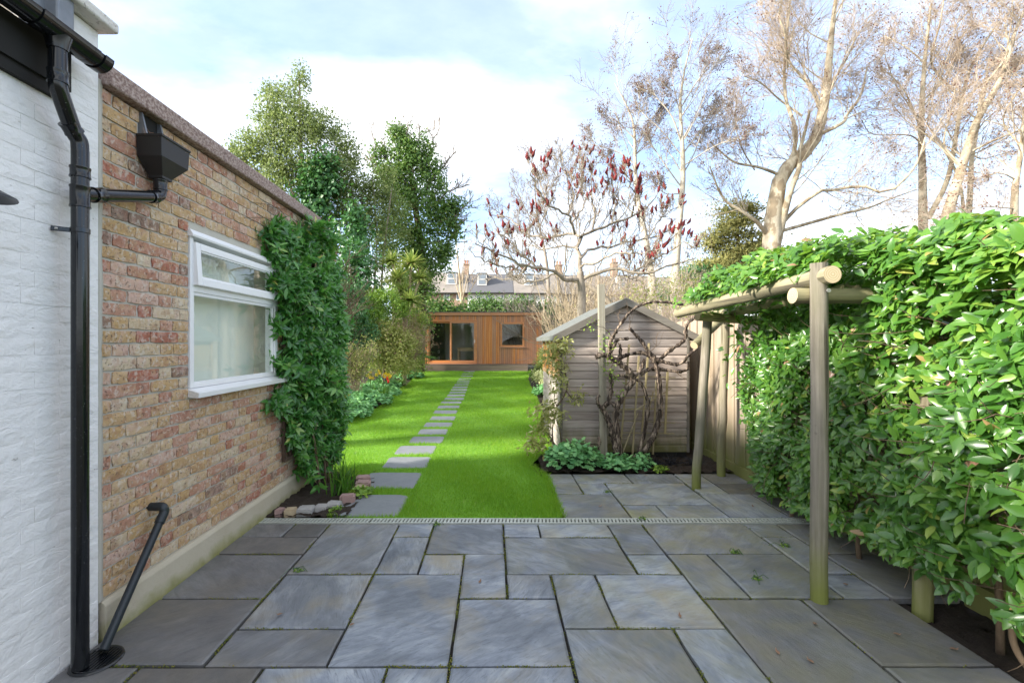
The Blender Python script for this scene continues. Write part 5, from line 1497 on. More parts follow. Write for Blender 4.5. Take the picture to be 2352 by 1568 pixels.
# ================================================================== far terrace of houses
HY = 55.0
def house_far(px0, px1, wallmat, roofmat, ridge, eave, label, dorm, wins, chim):
    x0, x1 = PX(px0, 0, HY)[0], PX(px1, 0, HY)[0]
    ze, zr = PX(0, eave, HY)[2], PX(0, ridge, HY)[2]
    h = thing('terraced_house', ((x0 + x1) / 2, HY + 4, 0), label, 'house', 'terraced houses beyond the gardens')
    MB().box((x0, HY, .3), (x1 - .02, HY + 8, ze)).build('wall', M[wallmat], h)
    rp = [(HY - .35, ze - .15), (HY + 3.6, zr), (HY + 4.4, zr), (HY + 8.3, ze)]
    mb = MB(); mb.extrude([(a, b) for a, b in rp], 'x', x0 - .02, x1 - .04)
    rf = fixn(mb.build('roof', M[roofmat], h))
    MB().box((x0, HY - .42, ze - .22), (x1 - .04, HY - .32, ze - .08)).build('gutter', M['dark_board'], rf)
    def yroof(z): return HY - .35 + (z - ze + .15) / (zr - ze + .15) * 3.95
    for (a, b, t_, bo) in dorm:
        xa, xb = PX(a, 0, HY + 1)[0], PX(b, 0, HY + 1)[0]; zt, zb = PX(0, t_, HY + 1)[2], PX(0, bo, HY + 1)[2]
        d = MB().box((xa, yroof(zb) - .1, zb), (xb, yroof(zt) + .3, zt)).build('dormer', M['house_white'], h)
        y = yroof(zb) - .1
        m = .16
        MB().box((xa + m, y - .03, zb + m), (xb - m, y - .005, zt - m)).build('pane', M['pane_far'], d)
        MB().box((xa + m, y - .06, (zb + zt) / 2 - .05), (xb - m, y - .031, (zb + zt) / 2 + .05)).build('glazing_bar', M['house_white'], d)
        MB().box((xa - .1, y - .12, zt), (xb + .1, yroof(zt) + .4, zt + .1)).build('dormer_roof', M['lead'], d)
    for (a, b, t_, bo) in wins:
        xa, xb = PX(a, 0, HY)[0], PX(b, 0, HY)[0]; zt, zb = PX(0, t_, HY)[2], PX(0, bo, HY)[2]
        w = rect_frame('window', xa, xb, zb, zt, .10, HY - .06, HY + .02, 'house_white', h)
        MB().box((xa + .1, HY - .03, zb + .1), (xb - .1, HY - .012, zt - .1)).build('pane', M['pane_far'], w)
        MB().box(((xa + xb) / 2 - .04, HY - .055, zb + .1), ((xa + xb) / 2 + .04, HY - .031, zt - .1)).build('glazing_bar', M['house_white'], w)
    for (a, b, t_) in chim:
        xa, xb = PX(a, 0, HY + 3)[0], PX(b, 0, HY + 3)[0]; zt = PX(0, t_, HY + 3)[2]
        c = MB().box((xa, HY + 3.2, zr - 1.2), (xb, HY + 4.6, zt)).box((xa - .08, HY + 3.12, zt - .18), (xb + .08, HY + 4.68, zt - .08)).build('chimney', M['house_brick'], h)
        for i in (0.25, .75):
            V, F = lathe([(.13, 0), (.11, .2), (.12, .5), (.13, .52), (.09, .52)], (xa + (xb - xa) * i, HY + 3.9, zt), 10)
            mesh('chimney_pot', V, F, M['pot'], c, True)
house_far(900, 985, 'house_brick', 'roof_slate', 616, 670, 'brick terraced house with plain slate roof, leftmost behind the ivy tree', [], [(930, 943, 675, 690)], [])
house_far(985, 1074, 'house_brick', 'roof_slate', 616, 671, 'brick terraced house with brown slate roof, white dormer and chimney', [(1026, 1049, 626, 653)], [(1019, 1034, 673, 690), (1048, 1063, 673, 690)], [(1066, 1076, 604)])
house_far(1074, 1180, 'house_white', 'roof_blue', 619, 671, 'white rendered terraced house with blue slate roof and large dormer', [(1096, 1118, 628, 655)], [(1094, 1106, 676, 690), (1114, 1128, 676, 690), (1150, 1162, 676, 690)], [])
house_far(1180, 1290, 'house_white', 'roof_slate', 620, 672, 'white terraced house with brown slate roof behind the pale stemmed shrub', [(1205, 1226, 630, 655)], [(1196, 1210, 678, 692)], [(1278, 1292, 606)])
house_far(1290, 1395, 'house_brick', 'roof_slate', 622, 674, 'brick terraced house with brown roof behind the sumac trunk', [], [(1300, 1316, 680, 700), (1350, 1366, 680, 700)], [])
house_far(1395, 1520, 'house_white', 'roof_slate', 624, 676, 'white terraced house with brown roof behind the shed roof', [(1420, 1440, 634, 660)], [(1410, 1424, 650, 668), (1452, 1468, 680, 700)], [(1408, 1420, 600)])
house_far(1520, 1640, 'house_brick', 'roof_slate', 626, 678, 'brick terraced house with brown roof, rightmost behind the conifer', [], [(1540, 1556, 682, 700)], [])
# overhead cables
for k, (z0, z1, dz) in enumerate(((10.9, 10.4, .5), (9.9, 9.5, .4))):
    P = [(-14 + 40 * i / 20, 44, z0 + (z1 - z0) * i / 20 - dz * 4 * (i / 20) * (1 - i / 20)) for i in range(21)]
    o = MB().tube(P, .012, 4).build('overhead_cable', M['grey_plastic'])
    tag(o, ('upper' if k == 0 else 'lower') + ' thin overhead cable crossing the sky before the terraced houses', 'cable', 'overhead cables')

# ================================================================== trees and shrubs
def cat(parts):
    Vs, Fs, n = [], [], 0
    for V, F in parts:
        Vs.append(V); Fs.append(F + n); n += len(V)
    return np.vstack(Vs), [np.vstack(Fs)]
def bare_tree(name, label, polys, rads, Y, dep, seed, bark, twigmat, k=(9, 7, 5), ln=((.3, .68), (.35, .75), (.35, .75)), up=(.05, .03, .0), seeds=0, group=None, wob=.10, seedsize=.1):
    rg = np.random.default_rng(seed)
    tr = thing(name, (polys[0][0][0], Y, 0), label, 'tree', group)
    n0 = 16
    P = []
    for i, pl in enumerate(polys):
        q = np.array(pl, float)
        m = len(q)
        if i > 0: q[1:, 1] += np.cumsum(rg.normal(0, dep, m - 1))
        P.append(resample(smooth_path(q, 5), n0))
    P = np.array(P); Rr = np.array([np.linspace(a * (.85 if i_ == 0 else .58), b * .65, n0) for i_, (a, b) in enumerate(rads)])
    main = cat([tube_arr(P, Rr, 9)])
    # the trunk polyline reaches the ground
    b0 = polys[0][0]
    tv = cat([tube_arr(P[:1], Rr[:1], 10), tube_arr(np.array([[(b0[0], b0[1], 0.0), (b0[0], b0[1], b0[2] * .5), tuple(b0)]]), np.array([[rads[0][0] * 1.25, rads[0][0] * 1.05, rads[0][0]]]), 10)])
    mesh('trunk', *tv, M[bark], tr, True)
    for i in range(1, len(P)):
        mesh('limb', *cat([tube_arr(P[i:i + 1], Rr[i:i + 1], 8)]), M[bark], tr, True)
    s1 = spawn(rg, P, Rr, k[0], .25, 1., 48, *ln[0], .5, .25); P1, R1 = march(rg, s1[0], s1[1], s1[2], np.clip(s1[3] * .55, .013, .042), 7, wob, up[0], .35)
    s2 = spawn(rg, P1, R1, k[1], .2, 1., 45, *ln[1], .6, .1); P2, R2 = march(rg, s2[0], s2[1], s2[2], np.clip(s2[3] * .7, .009, .02), 6, wob * 1.2, up[1], .5)
    s3 = spawn(rg, P2, R2, k[2], .2, 1., 42, *ln[2], .7, .0); P3, R3 = march(rg, s3[0], s3[1], s3[2], np.maximum(s3[3], .0085), 4, wob * 1.5, up[2], .6)
    tag(mesh('branches', *cat([tube_arr(P1, R1, 5)]), M[bark], tr, True), kind='stuff')
    tag(mesh('twigs', *cat([tube_arr(P2, R2, 4), tube_arr(P3, R3, 3)]), M[twigmat], tr), kind='stuff')
    if seeds:
        ends = np.vstack([P3[:, -1], P3[:, 2], P2[:, -1]])
        idx = rg.integers(0, len(ends), seeds)
        pos = ends[idx] + rg.normal(0, .08, (seeds, 3))
        sz = rg.uniform(.6, 1.2, seeds) * seedsize
        V, F, tt = place(OCTA, pos, rdir(rg, seeds), rdir(rg, seeds), sz, sz, rg.uniform(0, 1, seeds))
        tag(mesh('seed_heads', V, F, M['seed_brown'], tr), kind='stuff')
    return tr
def RT(x, y, Y): return PX(1306.7 + x * .4444, y * .4444, Y)
def trace(pts, Y): return [RT(x, y, Y) for x, y in pts]
YA = 27.0
bare_tree('plane_tree', 'big bare plane tree with pale forked trunk rising behind the hedge', [trace(q, YA) for q in (
    [(1045, 1330), (1050, 1200), (1062, 1080), (1085, 950), (1095, 900), (1150, 845), (1230, 780), (1288, 690), (1308, 585), (1330, 470), (1345, 300), (1360, 150), (1385, -60)],
    [(1075, 1260), (1092, 1130), (1112, 1000), (1160, 880), (1190, 800), (1210, 700), (1205, 600)],
    [(1150, 850), (1150, 700), (1150, 500), (1130, 350), (1112, 180), (1120, 20)], [(1305, 590), (1270, 460), (1220, 380), (1205, 240), (1230, 60)],
    [(1285, 700), (1360, 670), (1440, 590), (1520, 480), (1560, 330)], [(1075, 1190), (1150, 1090), (1250, 1010), (1330, 990), (1460, 985), (1560, 1030), (1650, 920), (1760, 750)],
    [(1095, 1195), (1250, 1150), (1400, 1110), (1560, 1070), (1740, 1000), (1850, 960)], [(1092, 905), (960, 880), (850, 850), (780, 790), (700, 760)], [(1032, 1225), (960, 1160), (880, 1100), (800, 1020), (700, 880)],
    [(1330, 480), (1420, 350), (1500, 220), (1600, 60)], [(1130, 350), (1050, 250), (1010, 150), (1060, 0)], [(1205, 600), (1130, 480), (1000, 420), (900, 400)], [(960, 880), (900, 760), (880, 620), (900, 480)])],
    [(.62, .12), (.40, .10), (.22, .07), (.20, .06), (.20, .06), (.20, .06), (.19, .05), (.17, .05), (.22, .05), (.13, .04), (.12, .04), (.11, .04), (.08, .03)], YA, .5, 51, 'plane_bark', 'twig_tan', k=(13, 11, 7), seeds=900, group='bare plane trees behind the hedge')
bare_tree('plane_tree', 'tall bare plane tree with two straight slender trunks above the hedge', [trace(q, 29) for q in (
    [(1830, 1190), (1826, 900), (1820, 650), (1832, 400), (1850, 200), (1872, 20)], [(1855, 1130), (1920, 950), (1970, 750), (2000, 550), (2040, 380), (2120, 250), (2230, 110)], [(2000, 480), (1930, 400), (1885, 300), (1885, 150), (1930, 0)],
    [(1822, 680), (1760, 560), (1740, 430), (1680, 300)], [(1828, 760), (1700, 730), (1560, 700), (1480, 640)], [(1990, 600), (2040, 500), (2150, 420), (2290, 330)], [(1840, 330), (1780, 220), (1760, 80)], [(1826, 520), (1900, 430), (1940, 280)])],
    [(.30, .08), (.27, .08), (.14, .05), (.12, .04), (.09, .03), (.12, .04), (.09, .03), (.09, .03)], 29, .5, 52, 'plane_bark', 'twig_tan', k=(13, 11, 7), seeds=700, group='bare plane trees behind the hedge')
bare_tree('plane_tree', 'bare plane tree leaning right with a long curved trunk above the hedge', [trace(q, 26) for q in (
    [(1932, 1190), (1985, 1010), (2050, 800), (2110, 620), (2200, 470), (2260, 330), (2300, 180), (2370, 20)], [(2110, 620), (2150, 450), (2230, 300), (2260, 120)], [(2050, 800), (2160, 740), (2300, 690), (2420, 640)], [(2200, 470), (2330, 380), (2450, 300)], [(2030, 860), (2000, 720), (2050, 560), (2060, 420)])],
    [(.34, .08), (.13, .05), (.12, .04), (.12, .04), (.10, .04)], 26, .5, 53, 'plane_bark', 'twig_tan', k=(13, 11, 7), seeds=600, group='bare plane trees behind the hedge')
bare_tree('plane_tree', 'slim bare plane tree whose thin trunks cross among the taller planes', [trace(q, 33) for q in (
    [(2060, 1200), (2072, 1000), (2085, 800), (2140, 520), (2170, 300)], [(2045, 1160), (1990, 950), (1900, 780), (1850, 640)], [(2085, 800), (2200, 800), (2352, 760)])],
    [(.24, .06), (.20, .07), (.10, .04)], 33, .4, 54, 'plane_bark', 'twig_tan', k=(12, 10, 6), seeds=300, group='bare plane trees behind the hedge')
bare_tree('plane_tree', 'bare tree with dark crooked trunk at the far right edge above the hedge', [trace(q, 24) for q in (
    [(2300, 1120), (2308, 950), (2340, 760), (2352, 600), (2380, 400)], [(2340, 760), (2280, 600), (2270, 450)], [(2312, 930), (2200, 900), (2080, 930)], [(2310, 1080), (2100, 1085), (1960, 1110)])],
    [(.20, .06), (.08, .03), (.07, .03), (.06, .02)], 24, .4, 55, 'plane_bark', 'twig_tan', k=(12, 10, 6), seeds=300, group='bare plane trees behind the hedge')
bare_tree('alder_tree', 'tall slender alder with pale trunk and dark cones behind the sumac', [trace(q, 25) for q in (
    [(550, 1420), (565, 1200), (588, 950), (588, 800), (580, 650), (575, 520), (600, 350), (640, 200)], [(582, 740), (520, 620), (450, 520), (410, 400)], [(585, 800), (680, 680), (760, 600), (820, 500)], [(590, 900), (660, 780), (760, 560)], [(578, 560), (640, 450), (720, 360), (780, 290)],
    [(590, 980), (500, 880), (420, 760), (330, 660)], [(576, 600), (520, 470), (520, 330)], [(588, 860), (720, 790), (860, 760)], [(590, 1000), (480, 1000), (380, 900)])],
    [(.26, .03), (.08, .02), (.08, .02), (.07, .02), (.06, .02), (.07, .02), (.05, .02), (.06, .02), (.06, .02)], 25, .4, 56, 'birch_bark', 'grey_twig', k=(14, 10, 5), ln=((.25, .55), (.3, .6), (.3, .6)), seeds=1500, group='alders behind the sumac', seedsize=.075)
bare_tree('alder_tree', 'shorter alder with leaning pale trunk left of the tall alder', [trace(q, 26) for q in (
    [(430, 1440), (390, 1200), (352, 1000), (342, 830), (335, 650), (290, 530), (235, 430)], [(340, 720), (250, 620), (170, 580)], [(345, 850), (260, 760), (120, 700), (50, 710)], [(338, 680), (370, 560), (350, 480)], [(350, 950), (250, 880), (180, 800)], [(345, 800), (440, 700), (480, 560)])],
    [(.24, .03), (.06, .02), (.06, .02), (.05, .02), (.06, .02), (.06, .02)], 26, .4, 57, 'birch_bark', 'grey_twig', k=(14, 10, 5), ln=((.25, .55), (.3, .6), (.3, .6)), seeds=1000, group='alders behind the sumac', seedsize=.075)
def D(pts, Y): return [PX(x, y, Y) for x, y in pts]
bare_tree('bare_tree', 'fine twigged bare tree behind the left side of the sumac', [D(q, 30) for q in ([(1262, 700), (1255, 600), (1235, 500), (1228, 420), (1235, 380)], [(1250, 560), (1200, 470), (1170, 400)], [(1240, 520), (1275, 430), (1265, 370)], [(1252, 580), (1180, 520), (1130, 480)])],
          [(.16, .03), (.08, .02), (.08, .02), (.07, .02)], 30, .4, 58, 'grey_twig', 'grey_twig', k=(14, 9, 6), ln=((.25, .5), (.3, .55), (.3, .5)))
bare_tree('bare_tree', 'young pale multi-stemmed bare tree in front of the terraced houses', [D(q, 34) for q in ([(1062, 720), (1058, 660), (1052, 600), (1045, 520)], [(1060, 700), (1075, 630), (1085, 560)], [(1060, 700), (1040, 630), (1020, 580)], [(1061, 690), (1066, 600), (1068, 530)], [(1062, 700), (1095, 640), (1115, 590)])],
          [(.14, .03), (.08, .02), (.08, .02), (.07, .02), (.06, .02)], 34, .3, 59, 'pale_stem', 'twig_tan', k=(8, 6, 3), ln=((.2, .4), (.3, .5), (.3, .5)))

# ---- sumac with red seed cones
rg = np.random.default_rng(61)
YS = 10.4
def S8(x, y, Y=YS): return PX(1016.3 + x * .3241, 290.4 + y * .3241, Y)
sum_t = thing('sumac_tree', tuple(S8(985, 1320) * [1, 1, 0]), 'spreading leafless sumac tree bearing dark red seed cones behind the shed', 'tree')
tk = smooth_path([np.array([S8(985, 1320)[0], YS, .1]), S8(985, 1320), S8(987, 1180), S8(980, 1090), S8(976, 1030)], 6)
mb = MB(); mb.tube(tk, np.linspace(.105, .075, len(tk)), 14); mb.build('trunk', M['sumac_bark'], sum_t, True)
pl = [[(968, 1085), (900, 1096), (850, 1080), (800, 1042), (720, 1010), (600, 985), (480, 940), (380, 900), (300, 860), (235, 830)],
      [(992, 1085), (1060, 1050), (1150, 1032), (1230, 1000), (1330, 1035), (1450, 1040), (1560, 1000), (1680, 960), (1790, 930)],
      [(978, 1030), (972, 930), (964, 860), (985, 785), (1060, 742), (1200, 692), (1340, 640), (1460, 560), (1540, 470)],
      [(985, 785), (935, 762), (830, 772), (700, 790), (580, 740), (480, 650), (380, 630)],
      [(938, 762), (910, 690), (892, 625), (760, 560), (680, 470), (630, 350), (640, 290)],
      [(975, 940), (1030, 880), (1150, 850), (1300, 830), (1450, 800), (1600, 740), (1740, 690)],
      [(720, 1010), (600, 940), (480, 820), (400, 740), (350, 640)], [(1060, 742), (1080, 600), (1050, 470), (1070, 300), (1060, 200)], [(892, 625), (930, 500), (880, 360), (850, 240), (840, 150)],
      [(1200, 692), (1220, 560), (1200, 430), (1210, 300)], [(600, 985), (480, 1000), (330, 960), (220, 900)], [(1330, 1035), (1480, 960), (1620, 880), (1700, 820), (1830, 880)],
      [(760, 560), (700, 420), (720, 260)], [(976, 1000), (1090, 960), (1230, 900), (1400, 900), (1560, 860)], [(964, 870), (860, 850), (740, 870), (600, 830), (480, 740)], [(1340, 640), (1360, 500), (1290, 330)],
      [(800, 1042), (700, 1090), (560, 1100), (420, 1080), (330, 1050)], [(600, 985), (520, 1080), (480, 1020)], [(1230, 1000), (1340, 1080), (1420, 1030)], [(1450, 800), (1560, 640), (1690, 560)], [(910, 690), (1000, 560), (980, 400), (1000, 200)]]
rads = [(.058, .014), (.055, .015), (.058, .014), (.04, .013), (.036, .013), (.04, .013), (.03, .012), (.03, .012), (.028, .012), (.026, .012), (.026, .012), (.026, .012), (.022, .011), (.032, .012), (.028, .012), (.024, .011), (.026, .011), (.02, .01), (.02, .01), (.022, .011), (.024, .011)]
LP = []
for i, q in enumerate(pl):
    dd = rg.choice([-1, 1]) * rg.uniform(.3, 1.5)
    P = []
    m = len(q)
    for j, (x, y) in enumerate(q):
        f = j / (m - 1)
        P.append(S8(x, y, YS + dd * f * (1.0 if i else .8)))
    LP.append(resample(smooth_path(P, 5), 18) + np.vstack([np.zeros((1, 3)), rg.normal(0, .018, (17, 3))]))
LP = np.array(LP); LR = np.array([np.linspace(a * .85, b * .75, 18) for a, b in rads])
for i in range(len(LP)):
    mesh('limb', *cat([tube_arr(LP[i:i + 1], LR[i:i + 1], 8)]), M['sumac_bark'], sum_t, True)
s1 = spawn(rg, LP, LR, 17, .12, 1., 52, .13, .36, .45, .4); P1, R1 = march(rg, s1[0], s1[1], s1[2], np.maximum(s1[3] * .7, .007), 7, .20, .16, .75)
s2 = spawn(rg, P1, R1, 3, .3, .95, 50, .4, .8, .8, .4); P2, R2 = march(rg, s2[0], s2[1], s2[2], np.maximum(s2[3] * .8, .0058), 5, .18, .22, .8)
tag(mesh('branches', *cat([tube_arr(P1, R1, 6), tube_arr(P2, R2, 5)]), M['sumac_bark'], sum_t, True), kind='stuff')
s3 = spawn(rg, P2, R2, 4, .2, 1., 55, .4, .9, .6); P3, R3 = march(rg, s3[0], s3[1], s3[2], np.maximum(s3[3], .005), 4, .2, .1, .7)
tag(mesh('twigs', *cat([tube_arr(P3, R3, 4)]), M['sumac_bark'], sum_t), kind='stuff')
# cones: pointed, lumpy
cms = []
for k in range(6):
    r_ = np.random.default_rng(70 + k)
    prof = [(.004, -.10), (.022, -.085), (.034, -.04), (.033, .01), (.024, .06), (.012, .10), (.001, .125)]
    V, F = lathe(prof, (0, 0, 0), 7)
    V = np.array(V); V[:, :2] *= (1 + r_.normal(0, .22, (len(V), 1))); V[:, 0] += .012 * np.sin(V[:, 2] * 30 + k)
    cms.append(rawmesh('seed_cone', V, F, M['cone'], True))
ends = np.vstack([P1[:, -1], LP[:, -1], P2[:, -1]])
tans = np.vstack([P1[:, -1] - P1[:, -2], LP[:, -1] - LP[:, -2], P2[:, -1] - P2[:, -2]])
prob = np.concatenate([np.full(len(P1), .8), np.full(len(LP), 1.), np.full(len(P2), .15)])
zf = np.clip((ends[:, 2] - 2.6) / 1.5, .12, 1.)
pick = np.where(rg.uniform(0, 1, len(ends)) < prob * zf)[0]
pick = pick[rg.permutation(len(pick))][:290]
for i in pick:
    d = nrm(nrm(tans[i]) * .6 + np.array([0, 0, .8]) + rg.normal(0, .18, 3))
    q = Vector(d).to_track_quat('Z', 'Y')
    s_ = rg.uniform(.55, .95)
    o = piece('seed_cone', cms[rg.integers(0, 6)], sum_t, ends[i] + d * .09 * s_)
    o.rotation_euler = q.to_euler(); o.scale = (s_ * 1.15, s_ * 1.15, s_)

# ---- leafy masses
def clumps(rg, blobs, n, sub, srad, flat=1.0):
    """points on sub-clumps spread over the surface of ellipsoids; returns positions and outward normals"""
    P, Nn = [], []
    w = np.array([b[1][0] * b[1][2] for b in blobs]); w = w / w.sum()
    for (c, r), ww in zip(blobs, w):
        m = max(3, int(sub * ww))
        d = rdir(rg, m); d[:, 2] = np.where(d[:, 2] < -.5, -d[:, 2], d[:, 2])
        cc = np.array(c) + d * np.array(r) * rg.uniform(.45, 1.0, (m, 1))
        k = max(3, int(n * ww / m))
        off = rg.normal(0, 1, (m, k, 3)) * srad * np.array([1, 1, flat])
        p = (cc[:, None] + off).reshape(-1, 3)
        P.append(p); Nn.append(nrm(np.repeat(d, k, 0) * .6 + off.reshape(-1, 3) / srad * .35 + np.array([0, 0, .4])))
    return np.vstack(P), np.vstack(Nn)
def leafy(name, label, catn, base, blobs, n, sub, srad, size, mat, seed, tpl=LEAFQ, group=None, stems=None, stemmat='brown_stem', ratio=.5, flat=1., droop=-.2, part='crown', tintbase=.45):
    rg = np.random.default_rng(seed)
    t_ = thing(name, tuple(base), label, catn, group)
    pos, nor = clumps(rg, blobs, n, sub, srad, flat)
    m = len(pos)
    ax = nrm(rdir(rg, m) + nor * .5 + np.array([0, 0, droop]))
    leafmesh(part, tpl, pos, ax, nor, rg.uniform(.7, 1.3, m) * size, rg.uniform(.7, 1.3, m) * size * ratio, np.clip(rg.normal(tintbase, .22, m), 0, 1), M[mat], t_)
    for s in stems or []:
        pts, r0, r1 = s
        P = smooth_path(pts, 6)
        mb = MB(); mb.tube(P, np.linspace(r0, r1, len(P)), 8); mb.build('trunk' if r0 > .05 else 'stem', M[stemmat], t_, True)
    return t_
def E(px, py, Y, rx, ry, rz):      # ellipsoid given by picture centre, distance and half sizes in metres
    return (PX(px, py, Y), (rx, ry, rz))
Y1 = 17.0
tall = leafy('evergreen_tree', 'tall light green evergreen tree rising behind the brick wall', 'tree', PX(690, 0, Y1) * [1, 1, 0],
      [E(690, 330, Y1, 1.5, 1.3, 1.6), E(655, 250, Y1, 1.1, 1., .9), E(740, 320, Y1, 1.1, 1., 1.0), E(610, 360, Y1, 1.1, 1., 1.0), E(700, 430, Y1, 1.9, 1.5, 1.2), E(790, 400, Y1, .8, .9, .9), E(560, 330, Y1, .5, .5, .4), E(530, 345, Y1, .35, .4, .3),
       E(690, 190, Y1, .35, .35, .55), E(690, 165, Y1, .22, .25, .25), E(620, 220, Y1, .3, .3, .35), E(610, 205, Y1, .18, .2, .2), E(640, 420, Y1, 1.2, 1., 1.0), E(595, 270, Y1, .25, .25, .3), E(640, 300, Y1, .9, .8, .9), E(570, 380, Y1, .9, .8, .7), E(770, 470, Y1, 1.1, .9, 1.2), E(800, 350, Y1, .5, .6, .5)],
      26000, 1300, .13, .115, 'ever_leaf', 81, stems=[([PX(690, 0, Y1) * [1, 1, 0], PX(700, 560, Y1), PX(695, 420, Y1), PX(690, 300, Y1), PX(688, 170, Y1)], .16, .02), ([PX(700, 520, Y1), PX(740, 420, Y1), PX(770, 330, Y1)], .07, .015), ([PX(698, 500, Y1), PX(650, 380, Y1), PX(615, 215, Y1)], .07, .015), ([PX(700, 500, Y1), PX(600, 400, Y1), PX(540, 345, Y1)], .06, .012)], stemmat='grey_twig')
leafy('ivy_mass', 'dark ivy climbing the trunk of the tall evergreen tree', 'ivy', PX(730, 0, 16.2) * [1, 1, 0], [E(735, 470, 16.2, .75, .6, 1.2), E(745, 400, 16.2, .5, .5, .8), E(720, 560, 16.2, .9, .6, 1.2), E(815, 560, 15., .35, .5, 1.3), E(820, 650, 14., .5, .5, 1.2)], 7000, 120, .2, .15, 'dark_leaf', 82, ratio=.75)
leafy('thin_tree', 'slim airy tree with thin pale stems between the evergreen and the ivy clad tree', 'tree', PX(830, 0, 17) * [1, 1, 0], [E(820, 470, 17, .9, .8, 1.2), E(850, 560, 17, 1.1, .8, 1.6), E(870, 640, 17, 1.0, .8, 1.2), E(880, 430, 17, .6, .6, .8), E(820, 380, 17, .3, .3, .4), E(790, 540, 17, .9, .8, 1.3), E(860, 480, 17.5, .9, .8, 1.2), E(900, 520, 18, .9, .8, 1.5), E(780, 620, 16.5, .8, .8, 1.0)], 13000, 700, .13, .115, 'ever_leaf', 83,
      stems=[([PX(815, 790, 17), PX(820, 600, 17), PX(835, 420, 17)], .05, .02), ([PX(870, 790, 17), PX(880, 600, 17), PX(900, 430, 17)], .05, .02), ([PX(850, 790, 17), PX(865, 560, 17), PX(855, 400, 17)], .045, .015), ([PX(800, 700, 17), PX(795, 560, 17), PX(800, 470, 17)], .05, .03)], stemmat='grey_twig')
Y2 = 20.0
ivy = leafy('ivy_clad_tree', 'ivy clad tree with bare branch tips left of the garden office', 'tree', PX(965, 0, Y2) * [1, 1, 0],
      [E(925, 350, Y2, .85, .9, 1.2), E(915, 310, Y2, .4, .5, .5), E(950, 400, Y2, 1.3, 1.1, 1.3), E(975, 335, Y2, .3, .4, .6), E(965, 480, Y2, 1.5, 1.2, 1.3), E(985, 560, Y2, 1.3, 1.2, 1.1), E(1020, 500, Y2, .8, .8, .9), E(1050, 480, Y2, .5, .5, .4), E(1040, 535, Y2, .35, .4, .7), E(900, 430, Y2, 1.0, .9, 1.3), E(910, 560, Y2, 1.2, 1., 1.4), E(1000, 620, Y2, .6, .7, .9), E(955, 620, Y2, 1.0, .9, 1.0), E(870, 370, Y2, .4, .5, .7), E(1000, 420, Y2, .5, .6, .8), E(1020, 590, Y2, .5, .5, .5), E(975, 680, Y2, .6, .6, .8), E(935, 680, Y2, .8, .7, .9), E(960, 740, Y2, .7, .6, .8)],
      28000, 1100, .14, .12, 'ivy_leaf', 84, ratio=.75, stems=[([PX(965, 0, Y2) * [1, 1, 0], PX(968, 600, Y2), PX(950, 450, Y2), PX(930, 320, Y2)], .22, .06)])
rg = np.random.default_rng(85)
bp = [D(q, Y2) for q in ([(930, 420), (880, 350), (850, 300)], [(940, 400), (930, 320), (918, 280)], [(960, 400), (990, 340), (1010, 295)], [(980, 430), (1020, 380), (1045, 350)], [(990, 480), (1030, 440), (1075, 425)], [(1000, 520), (1050, 490), (1085, 450)], [(950, 420), (955, 350), (965, 290)], [(990, 560), (1040, 540), (1070, 500)], [(920, 440), (870, 400), (845, 350)])]
P = np.array([resample(smooth_path(q, 4), 9) for q in bp]); P += rg.normal(0, .04, P.shape); Rr = np.tile(np.linspace(.05, .018, 9), (len(P), 1))
s1 = spawn(rg, P, Rr, 10, .3, 1., 45, .3, .6, .6, .2); P1, R1 = march(rg, s1[0], s1[1], s1[2], np.maximum(s1[3], .014), 5, .16, .08, .5)
s2 = spawn(rg, P1, R1, 5, .3, 1., 42, .3, .6, .7); P2, R2 = march(rg, s2[0], s2[1], s2[2], np.maximum(s2[3], .010), 4, .16, .05, .6)
tag(mesh('bare_branches', *cat([tube_arr(P, Rr, 5), tube_arr(P1, R1, 4), tube_arr(P2, R2, 3)]), M['grey_twig'], ivy), kind='stuff')
leafy('conifer_tree', 'yellowish drooping conifer behind the pergola end', 'tree', PX(1690, 0, 30) * [1, 1, 0], [E(1690, 500, 30, 1.2, 1., 1.4), E(1680, 550, 30, 1.9, 1.3, 1.4), E(1700, 600, 30, 2.3, 1.6, 1.4), E(1650, 630, 30, 2.2, 1.4, 1.4), E(1725, 490, 30, .8, .6, 1.0), E(1660, 690, 30, 2.8, 1.8, 1.7), E(1745, 570, 30, .9, .8, 1.2), E(1640, 560, 30, 1., 1., 1.)], 20000, 230, .42, .24, 'conifer', 86, ratio=.35, flat=.28, droop=-.5, stems=[([PX(1690, 0, 30) * [1, 1, 0], PX(1695, 480, 30)], .3, .04)])
leafy('dark_conifer', 'dark green conifer low beside the yellowish conifer', 'tree', PX(1590, 0, 29) * [1, 1, 0], [E(1585, 640, 29, 1.3, 1.2, .9), E(1620, 660, 29, 1.6, 1.3, 1.0), E(1560, 690, 29, 1.6, 1.3, .8)], 6000, 120, .3, .22, 'dark_leaf', 87, ratio=.4, flat=.5)
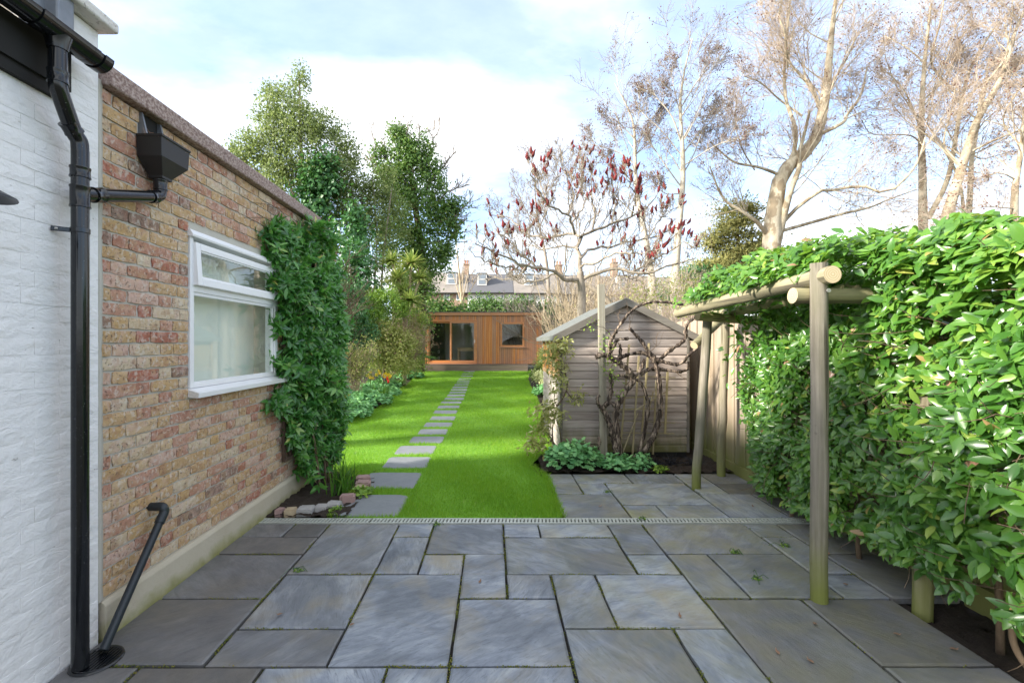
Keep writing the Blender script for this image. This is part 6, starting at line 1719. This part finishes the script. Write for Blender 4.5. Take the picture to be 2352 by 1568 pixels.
# hedge behind the office
leafy('boundary_hedge', 'dark green evergreen hedge right behind the garden office', 'hedge', PX(1110, 0, 26) * [1, 1, 0], [E(x, y + 26, 26, 1.1, .8, h * .8) for x, y, h in ((985, 700, .9), (1010, 690, .9), (1045, 705, .8), (1080, 705, .7), (1105, 690, 1.0), (1130, 700, .9), (1160, 692, 1.0), (1190, 700, .9), (1215, 690, 1.0), (1240, 700, 1.), (1270, 700, .9), (1300, 710, .9), (1340, 715, .9), (1030, 735, 1.2), (1100, 735, 1.2), (1170, 735, 1.2), (1240, 735, 1.2), (1310, 740, 1.2), (1380, 735, 1.2))], 22000, 420, .22, .17, 'ivy_leaf', 88, ratio=.6, tintbase=.3)
leafy('tangled_shrub', 'tangled brown and orange leaved shrub behind the shed roof', 'shrub', PX(1540, 0, 12) * [1, 1, 0], [E(1500, 690, 12, .8, .6, .5), E(1560, 670, 12, .6, .6, .5), E(1580, 710, 11, .4, .4, .4), E(1450, 700, 12, .5, .5, .4)], 1500, 60, .16, .07, 'yellow_leaf', 89)
# multi-stemmed pale shrub right of the office
def twiggy(name, label, base, n, hmin, hmax, spread, r0, mat, seed, k=(4, 3), catn='shrub', up=.03, leaf=None, lean=(0, 0), ang=38):
    rg = np.random.default_rng(seed)
    t_ = thing(name, tuple(base), label, catn)
    P0 = np.array(base) + np.stack([rg.normal(0, .10, n), rg.normal(0, .10, n), np.zeros(n)], 1)
    D0 = nrm(np.stack([rg.normal(lean[0], spread, n), rg.normal(lean[1], spread, n), np.ones(n)], 1))
    P, Rr = march(rg, P0, D0, rg.uniform(hmin, hmax, n), rg.uniform(.6, 1.2, n) * r0, 9, .07, up, .4)
    tag(mesh('stems', *cat([tube_arr(P, Rr, 6)]), M[mat], t_, True), kind='stuff')
    s1 = spawn(rg, P, Rr, k[0], .25, 1., ang, .2, .45, .6, .1); P1, R1 = march(rg, s1[0], s1[1], s1[2], np.maximum(s1[3], .005), 5, .14, .05, .5)
    s2 = spawn(rg, P1, R1, k[1], .2, 1., ang, .3, .6, .6); P2, R2 = march(rg, s2[0], s2[1], s2[2], np.maximum(s2[3], .004), 4, .16, .03, .5)
    tag(mesh('twigs', *cat([tube_arr(P1, R1, 4), tube_arr(P2, R2, 3)]), M[mat], t_), kind='stuff')
    if leaf:
        m, size, mt, ratio = leaf
        ends = np.vstack([P2[:, -1], P2[:, 2], P1[:, -1], P1[:, 3]])
        pos = ends[rg.integers(0, len(ends), m)] + rg.normal(0, .05, (m, 3))
        leafmesh('leaves', LEAFQ, pos, rdir(rg, m) + [0, 0, .2], rdir(rg, m) + [0, 0, .6], rg.uniform(.7, 1.3, m) * size, size * ratio, rg.uniform(0, 1, m), M[mt], t_)
    return t_
twiggy('pale_stemmed_shrub', 'tall bare pale multi-stemmed shrub right of the garden office', PX(1300, 0, 15.5) * [1, 1, 0] + [0, 0, .2], 34, 2.6, 4.6, .34, .028, 'pale_stem', 91, k=(6, 5))
twiggy('pale_stemmed_shrub', 'lower bare arching shrub between the pale stemmed shrub and the sumac trunk', PX(1370, 0, 13) * [1, 1, 0] + [0, 0, .2], 30, 1.8, 3.0, .5, .018, 'pale_stem', 92, k=(7, 5))
twiggy('bare_tangle', 'bare twiggy tangle behind the right slope of the shed roof', PX(1500, 0, 11.5) * [1, 1, 0] + [0, 0, .2], 40, 1.8, 3.2, .6, .014, 'twig_tan', 93, k=(8, 6), leaf=(900, .05, 'yellow_leaf', .5))
twiggy('brown_hedge', 'brown leafless twiggy shrub standing behind the top of the wall climber', np.array([-2.75, 6.6, .1]), 60, 2.2, 2.9, .13, .012, 'brown_stem', 94, k=(10, 6), ang=30)
twiggy('leaning_shrub', 'bare brown shrub with upright stems behind the office roof corner', PX(1200, 0, 24) * [1, 1, 0] + [0, 0, .3], 30, 2.5, 4.0, .4, .018, 'grey_twig', 95, k=(7, 5))
twiggy('bare_tangle', 'dense bare pale tangle behind the sumac hiding the far houses', PX(1400, 0, 20) * [1, 1, 0] + [0, 0, .3], 60, 3.0, 5.2, .55, .02, 'twig_tan', 96, k=(9, 7))
twiggy('bare_tangle', 'dense bare tangle left of the sumac trunk behind the pale stems', PX(1290, 0, 22) * [1, 1, 0] + [0, 0, .3], 50, 2.8, 4.8, .45, .02, 'grey_twig', 97, k=(9, 7))
twiggy('bare_tangle', 'bare reddish tangle between shed roof and yellowish conifer', PX(1540, 0, 18) * [1, 1, 0] + [0, 0, .3], 50, 2.6, 4.4, .5, .018, 'twig_tan', 98, k=(9, 7), leaf=(1500, .07, 'yellow_leaf', .5))
mb = MB(); mb.tube(smooth_path([PX(1430, 735, 12.5), PX(1395, 690, 12.6), PX(1350, 655, 12.7), PX(1300, 640, 12.9)], 6), np.linspace(.10, .05, 19), 10)
tag(mb.build('leaning_tree', M['sumac_bark'], None, True), 'pale leaning bare tree trunk slanting behind the sumac and shed', 'tree')

# left border shrubs
leafy('clipped_shrub', 'bright green cloud pruned shrub with bare stem below the cordyline', 'shrub', PX(880, 0, 13.5) * [1, 1, 0] + [0, 0, .15], [E(855, 700, 13.5, .42, .45, .38), E(890, 690, 13.5, .45, .45, .36), E(915, 715, 13.5, .38, .4, .32), E(870, 725, 13.5, .4, .4, .28), E(840, 735, 13.3, .3, .3, .35)], 9000, 170, .075, .055, 'bay_leaf', 101,
      stems=[([PX(885, 0, 13.5) * [1, 1, 0] + [0, 0, .1], PX(878, 800, 13.5), PX(870, 730, 13.5)], .035, .02), ([PX(878, 790, 13.5), PX(900, 745, 13.5), PX(910, 715, 13.5)], .025, .015)], stemmat='pale_stem')
leafy('rounded_shrub', 'mid green rounded shrub low behind the clipped shrub', 'shrub', PX(815, 0, 12) * [1, 1, 0], [E(820, 740, 12, .5, .5, .45), E(835, 770, 12, .4, .4, .35), E(805, 690, 12.5, .5, .5, .6), E(815, 800, 12, .5, .5, .4)], 6000, 120, .09, .075, 'dark_leaf', 102, tpl=LEAFQ)
leafy('golden_shrub', 'loose golden yellow leaved shrub in the left border', 'shrub', PX(880, 0, 13.6) * [1, 1, 0] + [0, 0, .1], [E(870, 770, 13.6, .6, .5, .42), E(900, 790, 13.6, .6, .5, .5), E(850, 800, 13.4, .5, .45, .45), E(925, 800, 13.8, .45, .45, .45), E(885, 830, 13.4, .6, .5, .4), E(930, 840, 14.0, .4, .4, .35), E(835, 770, 13.2, .35, .35, .3)], 15000, 300, .11, .075, 'yellow_leaf', 103,
      stems=[([PX(880, 880, 13.4), PX(885, 820, 13.5), PX(870, 770, 13.6)], .02, .01), ([PX(882, 880, 13.4), PX(905, 820, 13.6), PX(920, 780, 13.7)], .02, .01), ([PX(880, 870, 13.4), PX(860, 810, 13.4), PX(840, 770, 13.4)], .018, .008)], stemmat='brown_stem', tintbase=.5)
twiggy('pale_twig_shrub', 'fan of thin pale upright stems beside the wall climber', PX(808, 897, 10.6), 46, .7, 1.25, .30, .008, 'pale_stem', 104, k=(4, 3), leaf=(2600, .055, 'yellow_leaf', .5), lean=(.12, 0), ang=30)
twiggy('pink_shrub', 'shrub with pinkish pale twigs and tufts near the office corner', PX(938, 850, 14.5), 34, 1.0, 1.9, .34, .010, 'pale_stem', 105, k=(6, 4), leaf=(1500, .06, 'pink_leaf', .35))
leafy('evergreen_backdrop', 'dark evergreen shrubs filling the left boundary behind the border', 'shrub', np.array([-4.2, 12., 0]), [((-4.3, y, 1.3), (.8, 1.0, 1.5)) for y in (7.5, 9, 10.5, 12, 13.5, 15, 16.5, 18, 19.5)] + [((-4.9, y, 2.4), (.8, 1.0, 1.2)) for y in (9, 11, 13, 15, 17, 19)], 24000, 420, .2, .11, 'ivy_leaf', 106, ratio=.5, tintbase=.3)
leafy('green_shrub', 'loose mid green shrub between the golden shrub and the office', 'shrub', PX(930, 0, 14.8) * [1, 1, 0] + [0, 0, .15], [E(905, 770, 14.8, .6, .5, .5), E(945, 790, 15., .5, .5, .5), E(930, 830, 14.8, .7, .5, .5), E(890, 840, 14.6, .6, .5, .45), E(955, 740, 15.2, .4, .4, .4)], 9000, 220, .12, .08, 'light_leaf', 107)
# cordyline palms
cp = thing('cordyline_palm', tuple(PX(925, 0, 14.6) * [1, 1, 0]), 'cordyline palm with several spiky heads beside the office', 'palm')
rg = np.random.default_rng(110)
heads = [(945, 605, 14.6, .60), (942, 690, 14.2, .66), (912, 640, 14.8, .58), (965, 640, 14.7, .52), (900, 600, 15, .5), (925, 668, 14.5, .45)]
for (x, y, Y, r_) in heads:
    c = PX(x, y, Y)
    n = 170
    d = rdir(rg, n); d[:, 2] = np.abs(d[:, 2]) * .9 - .25; d = nrm(d)
    t4 = np.linspace(0, 1, 5)
    side = nrm(np.cross(d, np.array([0, 0, 1.0])))
    ll = rg.uniform(.7, 1.15, n) * r_
    sag = rg.uniform(.05, .35, n)
    mid = c + (d[:, None] * (t4[None, :, None]) * ll[:, None, None]) - np.array([0, 0, 1.])[None, None] * (sag[:, None] * t4 ** 2)[..., None] * r_
    w = (np.array([.5, 1, .9, .6, .05]) * .027)[None, :, None]
    Vv = np.stack([mid - side[:, None] * w, mid + side[:, None] * w], 2).reshape(-1, 3)
    base = (np.arange(n) * 10)[:, None] + np.arange(4)[None] * 2
    Fv = np.stack([base, base + 1, base + 3, base + 2], -1).reshape(-1, 4)
    tag(mesh('leaf_head', Vv, [Fv], M['cordyline'], cp, False, np.repeat(rg.uniform(0, 1, n), 10)), kind='stuff')
    P = smooth_path([PX(930, 0, 14.6) * [1, 1, 0] + [0, 0, .1], PX(930, 760, 14.6), (c + PX(930, 720, 14.6)) / 2 + [.05, 0, 0], c], 5)
    mb = MB(); mb.tube(P, np.linspace(.06, .04, len(P)), 8); mb.build('stem', M['pale_stem'], cp, True)
# ferny shrub by the office corner
def fern(name, label, c, n, L, seed, mat='fern', up=.6, droop=.9):
    rg = np.random.default_rng(seed)
    t_ = thing(name, tuple(c), label, 'fern')
    az = rg.uniform(0, 2 * math.pi, n); el = rg.uniform(.2, 1.2, n)
    d = np.stack([np.cos(az) * np.cos(el), np.sin(az) * np.cos(el), np.sin(el) * up + .2], 1)
    t_k = np.linspace(.1, 1, 16)
    ll = rg.uniform(.7, 1.1, n) * L
    P = np.array(c) + d[:, None] * t_k[None, :, None] * ll[:, None, None] - np.array([0, 0, 1]) * (droop * L * .5 * t_k ** 2)[None, :, None]
    T = nrm(np.gradient(P, axis=1)); S_ = nrm(np.cross(T, np.array([0, 0, 1.])))
    w = L * .22 * np.sin(np.pi * np.clip(t_k, .05, 1) ** .8 * .97)[None, :, None]
    pos = np.concatenate([P.reshape(-1, 3)] * 2); m = len(P.reshape(-1, 3))
    ax = np.concatenate([(S_ + T * .5).reshape(-1, 3), (-S_ + T * .5).reshape(-1, 3)]); nn = np.tile(np.array([0, 0, 1.]), (2 * m, 1)) + rdir(rg, 2 * m) * .3
    ln = np.tile(np.broadcast_to(w, P.shape[:2] + (1,)).reshape(-1), 2)
    leafmesh('fronds', LEAFQ, pos, ax, nn, ln, ln * .3, np.clip(rg.normal(.5, .2, 2 * m), 0, 1), M[mat], t_)
    V1, F1 = tube_arr(P[:, ::3], np.full(P[:, ::3].shape[:2], .004), 3)
    mesh('stalks', V1, [F1], M['bay_leaf'] if False else M['brown_stem'], t_)['kind'] = 'stuff'
fern('ferny_shrub', 'arching dark green ferny plant at the left corner of the office', PX(958, 822, 17.5), 46, .95, 111)
fern('ferny_shrub', 'light feathery plant arching above the dark ferny plant by the office', PX(955, 770, 17.0), 34, .8, 112, 'light_leaf')

# lobed leaf mounds
def mound(name, label, c, rx, ry, h, n, size, seed, group='geranium mounds', mat='geranium'):
    rg = np.random.default_rng(seed)
    t_ = thing(name, tuple(c), label, 'plant', group)
    a = rg.uniform(0, 2 * math.pi, n); r = np.sqrt(rg.uniform(0, 1, n))
    x, y = r * np.cos(a), r * np.sin(a)
    hh = h * np.sqrt(np.clip(1 - .85 * r * r, 0, 1)) * (1 + .18 * np.sin(x * 7 + seed) * np.cos(y * 6))
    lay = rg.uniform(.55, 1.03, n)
    pos = np.stack([c[0] + x * rx, c[1] + y * ry, c[2] + hh * lay], 1)
    nor = nrm(np.stack([x * .8, y * .8, np.full(n, .9)], 1) + rdir(rg, n) * .32)
    ax = nrm(np.stack([x, y, np.full(n, -.25)], 1) + rdir(rg, n) * .6)
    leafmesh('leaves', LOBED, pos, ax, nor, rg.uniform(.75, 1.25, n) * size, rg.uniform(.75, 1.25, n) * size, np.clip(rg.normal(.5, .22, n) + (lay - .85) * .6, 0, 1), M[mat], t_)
    m = n // 4
    P = np.zeros((m, 3, 3)); P[:, 0] = np.array(c) + rg.normal(0, .05, (m, 3)) * [1, 1, 0]; P[:, 2] = pos[:m]; P[:, 1] = (P[:, 0] + P[:, 2]) / 2 + [0, 0, .03]
    V1, F1 = tube_arr(P, np.full((m, 3), .002), 3)
    mesh('stalks', V1, [F1], M['strap_leaf'], t_)['kind'] = 'stuff'
mound('geranium', 'largest mound of lobed green leaves at the left corner of the shed', (1.0, 5.66, .0), .33, .24, .33, 430, .074, 121)
mound('geranium', 'low mound of lobed leaves at the foot of the vine', (1.555, 5.56, .0), .24, .15, .20, 260, .055, 122)
mound('geranium', 'small mound of lobed leaves right of the vine foot', (1.84, 5.62, .0), .13, .12, .20, 130, .052, 123)
mound('geranium', 'broad light green mound of lobed leaves edging the lawn beside the climber', (-2.95, 9.0, .06), .50, .85, .36, 900, .085, 124)
mound('geranium', 'darker bluish mound of lobed leaves behind the light green mound on the left', (-2.85, 10.6, .1), .45, .75, .32, 700, .085, 125)
mound('geranium', 'neat round mound of lobed leaves near the left corner of the office', (-3.15, 17.2, .2), .50, .55, .34, 500, .11, 126)
mound('geranium', 'round mound of lobed leaves on the right lawn edge behind the shed', (1.38, 12.3, .12), .28, .35, .30, 360, .085, 127)
mound('geranium', 'low mound of lobed leaves below the tulips in the left border', (-2.85, 12.4, .13), .30, .55, .22, 300, .09, 128)
mound('geranium', 'lobed leaves spreading under the fan of pale stems', (-3.45, 10.2, .1), .45, .8, .3, 520, .085, 144)
mound('geranium', 'lobed leaves filling the border below the golden shrub', (-3.5, 12.0, .12), .5, .9, .34, 560, .09, 145)
mound('geranium', 'lobed leaves between daffodils and the green shrub', (-3.35, 13.9, .15), .5, .9, .32, 520, .1, 146)
leafy('box_shrub', 'fine leaved yellow green shrub on the right lawn edge before the office', 'shrub', (1.75, 15.2, .15), [((1.75, 15.2, .75), (.32, .35, .6)), ((1.65, 15.2, .45), (.3, .3, .35))], 3500, 90, .08, .06, 'light_leaf', 129)
leafy('pale_flowering_plant', 'pale cream flowering plant on the right lawn edge near the office', 'plant', (1.55, 14.6, .15), [((1.5, 14.6, .42), (.22, .25, .22)), ((1.6, 13.8, .32), (.15, .3, .2))], 1100, 50, .06, .08, 'petal_cream', 130)

# strap leaved clumps
def straps(name, label, c, n, L, w, mat, seed, spread=.35, sag=.35, catn='plant', group=None, flowers=None):
    rg = np.random.default_rng(seed)
    t_ = thing(name, tuple(c), label, catn, group)
    d = nrm(np.stack([rg.normal(0, spread, n), rg.normal(0, spread, n), np.ones(n)], 1))
    k = np.linspace(0, 1, 6)
    ll = rg.uniform(.6, 1.1, n) * L
    hz = nrm(d * [1, 1, 0] + 1e-5)
    b0 = np.array(c) + np.stack([rg.normal(0, L * .12, n), rg.normal(0, L * .12, n), np.zeros(n)], 1)
    sg = rg.uniform(0, sag, n)
    mid = b0[:, None] + d[:, None] * k[None, :, None] * ll[:, None, None] + (hz[:, None] * .6 - np.array([0, 0, 1.])) * (sg[:, None] * k ** 3)[..., None] * ll[:, None, None]
    s_ = nrm(np.cross(d, rdir(rg, n)))
    ww = (np.array([.8, 1, 1, .9, .6, .1]) * w / 2)[None, :, None]
    Vv = np.stack([mid - s_[:, None] * ww, mid + s_[:, None] * ww], 2).reshape(-1, 3)
    base = (np.arange(n) * 12)[:, None] + np.arange(5)[None] * 2
    Fv = np.stack([base, base + 1, base + 3, base + 2], -1).reshape(-1, 4)
    tag(mesh('leaves', Vv, [Fv], M[mat], t_, False, np.repeat(rg.uniform(0, 1, n), 12)), kind='stuff')
    return t_
straps('daffodil_leaves', 'upright clump of daffodil leaves without flowers in the bed by the climber', (-1.53, 4.62, .01), 70, .42, .014, 'strap_leaf', 131, .16, .35)
straps('black_grass', 'dark clump of black grass left of the pergola post', (2.02, 5.72, .0), 130, .20, .006, 'black_grass', 132, .7, .8, group='black grass clumps')
straps('black_grass', 'dark clump of black grass right behind the pergola post', (2.26, 5.75, .0), 110, .20, .006, 'black_grass', 133, .7, .8, group='black grass clumps')
straps('black_grass', 'dark clump of black grass nearest the board fence', (2.52, 5.72, .0), 90, .20, .006, 'black_grass', 134, .7, .8, group='black grass clumps')
straps('iris_clump', 'grassy green clump on the right lawn edge against the office deck', (1.55, 16.6, .2), 70, .5, .02, 'strap_leaf', 135, .3, .4)
straps('strap_clump', 'long green strap leaves below the golden shrub in the left border', (-2.85, 11.6, .12), 90, .45, .02, 'strap_leaf', 136, .35, .5)
straps('strap_clump', 'green strap leaves behind the tulips near the office end of the border', (-2.95, 14.2, .15), 120, .42, .022, 'strap_leaf', 137, .45, .6)
# daffodils, tulips
def daffodil_mesh():
    V, F = [], []
    for i in range(6):
        a = i * math.pi / 3
        p = lambda r, da, z: (r * math.cos(a + da), z, r * math.sin(a + da))
        b = len(V); V += [(0, 0, 0), p(.03, -.35, .005), p(.055, 0, .0), p(.03, .35, .005)]; F.append((b, b + 1, b + 2, b + 3))
    b = len(V); m = 8
    for r_, y in ((.010, 0), (.016, -.03)):
        V += [(r_ * math.cos(2 * math.pi * i / m), y, r_ * math.sin(2 * math.pi * i / m)) for i in range(m)]
    F += [(b + i, b + (i + 1) % m, b + m + (i + 1) % m, b + m + i) for i in range(m)]
    return V, F
dv, df = daffodil_mesh()
dme = rawmesh('flower', np.array(dv) * 1.1, df, M['petal_yellow'], False, [.6] * len(dv))
dcl = thing('daffodil_clump', tuple(PX(880, 872, 12.6)), 'clump of yellow daffodils in flower in the left border', 'daffodils')
R = random.Random(77)
c0 = PX(880, 880, 12.6); c0[2] = gz(12.6)
for (x, y) in ((845, 862), (850, 866), (856, 868), (872, 857), (870, 852), (884, 866), (886, 858), (889, 862), (893, 860), (880, 862), (865, 860), (897, 864), (851, 855), (893, 867)):
    p = PX(x, y, 12.1 + R.uniform(-.3, .3))
    o = piece('flower', dme, dcl, p, rot=(R.uniform(-.5, .5), R.uniform(-.3, .3), R.uniform(-.8, .8)))
    mb = MB(); mb.tube([(p[0], p[1] + .05, c0[2]), (p[0], p[1] + .03, p[2] - .03), tuple(p)], .006, 5); mb.build('stalk', M['bay_leaf'] if False else M['strap_leaf'], dcl)
for k, (x, y) in enumerate(((889.5, 869), (892, 876))):
    p = PX(x, y, 11.9)
    t_ = thing('tulip', (p[0], p[1], float(gz(11.9))), ('upper' if k == 0 else 'lower') + ' of the two red tulips at the lawn edge in the left border', 'tulip', 'red tulips')
    V, F = lathe([(.004, -.045), (.025, -.03), (.030, .0), (.026, .035), (.018, .048), (.015, .044)], p, 8); mesh('flower', V, F, M['petal_red'], t_, True)
    mb = MB(); mb.tube([(p[0], p[1], float(gz(11.9))), (p[0], p[1], p[2] - .05)], .006, 5); mb.build('stalk', M['strap_leaf'], t_)
p = PX(884, 866, 12.2)
rg = np.random.default_rng(140); n = 40
o = thing('blue_flowers', (p[0], p[1], float(gz(12.2))), 'tiny patch of blue flowers between daffodils and tulips', 'flowers')
V, F, tt = place(OCTA, np.array(PX(884.5, 866, 12.2)) + rg.normal(0, .03, (n, 3)), rdir(rg, n), rdir(rg, n), .03, .03, .5); tag(mesh('blooms', V, F, M['petal_blue'], o), kind='stuff')
# low weeds by the edging
mound('low_weed', 'bright green weed rosette beside the pink edging stone', (-1.33, 4.60, .01), .10, .10, .09, 70, .045, 141, group='low weeds', mat='bay_leaf')
mound('low_weed', 'small green weed between the last edging stone and the first stepping stone', (-1.46, 4.22, .0), .07, .06, .05, 50, .03, 142, group='low weeds', mat='bay_leaf')
mound('low_weed', 'bright green weed at the foot of the leaning pergola post', (2.02, 5.50, .0), .09, .06, .07, 60, .035, 143, group='low weeds', mat='bay_leaf')

# variegated shrub at the shed corner
vg = thing('variegated_shrub', (.72, 5.95, 0), 'thin variegated pale yellow shrub trained up the shed corner', 'shrub')
rg = np.random.default_rng(150)
st = [[(300, 1145), (292, 1060), (290, 985), (312, 900), (318, 850)], [(318, 850), (355, 800), (380, 740), (372, 660), (355, 580), (335, 520), (300, 490)], [(295, 1040), (240, 1000), (200, 990)], [(312, 900), (270, 870), (230, 880)], [(340, 1140), (345, 1070), (330, 980), (312, 930)], [(378, 760), (420, 810), (465, 790)], [(370, 650), (330, 620), (290, 600)], [(358, 590), (310, 560), (262, 545)], [(292, 1060), (220, 1090), (160, 1060)], [(318, 855), (300, 800), (320, 720), (300, 660)], [(335, 520), (360, 480), (380, 470)]]
ep = []
for i, q in enumerate(st):
    P = smooth_path([R6(x, y, 5.92 + rg.normal(0, .05)) for x, y in q], 5)
    P[0][2] = max(P[0][2], -.02)
    mb = MB(); mb.tube(P, np.linspace(.013 if i < 2 or i == 4 else .006, .004, len(P)), 7); mb.build('stem', M['brown_stem'], vg, True)
    if i not in (0, 4): ep += [P[-1], P[int(len(P) * .6)]]
ep += [R6(x, y, 5.9) for x, y in ((270, 480), (330, 480), (370, 500), (250, 540), (300, 530), (350, 520), (220, 950), (260, 930), (300, 900), (200, 1000), (250, 980), (320, 930), (150, 1080), (190, 1100), (240, 1080), (270, 880), (290, 830), (340, 900), (130, 1110), (320, 660), (370, 690), (175, 880))]
ep = np.array(ep); n = 1150
pos = ep[rg.integers(0, len(ep), n)] + rg.normal(0, .045, (n, 3))
leafmesh('leaves', LEAF2, pos, rdir(rg, n) + [0, -.1, -.2], rdir(rg, n) + [0, -.4, .8], rg.uniform(.06, .095, n), .027, rg.uniform(.1, 1, n), M['varieg'], vg)

# ---- edging stones of the little bed
es = [(632, 650, 1178, .10, 'stone_pink', 'small pale pinkish edging brick against the wall, nearest the plinth'), (652, 680, 1178, .10, 'stone_tan', 'tan edging brick second from the wall along the drain'), (681, 720, 1175, .13, 'stone_grey', 'large pale grey edging block, third from the wall along the drain'),
      (722, 750, 1170, .10, 'stone_grey', 'flat grey edging stone right of the large pale block'), (749, 782, 1163, .12, 'stone_grey', 'tilted grey slate edging stone pointing to the stepping stone')]
R = random.Random(90)
def stone(name, label, c, s, mat, rz, tilt=0):
    import bmesh
    bm = bmesh.new(); bmesh.ops.create_cube(bm, size=1)
    bmesh.ops.bevel(bm, geom=bm.edges[:], offset=.12, segments=2, affect='EDGES')
    for v in bm.verts: v.co += Vector((R.uniform(-.03, .03), R.uniform(-.03, .03), R.uniform(-.03, .03)))
    for v in bm.verts: v.co = Vector((v.co.x * s[0], v.co.y * s[1], v.co.z * s[2]))
    me = bpy.data.meshes.new(name); bm.to_mesh(me); bm.free(); me.materials.append(M[mat])
    o = bpy.data.objects.new(name, me); link(o, None, c); o.rotation_euler = (tilt, 0, rz)
    return tag(o, label, 'edging stone', 'edging stones of the bed by the wall')
for (a, b, y, d, m, lab) in es:
    Y = 1625 / (y + 6 - 787)
    x0, x1 = (a - VPX) * Y / FPX, (b - VPX) * Y / FPX
    stone('edging_stone', lab, ((x0 + x1) / 2, Y + .02, .025), (x1 - x0 - .006, d, .07), m, R.uniform(-.1, .25), R.uniform(-.1, .1))
stone('edging_stone', 'rounded pink edging stone beside the first stepping stone', (-1.41, 4.42, .04), (.14, .10, .09), 'stone_pink', .2)
for k, (x, y, z, m, lab) in enumerate(((-1.37, 4.72, .03, 'stone_tan', 'tan edging stone nearest in the row beside the second stepping stone'), (-1.375, 4.83, .05, 'stone_pink', 'purplish edging stone in the middle of the row beside the second stepping stone'), (-1.41, 4.95, .07, 'stone_pink', 'dark purplish edging stone at the lawn end of the row'))):
    stone('edging_stone', lab, (x, y, z), (.15, .09, .08), m, R.uniform(-.2, .3), .2)
# ---- fallen leaves and bits on the paving
lf_me = []
for k in range(3):
    V = LEAF[0] * [.5, 1, 1.2] * .036; V[:, 2] = np.abs(V[:, 2]) * 1.2 + .002
    lf_me.append(rawmesh('fallen_leaf', V, [f.copy() for f in LEAF[1]], M['dry_leaf'], True))
FL = [(650, 1410, 'dry brown leaf on the dark slab left of the big centre slab'), (815, 1433, 'curled brown leaf on the mossy joint left of the big centre slab'), (1100, 1340, 'small brown leaf on the narrow slab near the patio middle'),
      (1563, 1420, 'thin brown leaf on the squarish slab right of the patio middle'), (1900, 1275, 'tan leaf on the paving just right of the front post'), (1935, 1340, 'long pale leaf on the paving right of the front post foot'),
      (1870, 1430, 'brown leaf on the large slab just before the front post foot'), (1790, 1505, 'thin brown leaf low on the large slab left of the front post'), (1870, 1525, 'brown leaf lowest on the paving before the front post'),
      (2050, 1455, 'brown leaf on the slab edge beside the dark soil'), (1480, 1093, 'brown leaf on the back paving at the edge of the shed bed'), (1375, 1164, 'pale leaf on the back paving close behind the drain'),
      (1730, 1165, 'brown leaf on the back paving under the hedge'), (2180, 1490, 'pale leaf on the dark soil under the hedge, left one'), (2290, 1525, 'pale leaf on the dark soil at the right picture edge')]
for (x, y, lab) in FL:
    Y = 1625 / (y - 787)
    o = piece('fallen_leaf', lf_me[R.randrange(3)], None, ((x - VPX) * Y / FPX, Y, .004 if (x - VPX) * Y / FPX < 2.42 or Y > 2.8 else -.03), rot=(0, 0, R.uniform(0, 6.28)))
    tag(o, lab, 'leaf', 'fallen leaves on the paving')

# small weeds in the paving joints
for k, (x, y, lab) in enumerate(((1690, 1270, 'tiny green weed in the joint left of the front post'), (1740, 1330, 'tiny green weed low in the slanting joint left of the front post'), (1800, 1255, 'grassy green weed in the joint just left of the front post'), (1475, 1192, 'tiny green weed against the drain near the patio middle'), (1003, 1205, 'tiny green weed against the drain in front of the lawn'), (685, 1311, 'tiny green weed in the joint by the left slabs'), (1395, 1130, 'tiny green weed in the back paving near the lawn corner'))):
    Y = 1625 / (y - 787)
    mound('joint_weed', lab, ((x - VPX) * Y / FPX, Y, -.008), .028, .018, .03, 26, .014, 160 + k, group='weeds in the paving joints', mat='bay_leaf')
